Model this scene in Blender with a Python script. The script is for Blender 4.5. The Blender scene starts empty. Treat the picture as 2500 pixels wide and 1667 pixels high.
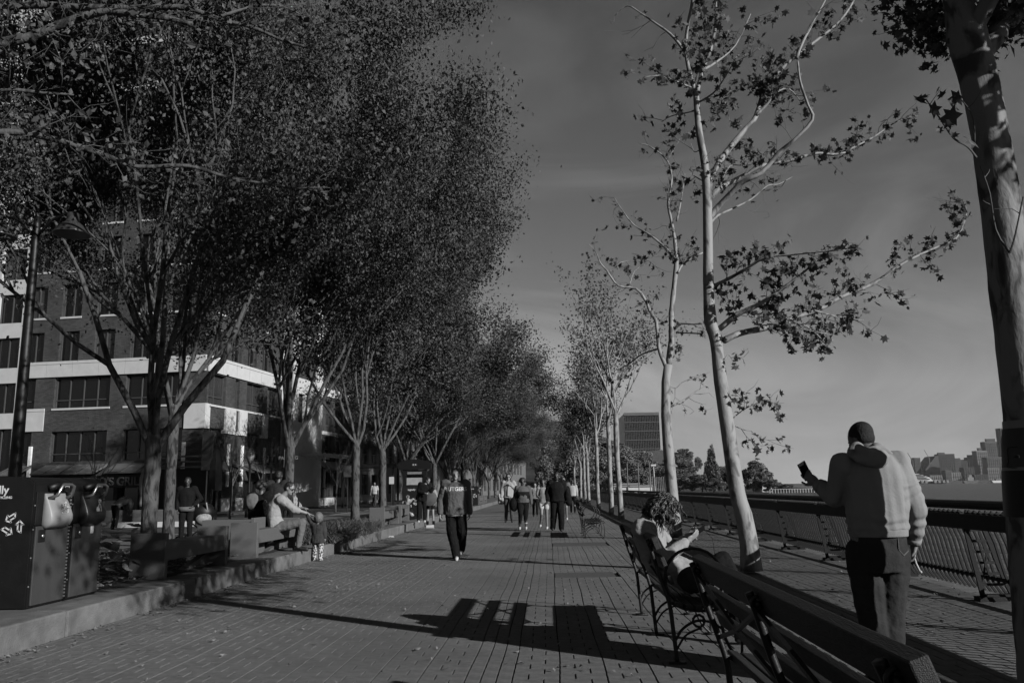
import bpy, bmesh, math, random
import numpy as np
from mathutils import Vector, Matrix, noise
from mathutils.bvhtree import BVHTree
random.seed(7)
SC = bpy.context.scene
COL = SC.collection
V = Vector
# ------------------------------------------------------------------ camera
EYE = V((0, 0, 1.34)); FPX = 2000.0
def cam_axes():
    d1 = V((90, -357, -FPX)); d2 = d1 + V((1000, 18, 0))
    up = d2.cross(d1); up = up if up.y > 0 else -up
    up.normalize(); yy = d1.normalized(); xx = yy.cross(up).normalized()
    return xx, yy, up
_x, _y, _z = cam_axes()                       # world axes written in camera coordinates
ROT = Matrix((_x, _y, _z))                    # camera -> world
cam = bpy.data.cameras.new('camera'); camo = bpy.data.objects.new('camera', cam); COL.objects.link(camo)
cam.sensor_width = 36; cam.lens = FPX / 2500 * 36; cam.clip_start = 0.05; cam.clip_end = 12000
camo.matrix_world = Matrix.Translation(EYE) @ ROT.to_4x4()
SC.camera = camo
def ray(px, py): return (ROT @ V((px - 1250, 833.5 - py, -FPX)))
def at(px, py, Y):                            # point at forward distance Y seen at photo position (px, py)
    d = ray(px, py); return EYE + d * (Y / d.y)
def gnd(px, py, z=0.0):
    d = ray(px, py); return EYE + d * ((z - EYE.z) / d.z)
# ------------------------------------------------------------------ light
SUN_EL = math.radians(21.5); SX, SY = 0.802, -0.597
w = bpy.data.worlds.new('World'); SC.world = w; w.use_nodes = True
nt = w.node_tree; nt.nodes.clear(); N = nt.nodes.new; LK = nt.links.new
out = N('ShaderNodeOutputWorld'); bg = N('ShaderNodeBackground'); sky = N('ShaderNodeTexSky')
sky.sky_type = 'NISHITA'; sky.sun_disc = False; sky.sun_elevation = SUN_EL
sky.sun_rotation = math.atan2(SX, SY); sky.altitude = 0; sky.air_density = 1.0; sky.dust_density = 0.6; sky.ozone_density = 1.0
sep = N('ShaderNodeSeparateColor'); LK(sky.outputs[0], sep.inputs[0])      # red-filter black and white sky
gam = N('ShaderNodeMath'); gam.operation = 'POWER'; gam.inputs[1].default_value = 1.05; mn = N('ShaderNodeMath'); mn.operation = 'MINIMUM'; mn.inputs[1].default_value = 3.4; LK(sep.outputs[0], mn.inputs[0]); LK(mn.outputs[0], gam.inputs[0])
tc = N('ShaderNodeTexCoord'); mp = N('ShaderNodeMapping'); mp.inputs['Rotation'].default_value = (0.0, 0.35, 0.25); mp.inputs['Scale'].default_value = (1.1, 1.2, 3.4)
LK(tc.outputs['Generated'], mp.inputs[0])
nz = N('ShaderNodeTexNoise'); nz.inputs['Scale'].default_value = 1.6; nz.inputs['Detail'].default_value = 7; nz.inputs['Roughness'].default_value = 0.55; nz.inputs['Distortion'].default_value = 2.2
LK(mp.outputs[0], nz.inputs[0])
cr = N('ShaderNodeMapRange'); cr.inputs[1].default_value = 0.46; cr.inputs[2].default_value = 0.80; cr.inputs[3].default_value = 0.0; cr.inputs[4].default_value = 0.62
LK(nz.outputs[0], cr.inputs[0])
mul = N('ShaderNodeMath'); mul.operation = 'MULTIPLY_ADD'; LK(gam.outputs[0], mul.inputs[0]); LK(cr.outputs[0], mul.inputs[1]); LK(gam.outputs[0], mul.inputs[2])
SKYM = N('ShaderNodeMath'); SKYM.operation = 'MULTIPLY'; SKYM.inputs[1].default_value = 0.66; LK(mul.outputs[0], SKYM.inputs[0])
LK(SKYM.outputs[0], bg.inputs[0]); bg.inputs[1].default_value = 0.05; LK(bg.outputs[0], out.inputs[0])
sl = bpy.data.lights.new('sun', 'SUN'); sl.energy = 5.0; sl.angle = math.radians(0.5); sl.color = (1, 1, 1)
so = bpy.data.objects.new('sun', sl); COL.objects.link(so)
SDIR = V((SX * math.cos(SUN_EL), SY * math.cos(SUN_EL), math.sin(SUN_EL)))
so.rotation_euler = SDIR.to_track_quat('Z', 'Y').to_euler(); so.location = (20, -20, 30)
vs = SC.view_settings; vs.view_transform = 'Standard'; vs.look = 'None'; vs.gamma = 1; vs.exposure = 1.1; vs.use_curve_mapping = False
SC.render.engine = 'CYCLES'
SC.cycles.max_bounces = 5; SC.cycles.diffuse_bounces = 1; SC.cycles.glossy_bounces = 2; SC.cycles.transmission_bounces = 3; SC.cycles.transparent_max_bounces = 6
# ------------------------------------------------------------------ materials
MATS = {}
ALB = 0.47
def mat(name, lo, hi=None, scale=8, rough=0.8, bump=0.0, bscale=None, spec=0.3, metal=0.0, detail=6, stretch=(1, 1, 1), trans=0.0, emit=None, coord='Object', stain=0):
    if name in MATS: return MATS[name]
    m = bpy.data.materials.new(name); MATS[name] = m; m.use_nodes = True
    t = m.node_tree; b = t.nodes['Principled BSDF']; hi = lo if hi is None else hi; lo, hi = lo * ALB, hi * ALB
    b.inputs['Roughness'].default_value = rough; b.inputs['Metallic'].default_value = metal
    b.inputs['Specular IOR Level'].default_value = spec
    tcn = t.nodes.new('ShaderNodeTexCoord'); mpn = t.nodes.new('ShaderNodeMapping'); mpn.inputs['Scale'].default_value = stretch
    t.links.new(tcn.outputs[coord], mpn.inputs[0])
    n = t.nodes.new('ShaderNodeTexNoise'); n.inputs['Scale'].default_value = scale; n.inputs['Detail'].default_value = detail; n.inputs['Roughness'].default_value = 0.6
    t.links.new(mpn.outputs[0], n.inputs[0])
    r = t.nodes.new('ShaderNodeMapRange'); r.inputs[1].default_value = 0.3; r.inputs[2].default_value = 0.7; r.inputs[3].default_value = lo; r.inputs[4].default_value = hi
    t.links.new(n.outputs[0], r.inputs[0]); t.links.new(r.outputs[0], b.inputs['Base Color'])
    if stain:
        n3 = t.nodes.new('ShaderNodeTexNoise'); n3.inputs['Scale'].default_value = stain; n3.inputs['Detail'].default_value = 9; n3.inputs['Roughness'].default_value = .7; t.links.new(mpn.outputs[0], n3.inputs[0])
        r3 = t.nodes.new('ShaderNodeMapRange'); r3.inputs[1].default_value = .35; r3.inputs[2].default_value = .65; r3.inputs[3].default_value = .72; r3.inputs[4].default_value = 1.15; t.links.new(n3.outputs[0], r3.inputs[0])
        mm = t.nodes.new('ShaderNodeMath'); mm.operation = 'MULTIPLY'; t.links.new(r.outputs[0], mm.inputs[0]); t.links.new(r3.outputs[0], mm.inputs[1]); t.links.new(mm.outputs[0], b.inputs['Base Color'])
    if bump:
        n2 = t.nodes.new('ShaderNodeTexNoise'); n2.inputs['Scale'].default_value = bscale or scale * 4; n2.inputs['Detail'].default_value = 8
        t.links.new(mpn.outputs[0], n2.inputs[0])
        bp = t.nodes.new('ShaderNodeBump'); bp.inputs['Strength'].default_value = bump; bp.inputs['Distance'].default_value = 0.02
        t.links.new(n2.outputs[0], bp.inputs['Height']); t.links.new(bp.outputs[0], b.inputs['Normal'])
    if trans:
        o = t.nodes['Material Output']; tr = t.nodes.new('ShaderNodeBsdfTranslucent'); mx = t.nodes.new('ShaderNodeMixShader'); mx.inputs[0].default_value = trans
        t.links.new(r.outputs[0], tr.inputs[0]); t.links.new(b.outputs[0], mx.inputs[1]); t.links.new(tr.outputs[0], mx.inputs[2]); t.links.new(mx.outputs[0], o.inputs[0])
    if emit:
        b.inputs['Emission Color'].default_value = (1, 1, 1, 1); b.inputs['Emission Strength'].default_value = emit
    m['lo'] = lo
    return m
def bark_mat(name, lo, hi, plate=9.0, rough=0.75, bump=0.35):
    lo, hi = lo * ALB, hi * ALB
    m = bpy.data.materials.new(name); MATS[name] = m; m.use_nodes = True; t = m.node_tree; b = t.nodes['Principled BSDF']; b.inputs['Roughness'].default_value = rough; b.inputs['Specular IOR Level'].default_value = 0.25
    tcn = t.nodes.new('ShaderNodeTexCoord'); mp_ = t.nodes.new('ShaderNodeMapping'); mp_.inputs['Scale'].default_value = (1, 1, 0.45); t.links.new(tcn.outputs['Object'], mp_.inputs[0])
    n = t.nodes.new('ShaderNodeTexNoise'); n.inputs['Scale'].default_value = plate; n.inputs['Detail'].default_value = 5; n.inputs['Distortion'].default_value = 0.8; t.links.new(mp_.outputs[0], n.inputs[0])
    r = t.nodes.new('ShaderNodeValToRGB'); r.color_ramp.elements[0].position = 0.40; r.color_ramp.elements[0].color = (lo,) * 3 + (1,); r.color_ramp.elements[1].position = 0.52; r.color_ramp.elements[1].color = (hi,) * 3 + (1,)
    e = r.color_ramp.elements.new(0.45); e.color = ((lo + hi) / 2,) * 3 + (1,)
    t.links.new(n.outputs[0], r.inputs[0]); t.links.new(r.outputs[0], b.inputs['Base Color'])
    n2 = t.nodes.new('ShaderNodeTexNoise'); n2.inputs['Scale'].default_value = plate * 3; n2.inputs['Detail'].default_value = 8; t.links.new(mp_.outputs[0], n2.inputs[0])
    ad = t.nodes.new('ShaderNodeMath'); ad.operation = 'MULTIPLY_ADD'; ad.inputs[1].default_value = 0.5; t.links.new(n2.outputs[0], ad.inputs[0]); t.links.new(n.outputs[0], ad.inputs[2])
    bp = t.nodes.new('ShaderNodeBump'); bp.inputs['Strength'].default_value = bump; bp.inputs['Distance'].default_value = 0.03; t.links.new(ad.outputs[0], bp.inputs['Height']); t.links.new(bp.outputs[0], b.inputs['Normal'])
    return m
def brick_mat(name, c1, c2, mortar, wx=0.21, hz=0.07):
    c1, c2, mortar = c1 * ALB, c2 * ALB, mortar * ALB
    m = bpy.data.materials.new(name); MATS[name] = m; m.use_nodes = True; t = m.node_tree; b = t.nodes['Principled BSDF']; b.inputs['Roughness'].default_value = 0.9; b.inputs['Specular IOR Level'].default_value = 0.1
    tcn = t.nodes.new('ShaderNodeTexCoord'); s_ = t.nodes.new('ShaderNodeSeparateXYZ'); t.links.new(tcn.outputs['Object'], s_.inputs[0])
    a_ = t.nodes.new('ShaderNodeMath'); a_.operation = 'ADD'; t.links.new(s_.outputs[0], a_.inputs[0]); t.links.new(s_.outputs[1], a_.inputs[1])
    c_ = t.nodes.new('ShaderNodeCombineXYZ'); t.links.new(a_.outputs[0], c_.inputs[0]); t.links.new(s_.outputs[2], c_.inputs[1])
    br = t.nodes.new('ShaderNodeTexBrick'); br.inputs['Scale'].default_value = 1.0; br.inputs['Brick Width'].default_value = wx; br.inputs['Row Height'].default_value = hz; br.inputs['Mortar Size'].default_value = 0.007; br.inputs['Mortar Smooth'].default_value = 0.1
    br.inputs['Color1'].default_value = (c1,) * 3 + (1,); br.inputs['Color2'].default_value = (c2,) * 3 + (1,); br.inputs['Mortar'].default_value = (mortar,) * 3 + (1,)
    t.links.new(c_.outputs[0], br.inputs['Vector']); 
    n = t.nodes.new('ShaderNodeTexNoise'); n.inputs['Scale'].default_value = 0.6; n.inputs['Detail'].default_value = 6; t.links.new(tcn.outputs['Object'], n.inputs[0])
    mr = t.nodes.new('ShaderNodeMapRange'); mr.inputs[1].default_value = 0.3; mr.inputs[2].default_value = 0.7; mr.inputs[3].default_value = 0.8; mr.inputs[4].default_value = 1.2; t.links.new(n.outputs[0], mr.inputs[0])
    vm = t.nodes.new('ShaderNodeVectorMath'); vm.operation = 'SCALE'; t.links.new(br.outputs['Color'], vm.inputs[0]); t.links.new(mr.outputs[0], vm.inputs['Scale']); t.links.new(vm.outputs[0], b.inputs['Base Color'])
    bp = t.nodes.new('ShaderNodeBump'); bp.invert = True; bp.inputs['Strength'].default_value = 0.6; bp.inputs['Distance'].default_value = 0.01; t.links.new(br.outputs['Fac'], bp.inputs['Height']); t.links.new(bp.outputs[0], b.inputs['Normal'])
    return m
# ------------------------------------------------------------------ mesh helpers
def link(o, parent=None, kind=None):
    COL.objects.link(o)
    if parent is not None: o.parent = parent
    if kind: o['kind'] = kind
    return o
def tag(o, label, cat, group=None, kind=None):
    o['label'] = label; o['category'] = cat
    if group: o['group'] = group
    if kind: o['kind'] = kind
    return o
def empty(name, loc, label, cat, group=None, rz=0):
    o = bpy.data.objects.new(name, None); COL.objects.link(o); o.location = loc; o.rotation_euler = (0, 0, rz); o.empty_display_size = 0.2
    return tag(o, label, cat, group)
def mesh_np(name, verts, faces, material, parent=None, smooth=False, origin=None):
    # faces: (M,k) int array, all the same k
    verts = np.asarray(verts, dtype=np.float32).reshape(-1, 3); faces = np.asarray(faces, dtype=np.int32)
    if origin is not None: verts = verts - np.array(origin, dtype=np.float32)
    me = bpy.data.meshes.new(name); k = faces.shape[1]; M = len(faces)
    me.vertices.add(len(verts)); me.vertices.foreach_set('co', verts.ravel())
    me.loops.add(M * k); me.loops.foreach_set('vertex_index', faces.ravel())
    me.polygons.add(M); me.polygons.foreach_set('loop_start', np.arange(0, M * k, k, dtype=np.int32)); me.polygons.foreach_set('loop_total', np.full(M, k, dtype=np.int32))
    me.polygons.foreach_set('use_smooth', np.full(M, bool(smooth), dtype=bool))
    me.update(calc_edges=True); me.materials.append(material)
    o = bpy.data.objects.new(name, me); return link(o, parent)
class MB:
    def __init__(s): s.v = []; s.f = []
    def box(s, c, size, rot=None):
        hx, hy, hz = size[0] / 2, size[1] / 2, size[2] / 2; b = len(s.v); c = V(c)
        for z in (-hz, hz):
            for x, y in ((-hx, -hy), (hx, -hy), (hx, hy), (-hx, hy)):
                p = V((x, y, z)); p = rot @ p if rot is not None else p; s.v.append(tuple(p + c))
        for q in ((0, 3, 2, 1), (4, 5, 6, 7), (0, 1, 5, 4), (1, 2, 6, 5), (2, 3, 7, 6), (3, 0, 4, 7)): s.f.append(tuple(b + i for i in q))
        return s
    def bb(s, x0, x1, y0, y1, z0, z1): return s.box(((x0 + x1) / 2, (y0 + y1) / 2, (z0 + z1) / 2), (abs(x1 - x0), abs(y1 - y0), abs(z1 - z0)))
    def bevbox(s, x0, x1, y0, y1, z0, z1, b=0.01):
        # box with chamfered edges
        bm = bmesh.new(); bmesh.ops.create_cube(bm, size=1)
        for v in bm.verts: v.co = V(((x0 + x1) / 2 + v.co.x * (x1 - x0), (y0 + y1) / 2 + v.co.y * (y1 - y0), (z0 + z1) / 2 + v.co.z * (z1 - z0)))
        bmesh.ops.bevel(bm, geom=bm.edges[:], offset=b, segments=2, affect='EDGES', profile=0.5)
        base = len(s.v); bm.verts.index_update()
        for v in bm.verts: s.v.append(tuple(v.co))
        for f in bm.faces: s.f.append(tuple(base + v.index for v in f.verts))
        bm.free(); return s
    def tube(s, pts, rad, n=8, flat=None, ref=None, caps=True):
        pts = [V(p) for p in pts]
        if not hasattr(rad, '__len__'): rad = [rad] * len(pts)
        base = len(s.v); prev = None
        for i, p in enumerate(pts):
            t = (pts[min(i + 1, len(pts) - 1)] - pts[max(i - 1, 0)])
            t = t.normalized() if t.length > 1e-9 else V((0, 0, 1))
            if prev is None:
                r0 = V(ref) if ref is not None else (V((0, 1, 0)) if abs(t.y) < 0.9 else V((1, 0, 0)))
                a = (r0 - t * r0.dot(t)).normalized()
            else:
                a = (prev - t * prev.dot(t)); a = a.normalized() if a.length > 1e-6 else prev
            prev = a; b = t.cross(a); ra = rad[i]; rb = rad[i] if flat is None else rad[i] * flat
            for k in range(n):
                th = 2 * math.pi * (k + (0.5 if n == 4 else 0)) / n
                s.v.append(tuple(p + a * (math.cos(th) * ra) + b * (math.sin(th) * rb)))
        for i in range(len(pts) - 1):
            for k in range(n):
                k2 = (k + 1) % n; o = base + i * n
                s.f.append((o + k, o + k2, o + n + k2, o + n + k))
        if caps:
            s.f.append(tuple(base + k for k in reversed(range(n)))); o = base + (len(pts) - 1) * n; s.f.append(tuple(o + k for k in range(n)))
        return s
    def cap(s, p0, p1, r0, r1, n=10):     # capsule with round ends
        p0, p1 = V(p0), V(p1); t = (p1 - p0); L = t.length
        t = t / L if L > 1e-6 else V((0, 0, 1))
        pts = []; rr = []
        for k in range(4):
            a = math.pi / 2 * (k / 4.0) ; pts.append(p0 - t * (r0 * math.cos(a))); rr.append(max(r0 * math.sin(a), r0 * 0.05))
        pts.append(p0); rr.append(r0); pts.append(p1); rr.append(r1)
        for k in range(3, -1, -1):
            a = math.pi / 2 * (k / 4.0); pts.append(p1 + t * (r1 * math.cos(a))); rr.append(max(r1 * math.sin(a), r1 * 0.05))
        return s.tube(pts, rr, n)
    def chain(s, pts, rad, n=12):
        for i in range(len(pts) - 1): s.cap(pts[i], pts[i + 1], rad[i], rad[i + 1], n)
        return s
    def ell(s, c, r, rot=None, n=14, m=9):
        base = len(s.v); c = V(c)
        for i in range(1, m):
            ph = math.pi * i / m
            for k in range(n):
                th = 2 * math.pi * k / n; p = V((r[0] * math.sin(ph) * math.cos(th), r[1] * math.sin(ph) * math.sin(th), r[2] * math.cos(ph)))
                s.v.append(tuple(c + (rot @ p if rot is not None else p)))
        top = len(s.v); p = V((0, 0, r[2])); s.v.append(tuple(c + (rot @ p if rot is not None else p))); s.v.append(tuple(c - (rot @ p if rot is not None else p)))
        for i in range(m - 2):
            for k in range(n):
                k2 = (k + 1) % n; o = base + i * n; s.f.append((o + k, o + n + k, o + n + k2, o + k2))
        for k in range(n):
            k2 = (k + 1) % n; s.f.append((base + k, base + k2, top)); o = base + (m - 2) * n; s.f.append((o + k2, o + k, top + 1))
        return s
    def loft(s, rings, n=20, sq=2.3):     # rings: (centre, axis a*ra, axis b*rb); superellipse section
        base = len(s.v)
        for c, a, b in rings:
            for k in range(n):
                th = 2 * math.pi * k / n; ct, st = math.cos(th), math.sin(th)
                x = math.copysign(abs(ct) ** (2 / sq), ct); y = math.copysign(abs(st) ** (2 / sq), st)
                s.v.append(tuple(V(c) + V(a) * x + V(b) * y))
        for i in range(len(rings) - 1):
            for k in range(n):
                k2 = (k + 1) % n; o = base + i * n; s.f.append((o + k, o + k2, o + n + k2, o + n + k))
        s.f.append(tuple(base + k for k in reversed(range(n)))); o = base + (len(rings) - 1) * n; s.f.append(tuple(o + k for k in range(n)))
        return s
    def prism(s, poly, z0, z1, fr=None):  # poly in 2D, extruded; fr maps (x,y,z)->V
        fr = fr or (lambda x, y, z: V((x, y, z))); b = len(s.v); n = len(poly)
        for z in (z0, z1):
            for x, y in poly: s.v.append(tuple(fr(x, y, z)))
        s.f.append(tuple(b + i for i in reversed(range(n)))); s.f.append(tuple(b + n + i for i in range(n)))
        for i in range(n): j = (i + 1) % n; s.f.append((b + i, b + j, b + n + j, b + n + i))
        return s
    def stroke(s, pts, w_, fr, z0=0.0, z1=0.003, closed=False):   # flat ribbon of 2D points
        pts = list(pts) + ([pts[0]] if closed else [])
        for (x0, y0), (x1, y1) in zip(pts[:-1], pts[1:]):
            dx, dy = x1 - x0, y1 - y0; L = math.hypot(dx, dy) or 1; nx, ny = -dy / L * w_ / 2, dx / L * w_ / 2; ex, ey = dx / L * w_ * 0.4, dy / L * w_ * 0.4
            s.prism([(x0 + nx - ex, y0 + ny - ey), (x0 - nx - ex, y0 - ny - ey), (x1 - nx + ex, y1 - ny + ey), (x1 + nx + ex, y1 + ny + ey)], z0, z1, fr)
        return s
    def mesh(s, name, material, smooth=False, origin=None):
        me = bpy.data.meshes.new(name); vv = s.v
        if origin is not None: o = V(origin); vv = [(a[0] - o.x, a[1] - o.y, a[2] - o.z) for a in vv]
        me.from_pydata(vv, [], s.f); me.update()
        if material: me.materials.append(material)
        if smooth: me.polygons.foreach_set('use_smooth', [True] * len(me.polygons))
        return me
    def build(s, name, material, parent=None, smooth=False, origin=None, loc=None, kind=None):
        # vertices are given in world coordinates unless the parent is at the origin; origin = where the parent (or object) sits
        me = s.mesh(name, material, smooth, origin); o = bpy.data.objects.new(name, me)
        if loc is not None: o.location = loc
        return link(o, parent, kind)
    def solid(s, name, material, parent, voxel, origin=None, disp=None, smooth_it=4, kind=None):
        me0 = bpy.data.meshes.new('t'); me0.from_pydata(s.v, [], s.f); me0.update()
        bm = bmesh.new(); bm.from_mesh(me0); bmesh.ops.recalc_face_normals(bm, faces=bm.faces[:]); bm.to_mesh(me0); bm.free()
        o0 = bpy.data.objects.new('t', me0); COL.objects.link(o0)
        md = o0.modifiers.new('r', 'REMESH'); md.mode = 'VOXEL'; md.voxel_size = voxel; md.use_smooth_shade = True
        if smooth_it: sm = o0.modifiers.new('s', 'SMOOTH'); sm.iterations = smooth_it; sm.factor = 0.5
        dg = bpy.context.evaluated_depsgraph_get(); ev = o0.evaluated_get(dg); me = bpy.data.meshes.new_from_object(ev, depsgraph=dg)
        bpy.data.objects.remove(o0); bpy.data.meshes.remove(me0)
        n = len(me.vertices); co = np.empty(n * 3, dtype=np.float32); me.vertices.foreach_get('co', co); co = co.reshape(-1, 3)
        if disp:
            no = np.empty(n * 3, dtype=np.float32); me.vertices.foreach_get('normal', no); no = no.reshape(-1, 3)
            dd = np.array([disp(V(p)) for p in co], dtype=np.float32); co = co + no * dd[:, None]
        if origin is not None: co = co - np.array(origin, dtype=np.float32)
        me.vertices.foreach_set('co', co.astype(np.float32).ravel()); me.update(); me.materials.clear(); me.materials.append(material)
        me.polygons.foreach_set('use_smooth', [True] * len(me.polygons)); me.name = name
        o = bpy.data.objects.new(name, me); return link(o, parent, kind)
def text_mesh(s, size, depth=0.0, font_scale_x=1.0):
    cu = bpy.data.curves.new('txt', 'FONT'); cu.body = s; cu.size = size; cu.align_x = 'CENTER'; cu.align_y = 'CENTER'; cu.extrude = depth; cu.offset = size * 0.012
    o = bpy.data.objects.new('txt', cu); COL.objects.link(o); dg = bpy.context.evaluated_depsgraph_get(); me = bpy.data.meshes.new_from_object(o.evaluated_get(dg), depsgraph=dg)
    bpy.data.objects.remove(o); return me
def put_text(name, s, size, M4, material, parent=None, origin=None, depth=0.002):
    me = text_mesh(s, size, depth); me.transform(M4)
    if origin is not None: me.transform(Matrix.Translation(-V(origin)))
    me.materials.clear(); me.materials.append(material); o = bpy.data.objects.new(name, me); return link(o, parent)
def frame(o, x, y):                       # matrix whose local x,y,z axes are x, y, x cross y, at o
    x = V(x).normalized(); y = V(y).normalized(); z = x.cross(y)
    m = Matrix((x, y, z)).transposed().to_4x4(); m.translation = V(o); return m
def dup_tree(o, parent=None, **kw):
    c = o.copy(); COL.objects.link(c)
    if parent is not None: c.parent = parent
    for ch in [q for q in o.children]: dup_tree(ch, c)
    for k, v_ in kw.items(): c[k] = v_
    return c
def fnoise(p, sc): return noise.noise(V(p) * sc)
# ------------------------------------------------------------------ ground, paving, water
M_paver = mat('paver_concrete', 0.12, 0.19, 14, 0.9, 0.6, 170, 0.15, detail=12, stain=.45)
M_bed = mat('joint_sand', 0.004, 0.012, 40, 0.95, 0.3, 90, 0.05)
M_conc = mat('kerb_concrete', 0.105, 0.18, 5, 0.85, 0.5, 60, 0.2, stain=1.7)
M_plaza = mat('plaza_concrete', 0.085, 0.13, 2.5, 0.85, 0.3, 60, 0.2)
M_asph = mat('asphalt', 0.045, 0.06, 6, 0.9, 0.4, 120, 0.2)
M_soil = mat('bed_mulch', 0.012, 0.05, 30, 0.95, 0.9, 45, 0.1)
M_cover = mat('cover_concrete', 0.06, 0.085, 20, 0.85, 0.3, 120, 0.2)
def sheet(name, x0, x1, y0, y1, z, m, kind='structure'):
    return MB().bb(x0, x1, y0, y1, z - 0.3, z).build(name, m, kind=kind)
promenade = sheet('promenade_ground', -4.72, 4.42, -6, 44, -0.016, M_bed)
W = 0.1125; RH = 0.172; GAP = 0.0052
covers = [(0.05, 1.0, 12.85, 13.6), (0.05, 1.35, 19.6, 20.9), (0.05, 0.95, 4.9, 5.70)]
pv = []                                   # (xc, yc, wx, wy)
ys0, ys1 = 3.6, 44.0
nr = int((ys1 - ys0) / RH)
panels = []; x = 0.043
while x < 4.40: panels.append((x, 3 * W)); x += 3 * W
panels.append((0.043 - 3 * W, 3 * W)); xb = 0.043 - 3 * W
x = xb - 3 * W
while x > -4.75: x -= 3 * W; panels.append((x, 3 * W))
for j in range(nr):
    y = ys0 + j * RH + RH / 2
    for (x0, wd) in panels:
        cells = ((0, 2), (2, 3)) if j % 2 == 0 else ((0, 1), (1, 3))
        for a, b in cells:
            xa, xc_ = x0 + a * W, x0 + b * W
            xa = max(xa, -4.735); xc_ = min(xc_, 4.41)
            if xc_ - xa < 0.03: continue
            mx = (xa + xc_) / 2
            if any(c[0] < mx < c[1] and c[2] < y < c[3] for c in covers): continue
            pv.append((mx, y, xc_ - xa - 2 * GAP, RH - 0.0022))
yb = ys0
while yb < ys1:
    for k in range(3): pv.append((xb - 3 * W + (k + .5) * W, yb + 0.1125 + (0.06 * (k % 2)), W - 2 * GAP, 0.22))
    yb += 0.225
def wav(x, y): return 0.006 * math.sin(y * 1.1 + x * 0.7) + 0.004 * math.sin(y * 2.9 + x * 1.9)
def zw(x, y): return 0.003 * noise.noise(V((x * 0.5, y * 0.35, 3)))
rp = random.Random(3)
def seen(x, y):
    px = 1340 + x * 2000 / y; py = 1190 + 1.34 * 2000 / y; return -60 < px < 2560 and py < 1690
idx = sorted([i for i, p in enumerate(pv) if seen(p[0], p[1])], key=lambda i: pv[i][1] + 0.2 * abs(pv[i][0]))
near = set(idx[:296]); vs_, fs_ = [], []
shared = {}
for i, (x, y, wx, wy) in enumerate(pv):
    jz = rp.uniform(-0.0005, 0.0005) + zw(x, y); tx, ty = rp.uniform(-.005, .005), 0.0; xo = wav(x, y)
    if i in near:
        key = (round(wx, 3), round(wy, 3))
        if key not in shared:
            mb = MB(); hx, hy = key[0] / 2, key[1] / 2; b_ = 0.0015
            ring = lambda e, z: [(-hx + e, -hy, z), (hx - e, -hy, z), (hx - e, hy, z), (-hx + e, hy, z)]
            mb.v = ring(0, -0.03) + ring(0, -b_) + ring(b_, 0)
            for r in (0, 4):
                for k in range(4): mb.f.append((r + k, r + (k + 1) % 4, r + 4 + (k + 1) % 4, r + 4 + k))
            mb.f.append((8, 9, 10, 11)); shared[key] = mb.mesh('paver', M_paver)
        o = bpy.data.objects.new('paver', shared[key]); o.location = (x + xo, y, jz); o.rotation_euler = (ty, tx, 0); link(o, promenade)
    elif idx is not None:
        b = len(vs_); hx, hy = wx / 2, wy / 2; bb_ = 0.0015
        for (e, z) in ((0, -0.03), (0, -bb_), (bb_, 0)):
            for sx, sy in ((-1, -1), (1, -1), (1, 1), (-1, 1)):
                X, Y = sx * (hx - e), sy * hy; vs_.append((x + xo + X, y + Y, jz + z + ty * Y - tx * X))
        for r in (0, 4):
            for k in range(4): fs_.append((b + r + k, b + r + (k + 1) % 4, b + r + 4 + (k + 1) % 4, b + r + 4 + k))
        fs_.append((b + 8, b + 9, b + 10, b + 11))
o = mesh_np('pavers', vs_, fs_, M_paver, promenade); o['kind'] = 'stuff'
for (a, b, c, d) in covers: MB().bevbox(a + .012, b - .012, c + .005, d - .005, -0.05, 0.001, 0.004).build('utility_cover', M_cover, promenade)
# far paving as a textured sheet
def far_paver_mat():
    m = brick_mat('far_paver', 0.115, 0.14, 0.05, 0.225, 0.172); t = m.node_tree
    cx = [n for n in t.nodes if n.type == 'COMBXYZ'][0]; s_ = [n for n in t.nodes if n.type == 'SEPXYZ'][0]
    t.links.new(s_.outputs[0], cx.inputs[0]); t.links.new(s_.outputs[1], cx.inputs[1]); return m
sheet('far_promenade', -4.72, 4.42, 44.001, 420, -0.002, far_paver_mat())
sheet('quay_coping', 4.425, 5.35, -6, 420, 0.0, M_conc)
MB().bb(5.351, 5.6, -6, 420, -6, -0.15).build('quay_wall', M_conc, kind='structure')
# kerb
kerb = MB().bb(-5.02, -4.78, -6, 200, -0.2, 0.20).build('kerb', M_conc, kind='structure')
y = 2.2; first = None; rk = random.Random(5)
while y < 75:
    L = 2.95
    if first is None:
        bmk = MB(); bmk.bevbox(-0.17, 0.17, 0, L, -0.04, 0.242, 0.018); first = bmk.mesh('kerb_stone', M_conc)
    o = bpy.data.objects.new('kerb_stone', first); o.location = (-4.90 + rk.uniform(-.006, .006), y, rk.uniform(-.004, .004)); o.rotation_euler = (0, 0, rk.uniform(-.002, .002)); link(o, kerb); y += L + 0.035
sheet('plaza_paving', -10.5, -5.071, -6, 420, 0.235, M_plaza)
sheet('street', -18.5, -10.501, -6, 420, 0.10, M_asph)
sheet('pavement', -60, -18.501, -6, 420, 0.22, M_plaza)
MB().bb(-10.66, -10.502, -6, 200, -0.1, 0.248).build('street_kerb', M_conc, kind='structure')
MB().bb(-18.66, -18.502, -6, 200, -0.1, 0.236).build('street_kerb', M_conc, kind='structure')
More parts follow.
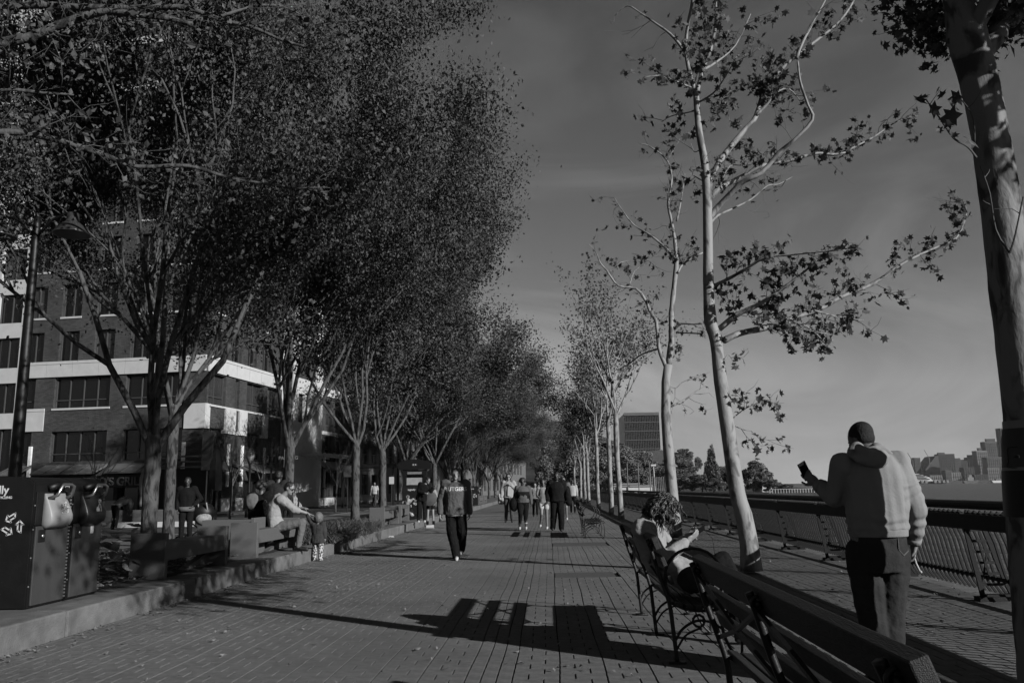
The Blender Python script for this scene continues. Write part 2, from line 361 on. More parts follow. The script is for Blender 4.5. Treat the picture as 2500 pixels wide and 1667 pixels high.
# mulch beds
beds = [(9.9, 14.0), (14.6, 27.0), (29.5, 45), (48, 70)]
for a, b in beds:
    n = 28; gy = int((b - a) * 8); vs_ = []; fs_ = []
    for j in range(gy + 1):
        for i in range(n + 1):
            xx = -9.0 + 3.8 * i / n; yy = a + (b - a) * j / gy; e = min(i, n - i, j, gy - j)
            vs_.append((xx, yy, 0.225 + min(e, 3) * 0.014 + 0.03 * abs(noise.noise(V((xx * 6, yy * 6, 0))))))
    for j in range(gy):
        for i in range(n): q = j * (n + 1) + i; fs_.append((q, q + 1, q + n + 2, q + n + 1))
    o = mesh_np('mulch_bed', vs_, fs_, M_soil); o['kind'] = 'structure'
# river
def water():
    m = bpy.data.materials.new('river_water'); m.use_nodes = True; t = m.node_tree; b = t.nodes['Principled BSDF']
    b.inputs['Base Color'].default_value = (0.022,) * 3 + (1,); b.inputs['Roughness'].default_value = 0.35; b.inputs['Specular IOR Level'].default_value = 0.25; b.inputs['IOR'].default_value = 1.33
    tcn = t.nodes.new('ShaderNodeTexCoord'); mp_ = t.nodes.new('ShaderNodeMapping'); mp_.inputs['Scale'].default_value = (1, 1.0, 1); t.links.new(tcn.outputs['Object'], mp_.inputs[0])
    hs = []
    for sc_, st in ((1.1, 0.5), (0.35, 1.2), (0.25, 0.6)):
        n = t.nodes.new('ShaderNodeTexNoise'); n.inputs['Scale'].default_value = sc_; n.inputs['Detail'].default_value = 4; t.links.new(mp_.outputs[0], n.inputs[0])
        q = t.nodes.new('ShaderNodeMath'); q.operation = 'MULTIPLY'; q.inputs[1].default_value = st; t.links.new(n.outputs[0], q.inputs[0]); hs.append(q)
    a1 = t.nodes.new('ShaderNodeMath'); t.links.new(hs[0].outputs[0], a1.inputs[0]); t.links.new(hs[1].outputs[0], a1.inputs[1])
    a2 = t.nodes.new('ShaderNodeMath'); t.links.new(a1.outputs[0], a2.inputs[0]); t.links.new(hs[2].outputs[0], a2.inputs[1])
    bp = t.nodes.new('ShaderNodeBump'); bp.inputs['Strength'].default_value = .7; bp.inputs['Distance'].default_value = .8; t.links.new(a2.outputs[0], bp.inputs['Height']); t.links.new(bp.outputs[0], b.inputs['Normal'])
    n = t.nodes.new('ShaderNodeTexNoise'); n.inputs['Scale'].default_value = 0.5; n.inputs['Detail'].default_value = 5; t.links.new(mp_.outputs[0], n.inputs[0])
    r = t.nodes.new('ShaderNodeMapRange'); r.inputs[1].default_value = 0.3; r.inputs[2].default_value = 0.7; r.inputs[3].default_value = 0.008; r.inputs[4].default_value = 0.06; t.links.new(n.outputs[0], r.inputs[0]); t.links.new(r.outputs[0], b.inputs['Base Color'])
    return m
M_water = water()
MB().bb(5.5, 9000, -300, 9000, -3.5, -2.6).build('river', M_water, kind='structure')
# land far behind: closes the horizon on the left and ahead
M_land = mat('far_land', 0.03, 0.06, 0.05, 0.95)
MB().bb(-3000, -60.001, -300, 6000, -3, 0.12).build('ground', M_land, kind='structure')
MB().bb(-60, 5.35, 420.001, 6000, -3, 0.05).build('ground', M_land, kind='structure')
# ------------------------------------------------------------------ the brick building on the left
M_brick = brick_mat('dark_brick', 0.05, 0.085, 0.022)
M_white = mat('pale_panel', 0.46, 0.54, 2, 0.7, 0.05, 20, 0.2)
M_glass = mat('window_glass', 0.004, 0.006, 2, 0.08, 0, None, 0.5)
M_glass2 = mat('window_glass_blind', 0.03, 0.05, 1.0, 0.15, 0, None, 0.5)
M_frame = mat('window_frame', 0.05, 0.06, 4, 0.6)
M_canopy = mat('canopy_metal', 0.11, 0.13, 3, 0.6)
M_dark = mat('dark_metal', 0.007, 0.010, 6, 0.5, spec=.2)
M_black = mat('black_paint', 0.003, 0.005, 6, 0.5, spec=.2)
CF = 50.0
CP = at(490, 1200, CF); CP.z = 0
AD = V((-0.9925, 0.122, 0)); BD = V((0.122, 0.9925, 0))       # along the two facades, away from the corner
AN = V((-0.122, -0.9925, 0)); BN = V((0.9925, -0.122, 0))     # outward normals
def zc(py): return at(490, py, CF).z
def uA(px):
    d = ray(px, 1000); k = (CP.x * d.y - CP.y * d.x) / (AD.y * d.x - AD.x * d.y); return k
def uB(px):
    d = ray(px, 1000); return (CP.x * d.y - CP.y * d.x) / (BD.y * d.x - BD.x * d.y)
def slab(mb, D, Nn, u0, u1, z0, z1, d0, d1):
    # box between u0..u1 along D, z0..z1, depth d0..d1 outward of the facade plane
    c = CP + D * ((u0 + u1) / 2) + Nn * ((d0 + d1) / 2) + V((0, 0, (z0 + z1) / 2))
    R = Matrix((D, Nn, V((0, 0, 1)))).transposed()
    mb.box(c, (abs(u1 - u0), abs(d1 - d0), abs(z1 - z0)), R); return mb
BLD = empty('office_building', CP, 'dark brick office block with pale stone bands rising behind the left row of trees', 'building')
def bpart(name, m, fn, parent=None):
    mb = MB(); fn(mb); o = mb.build(name, m, parent or BLD, origin=CP); return o
HT = 40.0
Z = {'base': 0.22, 'can0': zc(1150), 'can1': zc(1126), 'w1b': zc(1120), 'w1t': zc(1042), 'sp0': zc(1040), 'sp1': zc(987), 'w2b': zc(984), 'w2t': zc(908), 'bd0': zc(905), 'bd1': zc(866)}
# upper sills measured along the facade
sills = [zc(p) for p in (759, 643, 529, 416, 302, 188, 74, -40)]
def wall_with_holes(mb, D, Nn, u0, u1, z0, z1, holes, depth=0.35):
    # fills the rectangle u0..u1 x z0..z1 outside the holes with blocks of the given thickness
    us = sorted(set([u0, u1] + [h[0] for h in holes] + [h[1] for h in holes])); zs = sorted(set([z0, z1] + [h[2] for h in holes] + [h[3] for h in holes]))
    us = [u for u in us if u0 - 1e-6 <= u <= u1 + 1e-6]; zs = [z for z in zs if z0 - 1e-6 <= z <= z1 + 1e-6]
    for i in range(len(us) - 1):
        j = 0
        while j < len(zs) - 1:
            cu = (us[i] + us[i + 1]) / 2; hit = lambda cz: any(h[0] < cu < h[1] and h[2] < cz < h[3] for h in holes)
            if hit((zs[j] + zs[j + 1]) / 2): j += 1; continue
            k = j
            while k + 1 < len(zs) - 1 and not hit((zs[k + 1] + zs[k + 2]) / 2): k += 1
            slab(mb, D, Nn, us[i], us[i + 1], zs[j], zs[k + 1], -depth, 0); j = k + 1
def window(D, Nn, u0, u1, z0, z1, nm, split=True, parent=None, glass=None, dep=0.22):
    f = MB(); t = 0.06
    slab(f, D, Nn, u0, u0 + t, z0, z1, -dep - .05, -dep + .03); slab(f, D, Nn, u1 - t, u1, z0, z1, -dep - .05, -dep + .03)
    slab(f, D, Nn, u0 + t, u1 - t, z1 - t, z1, -dep - .05, -dep + .03); slab(f, D, Nn, u0 + t, u1 - t, z0, z0 + t, -dep - .05, -dep + .03)
    for i in range(1, nm): uu = u0 + (u1 - u0) * i / nm; slab(f, D, Nn, uu - t / 2, uu + t / 2, z0 + t, z1 - t, -dep - .05, -dep + .028)
    if split: zz = z0 + (z1 - z0) * 0.27; slab(f, D, Nn, u0 + t, u1 - t, zz - t / 2, zz + t / 2, -dep - .05, -dep + .022)
    w_ = f.build('window', M_frame, parent or BLD, origin=CP)
    g = MB(); slab(g, D, Nn, u0 + .01, u1 - .01, z0 + .01, z1 - .01, -dep - .09, -dep - .06); g.build('pane', glass or M_glass, w_, origin=CP)
    return w_
rb = random.Random(11)
# --- facade A (faces the camera)
uL = uA(45)          # end of brick, start of pale bay
A1 = [(uA(448), uA(303)), (uA(265), uA(129)), (uA(82), uA(48))]
wh = uA(223) - uA(273); per = uA(223) - uA(312)
up = []; u = uA(450)
while u < uL - 0.2: up.append((u, min(u + wh, uL))); u += abs(per)
holes = []
for (a, b) in A1: holes += [(a, b, Z['w1b'], Z['w1t']), (a, b, Z['w2b'], Z['w2t'])]
fl = []
prev = Z['bd1']
for s_ in sills + [sills[-1] + 2.9, sills[-1] + 5.8]:
    fl.append((prev + (0.02 if prev == Z['bd1'] else 0.12), s_ - 0.85)); prev = s_
for (zb, zt) in fl: holes += [(a, b, zb, zt) for a, b in up]
shop = [(uA(430), uA(300), Z['base'], zc(1168)), (uA(290), uA(95), Z['base'], zc(1168))]
holes += shop
bpart('wall', M_brick, lambda mb: wall_with_holes(mb, AD, AN, 0, uL, 0.2, HT, holes))
for (a, b) in A1:
    n = 4 if b - a > 2 else 1
    window(AD, AN, a, b, Z['w1b'], Z['w1t'], n); window(AD, AN, a, b, Z['w2b'], Z['w2t'], n)
    bpart('sill', M_white, lambda mb: slab(mb, AD, AN, a - .08, b + .08, Z['w2b'] - .12, Z['w2b'] + .003, -.2, .06))
    bpart('canopy', M_canopy, lambda mb: mb.prism([(0, Z['can1']), (0, Z['can1'] - .14), (1.3, Z['can0'] - .05), (1.3, Z['can0'] + .05)], a - .2, b + .2, lambda x, z, k: CP + AD * k + AN * x + V((0, 0, z))))
    k = a - .2
    while k < b + .2:
        bpart('canopy_seam', M_frame, lambda mb: mb.prism([(0, Z['can1'] + .05), (0, Z['can1'] + .004), (1.3, Z['can0'] + .054), (1.3, Z['can0'] + .10)], k, k + .05, lambda x, z, q: CP + AD * q + AN * x + V((0, 0, z)))); k += 1.12
for (a, b, _q, _r) in shop: window(AD, AN, a, b, Z['base'], zc(1168), max(2, int((b - a) / 1.1)), False, None, M_glass, 0.3)
for i, (zb, zt) in enumerate(fl):
    for (a, b) in up: window(AD, AN, a, b, zb, zt, 2, False, None, M_glass if rb.random() < .75 else M_glass2)
    if i > 0:
        bh = 0.55 if i in (6, 7) else 0.12
        for (a, b) in (up if bh < .5 else [(0.4, uL)]):
            bpart('sill', M_white, lambda mb: slab(mb, AD, AN, a - .05, b + .05, zb - bh, zb + .003, -.2, .05))
def panels_(D, Nn, u0, u1, z0, z1, step=1.85, out_=0.10):
    n = max(1, round((u1 - u0) / step))
    for i in range(n):
        a = u0 + (u1 - u0) * i / n + .012; b = u0 + (u1 - u0) * (i + 1) / n - .012
        bpart('panel', M_white, lambda mb: (slab(mb, D, Nn, a, b, z0, z1 - .2, -.3, out_), slab(mb, D, Nn, a, b, z1 - .18, z1, -.3, out_ + .02)))
panels_(AD, AN, 0.0, uL, Z['bd0'], Z['bd1'], 1.85)
panels_(AD, AN, uA(110), uA(45), Z['sp0'] + .0, Z['sp1'] + .1, 1.6, .06)
# corner capital, wraps both sides
bpart('capital', M_white, lambda mb: (slab(mb, AD, AN, -.1, uA(452), Z['sp0'] - .12, Z['sp1'] + .08, -.5, .10)))
# pale bay at the far left with dark windows
bay_u1 = uA(-260)
hb = []; zz = Z['base']; bw = []
z_lv = [zc(1195), zc(1031), zc(915), zc(800), zc(690), zc(575), zc(460), zc(345), zc(230), zc(115), zc(0), HT]
for i in range(len(z_lv) - 1):
    z0, z1 = z_lv[i] + 1.0, z_lv[i + 1] - .0
    k = uL + .35
    while k < bay_u1 - 2.2: hb.append((k, k + 1.8, z0, z1)); k += 2.5
bpart('bay_wall', M_white, lambda mb: wall_with_holes(mb, AD, AN, uL, bay_u1, 0.2, HT, hb, 0.36))
for h in hb: window(AD, AN, h[0], h[1], h[2], h[3], 2, False, None, M_glass if rb.random() < .7 else M_glass2)
# --- facade B (faces the promenade)
B_end = 10.8
cols = [(uB(549), uB(573)), (uB(583), uB(601)), (uB(641), uB(652))]
B1 = [(uB(503), uB(549)), (uB(573), uB(583)), (uB(601), uB(641)), (uB(652), B_end - .3)]
hB = []
for (a, b) in B1: hB += [(a, b, Z['w1b'], Z['w1t']), (a, b, Z['w2b'], Z['w2t']), (a, b, Z['base'], Z['can0'] - .5)]
upB = []; u = 0.9
while u < B_end - 1.4: upB.append((u, u + 1.3)); u += 2.2
for (zb, zt) in fl: hB += [(a, b, zb, zt) for a, b in upB]
bpart('wall', M_brick, lambda mb: wall_with_holes(mb, BD, BN, 0.003, B_end, 0.2, HT, hB))
for (a, b) in B1:
    n = max(1, round((b - a) / 1.1))
    window(BD, BN, a, b, Z['w1b'], Z['w1t'], n, True, None, M_glass2); window(BD, BN, a, b, Z['w2b'], Z['w2t'], n, True, None, M_glass2); window(BD, BN, a, b, Z['base'], Z['can0'] - .5, n, False)
    bpart('canopy', M_canopy, lambda mb: mb.prism([(0, Z['can1']), (0, Z['can1'] - .14), (1.3, Z['can0'] - .05), (1.3, Z['can0'] + .05)], a, b, lambda x, z, k: CP + BD * k + BN * x + V((0, 0, z))))
bpart('sill', M_white, lambda mb: slab(mb, BD, BN, 0.05, B_end, Z['w2b'] - .13, Z['w2b'] - .01, -.2, .07))
for (a, b) in cols: bpart('capital', M_white, lambda mb: slab(mb, BD, BN, a - .02, b + .02, Z['sp0'] - .3, Z['w2b'] - .14, -.2, .12))
bpart('capital', M_white, lambda mb: slab(mb, BD, BN, 0.0, uB(503) - .02, Z['sp0'] - .12, Z['sp1'] + .08, -.4, .12))
panels_(BD, BN, 0.12, B_end, Z['bd0'], Z['bd1'], 1.85)
for i, (zb, zt) in enumerate(fl):
    for (a, b) in upB: window(BD, BN, a, b, zb, zt, 2, False)
    if i in (6, 7): bpart('sill', M_white, lambda mb: slab(mb, BD, BN, 0.2, B_end, zb - .55, zb, -.2, .06))
    elif i > 0:
        for (a, b) in upB: bpart('sill', M_white, lambda mb: slab(mb, BD, BN, a - .05, b + .05, zb - .12, zb, -.2, .05))
for u_, D, Nn in ((uA(458), AD, AN), (0.35, BD, BN), (cols[0][0] + .5, BD, BN), (cols[1][0] + .5, BD, BN), (uA(88), AD, AN), (cols[2][0] + .3, BD, BN)):
    bpart('light_strip', mat('pale_strip', 0.75, 0.8, 3), lambda mb: slab(mb, D, Nn, u_, u_ + .2, zc(1188), zc(1078), .0, .12))
for (u0, u1, D, Nn) in ((0.02, uA(450), AD, AN), (uA(297), uA(265), AD, AN), (uA(129), uA(82), AD, AN), (0.02, uB(503), BD, BN), (cols[0][0], cols[0][1], BD, BN), (cols[1][0], cols[1][1], BD, BN)):
    bpart('plinth', M_white, lambda mb: slab(mb, D, Nn, u0 + .01, u1 - .01, .2, 1.05, -.1, .05))
# inner mass so nothing shows through
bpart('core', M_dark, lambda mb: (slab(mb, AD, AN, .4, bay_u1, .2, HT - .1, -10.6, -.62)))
# shop sign with raised letters
sgn = empty('shop_sign', CP + AD * (uA(300)) + AN * 1.0 + V((0, 0, zc(1171))), 'raised block lettering of the grill over the ground-floor shopfront behind the first trunk', 'sign')
M_sign = mat('sign_board', 0.008, 0.012, 5, 0.6); M_let = mat('sign_letters', 0.12, 0.17, 8, 0.5)
org = sgn.location.copy()
mb = MB(); mb.box(org + AN * -.1, (6.6, .12, .75), Matrix((-AD, -AN, V((0, 0, 1)))).transposed()); mb.build('board', M_sign, sgn, origin=org)
put_text('lettering', "FRISCO'S GRILL", 0.72, frame(org + AN * .0 + V((0, 0, -.03)), -AD, (0, 0, 1)), M_let, sgn, org, 0.05)
# pale stone building next along, then a second brick one, then the glazed pavilion
def block(name, label, u0, u1, d0, h, m, wins, cat='building', off=0):
    r = empty(name, CP + BD * u0, label, cat); o_ = r.location.copy()
    mb = MB(); hs = []
    for (a, b, z0, z1) in wins: hs.append((a, b, z0, z1))
    wall_with_holes(mb, BD, BN, u0, u1, 0.2, h, hs, 0.4)
    for k in range(len(mb.v)): mb.v[k] = tuple(V(mb.v[k]) + BN * off)
    mb.build('wall', m, r, origin=o_)
    mb = MB(); slab(mb, BD, BN, u0 + .01, u1 - .01, .2, h, -d0, -.95 ); 
    for k in range(len(mb.v)): mb.v[k] = tuple(V(mb.v[k]) + BN * off)
    mb.build('side_wall', m, r, origin=o_)
    for (a, b, z0, z1) in wins:
        f = MB(); t = .06; n = max(1, round((b - a) / 1.2))
        for i in range(n + 1): uu = a + (b - a) * i / n; slab(f, BD, BN, uu - t / 2, uu + t / 2, z0, z1, -.3 + off, -.2 + off)
        for q in range(1, max(2, int((z1 - z0) / 1.3))): zq = z0 + (z1 - z0) * q / max(2, int((z1 - z0) / 1.3)); slab(f, BD, BN, a, b, zq - .03, zq + .03, -.3 + off, -.21 + off)
        w_ = f.build('window', M_frame, r, origin=o_); g = MB(); slab(g, BD, BN, a, b, z0, z1, -.36 + off, -.32 + off); g.build('pane', M_glass2, w_, origin=o_)
    return r
b2 = block('stone_building', 'pale stone-faced building between the two dark brick ones on the left', 10.83, 16.5, 10, 17, M_white, [(11.8, 13.0, 6.6, 8.8), (11.8, 15.4, 10, 12.2), (11.8, 15.4, 13.5, 15.7)], off=.9)
ws = []
for k in range(5):
    a = 17.4 + k * 2.0; ws += [(a, a + 1.3, .9, 3.0), (a, a + 1.3, 3.9, 6.0), (a, a + 1.3, 7.0, 9.0), (a, a + 1.3, 10.4, 12.4)]
b3 = block('brick_building', 'second brick building with pale plinth and metal canopy further along the street', 16.53, 27.6, 10, 15, M_brick, ws)
mb = MB(); slab(mb, BD, BN, 16.6, 27.6, .2, .85, 0, .06); slab(mb, BD, BN, 16.6, 27.6, 9.4, 10.1, 0, .1); slab(mb, BD, BN, 16.6, 27.6, 6.1, 6.4, 0, .08); mb.build('band', M_white, b3, origin=b3.location)
mb = MB(); mb.prism([(0, 3.9), (0, 3.75), (1.2, 3.1), (1.2, 3.2)], 16.8, 27.4, lambda x, z, k: CP + BD * k + BN * x + V((0, 0, z))); mb.build('canopy', M_canopy, b3, origin=b3.location)
for k in range(3):
    mb = MB(); slab(mb, BD, BN, 19.1 + 3.6 * k, 19.25 + 3.6 * k, 1.7, 4.6, 0, .15); mb.build('light_strip', MATS['pale_strip'], b3, origin=b3.location)
# slatted sun shade on the stone building
sh = MB()
for k in range(11): slab(sh, BD, BN, 12.2 + k * .42, 12.3 + k * .42, 4.05, 4.2, .9, 3.3)
slab(sh, BD, BN, 12.1, 16.5, 3.92, 4.04, 1.5, 1.6); slab(sh, BD, BN, 12.1, 16.5, 3.92, 4.04, 3.0, 3.1)
sh.build('sun_shade', M_white, b2, origin=b2.location)
ws = []
for k in range(12):
    a = 34 + k * 3.0
    for q in range(6): ws.append((a, a + 2.0, 1.0 + q * 3.2, 3.1 + q * 3.2))
b4 = block('apartment_building', 'pale banded apartment building seen between the trunks beyond the brick ones', 32, 72, 12, 22, mat('pale_stucco', 0.16, 0.21, 1.5, 0.9), ws, off=-3.0)
ws = []
for k in range(14):
    a = 80 + k * 4.0
    for q in range(5): ws.append((a, a + 2.2, 1.0 + q * 3.2, 3.0 + q * 3.2))
b5 = block('apartment_building', 'farthest grey building at the end of the left street behind the trees', 78, 140, 12, 19, mat('grey_stucco', 0.10, 0.14, 1.5, 0.9), ws, off=-1.0)
# pergola shelter
pg = empty('shelter', at(905, 1235, 60), 'small dark flat-roofed shelter on thin posts behind the trunks', 'shelter'); o_ = V((pg.location.x, 60, .22)); pg.location = o_
mb = MB(); mb.box(o_ + V((0, 0, 2.9)), (4.2, 2.6, .22)); mb.build('roof', M_dark, pg, origin=o_)
for sx in (-1.8, 1.8):
    for sy in (-1, 1): MB().box(o_ + V((sx, sy, 1.4)), (.16, .16, 2.8)).build('post', M_dark, pg, origin=o_)
# ------------------------------------------------------------------ trees
M_leaf = mat('plane_leaf', 0.028, 0.125, 2.2, 0.6, 0, None, 0.15, detail=3, trans=0.2)
M_leaf2 = mat('evergreen_leaf', 0.06, 0.20, 2.2, 0.6, 0, None, 0.3, detail=3, trans=0.1)
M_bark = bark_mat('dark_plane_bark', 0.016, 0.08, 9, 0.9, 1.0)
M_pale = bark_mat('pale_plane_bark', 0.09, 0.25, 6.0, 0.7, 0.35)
M_twig = mat('twig_bark', 0.05, 0.10, 12, 0.85)
def rand_dirs(r, n):
    v = r.normal(size=(n, 3)); return v / np.linalg.norm(v, axis=1)[:, None]
def leaf_quads(P, size, r, flat=0.35):
    n = len(P); a = rand_dirs(r, n); q = rand_dirs(r, n); b = np.cross(a, q); b /= np.linalg.norm(b, axis=1)[:, None] + 1e-9
    c = np.cross(a, b); s = size * r.uniform(0.6, 1.3, n)[:, None]
    v = np.empty((n, 4, 3)); v[:, 0] = P - a * s * .55; v[:, 1] = P + b * s * .36 + c * s * .10; v[:, 2] = P + a * s * .55; v[:, 3] = P - b * s * .36 + c * s * .10
    f = np.arange(n * 4).reshape(n, 4); return v.reshape(-1, 3), f
LOBE = [(0, -.5), (.18, -.22), (.5, -.2), (.30, .0), (.42, .28), (.16, .22), (0, .55), (-.16, .22), (-.42, .28), (-.30, .0), (-.5, -.2), (-.18, -.22)]
def leaf_lobes(P, size, r):
    n = len(P); L = len(LOBE); a = rand_dirs(r, n); a[:, 2] -= 0.5; a /= np.linalg.norm(a, axis=1)[:, None]; q = rand_dirs(r, n); b = np.cross(a, q); b /= np.linalg.norm(b, axis=1)[:, None] + 1e-9; c = np.cross(a, b)
    s = size * r.uniform(0.55, 1.25, n); cup = r.uniform(-.9, 1.3, n); b = b * r.uniform(.55, 1.1, n)[:, None]
    v = np.empty((n, L, 3))
    for k, (x, y) in enumerate(LOBE): v[:, k] = P + (b * x + a * y + c * (x * x * 1.0 + y * y * .3)[None, None] * cup[:, None] if False else b * x + a * y + c * ((x * x + y * y * .4) * cup)[:, None]) * s[:, None]
    return v.reshape(-1, 3), np.arange(n * L).reshape(n, L)
def grow(mb, p, d, L, r, depth, rg, nodes, droop=0.0, n=6, spread=0.6, up=0.25, kids=(2, 3), maxd=5, shrink=0.74):
    pts = [p.copy()]; rad = [r]; k = 4; dd = d.copy()
    for i in range(k):
        dd = (dd + V((rg.gauss(0, .13), rg.gauss(0, .13), rg.gauss(0, .08) + up * .12 - droop))).normalized()
        p = p + dd * (L / k); pts.append(p.copy()); rad.append(r * (1 - .38 * (i + 1) / k))
    mb.tube(pts, rad, max(3, n - depth), caps=(depth == maxd))
    if depth >= 2: nodes.extend([(tuple(q), depth) for q in pts[1:]])
    if depth >= maxd: return
    for q in range(rg.randint(*kids)):
        ax = V((rg.gauss(0, 1), rg.gauss(0, 1), rg.gauss(0, .6))); ax = (ax - dd * ax.dot(dd)).normalized()
        nd = (dd + ax * rg.uniform(spread * .6, spread * 1.25)).normalized()
        t = 1.0 if q == 0 else rg.uniform(.45, 1.0); bp = pts[0].lerp(pts[-1], t) if t < 1 else pts[-1]
        if t < 1: bp = pts[min(k, int(t * k))]
        grow(mb, bp, nd, L * shrink * rg.uniform(.8, 1.15), rad[min(k, int(t * k))] * .78, depth + 1, rg, nodes, droop, n, spread, up, kids, maxd, shrink)
def make_tree(seed, th=2.4, r=0.19, nl=5, L=3.1, leaves=42000, lsize=0.10, spread=.55, tilt=(22, 48), up=.3, trunkmat=None, leafmat=None, base_leaf=0, jit=.34, zmin=3.2, maxd=5, kids=(2, 3), lobes=False, shrink=.74):
    rg = random.Random(seed); nr_ = np.random.default_rng(seed); mb = MB(); nodes = []
    pts = []; rad = []; off = V((0, 0, 0))
    for i in range(10):
        t = i / 9; off += V((rg.gauss(0, .012), rg.gauss(0, .012), 0)); pts.append(V((off.x, off.y, -0.1 + (th + .1) * t)))
        rad.append(r * (1.18 - .25 * min(1, t * 4) * 1.0 + (-.35 if i == 9 else 0)) * (1 + rg.gauss(0, .03)))
    mb.tube(pts, rad, 14)
    tp = pts[-1]; a0 = rg.uniform(0, 6.28)
    for k in range(nl):
        a = a0 + 6.283 * k / nl + rg.gauss(0, .25); ti = math.radians(rg.uniform(*tilt)) if k else math.radians(8)
        d = V((math.sin(ti) * math.cos(a), math.sin(ti) * math.sin(a), math.cos(ti)))
        grow(mb, tp - d * .12 - V((0, 0, rg.uniform(.1, .5))), d, L * rg.uniform(.85, 1.15), r * rg.uniform(.36, .50), 1, rg, nodes, 0, 8, spread, up, kids, maxd, shrink)
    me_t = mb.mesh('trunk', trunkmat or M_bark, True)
    P0 = np.array([q[0] for q in nodes]); dep = np.array([q[1] for q in nodes]); w_ = np.where(dep >= 5, 1.0, np.where(dep == 4, .8, np.where(dep == 3, .5, .25))); w_[P0[:, 2] < zmin] *= .15; w_ /= w_.sum()
    pick = nr_.choice(len(P0), leaves, p=w_); P = P0[pick] + nr_.normal(size=(leaves, 3)) * jit; P = P[P[:, 2] > zmin - .4]
    v, f = (leaf_lobes if lobes else leaf_quads)(P, lsize, nr_); v = v.astype(np.float32)
    ob = mesh_np('crown', v, f, leafmat or M_leaf); me_c = ob.data; bpy.data.objects.remove(ob)
    return me_t, me_c
def put_tree(name, meshes, loc, label, cat, group=None, rz=0.0, sc=(1, 1, 1), tilt=(0, 0)):
    r = empty(name, loc, label, cat, group, rz); r.scale = sc; r.rotation_euler = (tilt[0], tilt[1], rz)
    for nm, me in zip(('trunk', 'crown'), meshes):
        o = bpy.data.objects.new(nm, me); link(o, r)
    return r
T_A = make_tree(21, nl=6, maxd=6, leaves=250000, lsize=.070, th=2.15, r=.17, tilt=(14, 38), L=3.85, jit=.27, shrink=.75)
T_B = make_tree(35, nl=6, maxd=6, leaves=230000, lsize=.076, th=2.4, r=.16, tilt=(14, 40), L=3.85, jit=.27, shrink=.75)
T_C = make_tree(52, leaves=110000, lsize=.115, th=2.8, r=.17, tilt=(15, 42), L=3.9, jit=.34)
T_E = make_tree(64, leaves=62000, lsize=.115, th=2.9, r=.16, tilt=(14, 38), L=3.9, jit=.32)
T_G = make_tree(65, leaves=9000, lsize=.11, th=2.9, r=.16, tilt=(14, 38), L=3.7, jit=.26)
GL = 'plane trees of the left row'
left = [(-7.02, 14.4, T_A, 0.4, 'thick plane tree with mottled trunk rising behind the nearest granite bench'),
        (-7.2, 22.7, T_B, 4.3, 'plane tree whose dark trunk stands right behind the seated man in the pale shirt'),
        (-7.4, 31.5, T_E, 3.9, 'plane tree with smooth straight trunk forking low, beyond the grassy shrub'),
        (-7.4, 37.0, T_E, 1.1, 'slim dark plane tree just left of the map kiosk'),
        (-7.5, 44.5, T_G, 5.0, 'plane tree behind the map kiosk and the dark bin'),
        (-7.3, 53, T_C, .3, 'plane tree over the far recycling bin in the left row'),
        (-7.2, 61, T_A, 2.7, 'plane tree behind the far recycling bin, first of the merging crowns'),
        (-7.1, 69, T_C, 4.4, 'left-row plane tree above the head of the man in the sweatshirt'),
        (-7.0, 77, T_B, 1.9, 'left-row plane tree over the person seated on the far kerb'),
        (-7.0, 86, T_C, 3.1, 'left-row plane tree just left of the man with sunglasses'),
        (-6.9, 96, T_A, 0.9, 'left-row plane tree behind the head of the man with sunglasses'),
        (-6.9, 107, T_C, 5.5, 'left-row plane tree above the woman in the colour-block top'),
        (-6.9, 119, T_B, 2.2, 'third plane tree from the far end of the left row'),
        (-6.9, 132, T_C, 3.6, 'second plane tree from the far end of the left row'),
        (-6.9, 148, T_C, 0.1, 'last plane tree at the far end of the left row')]
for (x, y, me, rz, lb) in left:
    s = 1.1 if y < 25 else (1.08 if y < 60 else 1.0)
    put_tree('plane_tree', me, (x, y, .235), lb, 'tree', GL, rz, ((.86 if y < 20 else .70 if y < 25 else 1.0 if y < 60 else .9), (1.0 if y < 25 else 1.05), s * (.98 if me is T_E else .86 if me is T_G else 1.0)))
T_F = make_tree(29, nl=5, leaves=4000, lsize=.075, th=3.4, r=.17, tilt=(14, 40), L=3.4, jit=.3)
t9 = put_tree('plane_tree', T_F, (-9.6, 5.4, .235), 'plane tree at the left edge whose long limbs cross the top left corner', 'tree', GL, .9, (1.0, 1.0, 1.0))
T_D = make_tree(77, leaves=2500, lsize=.10, th=3.2, r=.15, tilt=(14, 30), L=3.2, jit=.3)
put_tree('plane_tree', T_D, (-8.15, 17.6, .235), 'slightly leaning plane tree with flaking bark behind the first trunk', 'tree', None, 5.2, (.8, .8, .95), (.0, .17))
GB = 'plane trees of the second left row by the street'
for i, (x, y, me, lb) in enumerate([(-11.2, 70, T_A, 'second-row tree by the street near the small shelter'), (-11.0, 90, T_C, 'second-row tree by the street, farthest of its row')]):
    put_tree('plane_tree', me, (x, y, .235), lb, 'tree', GB, i * 1.7, (.85, .85, .9))
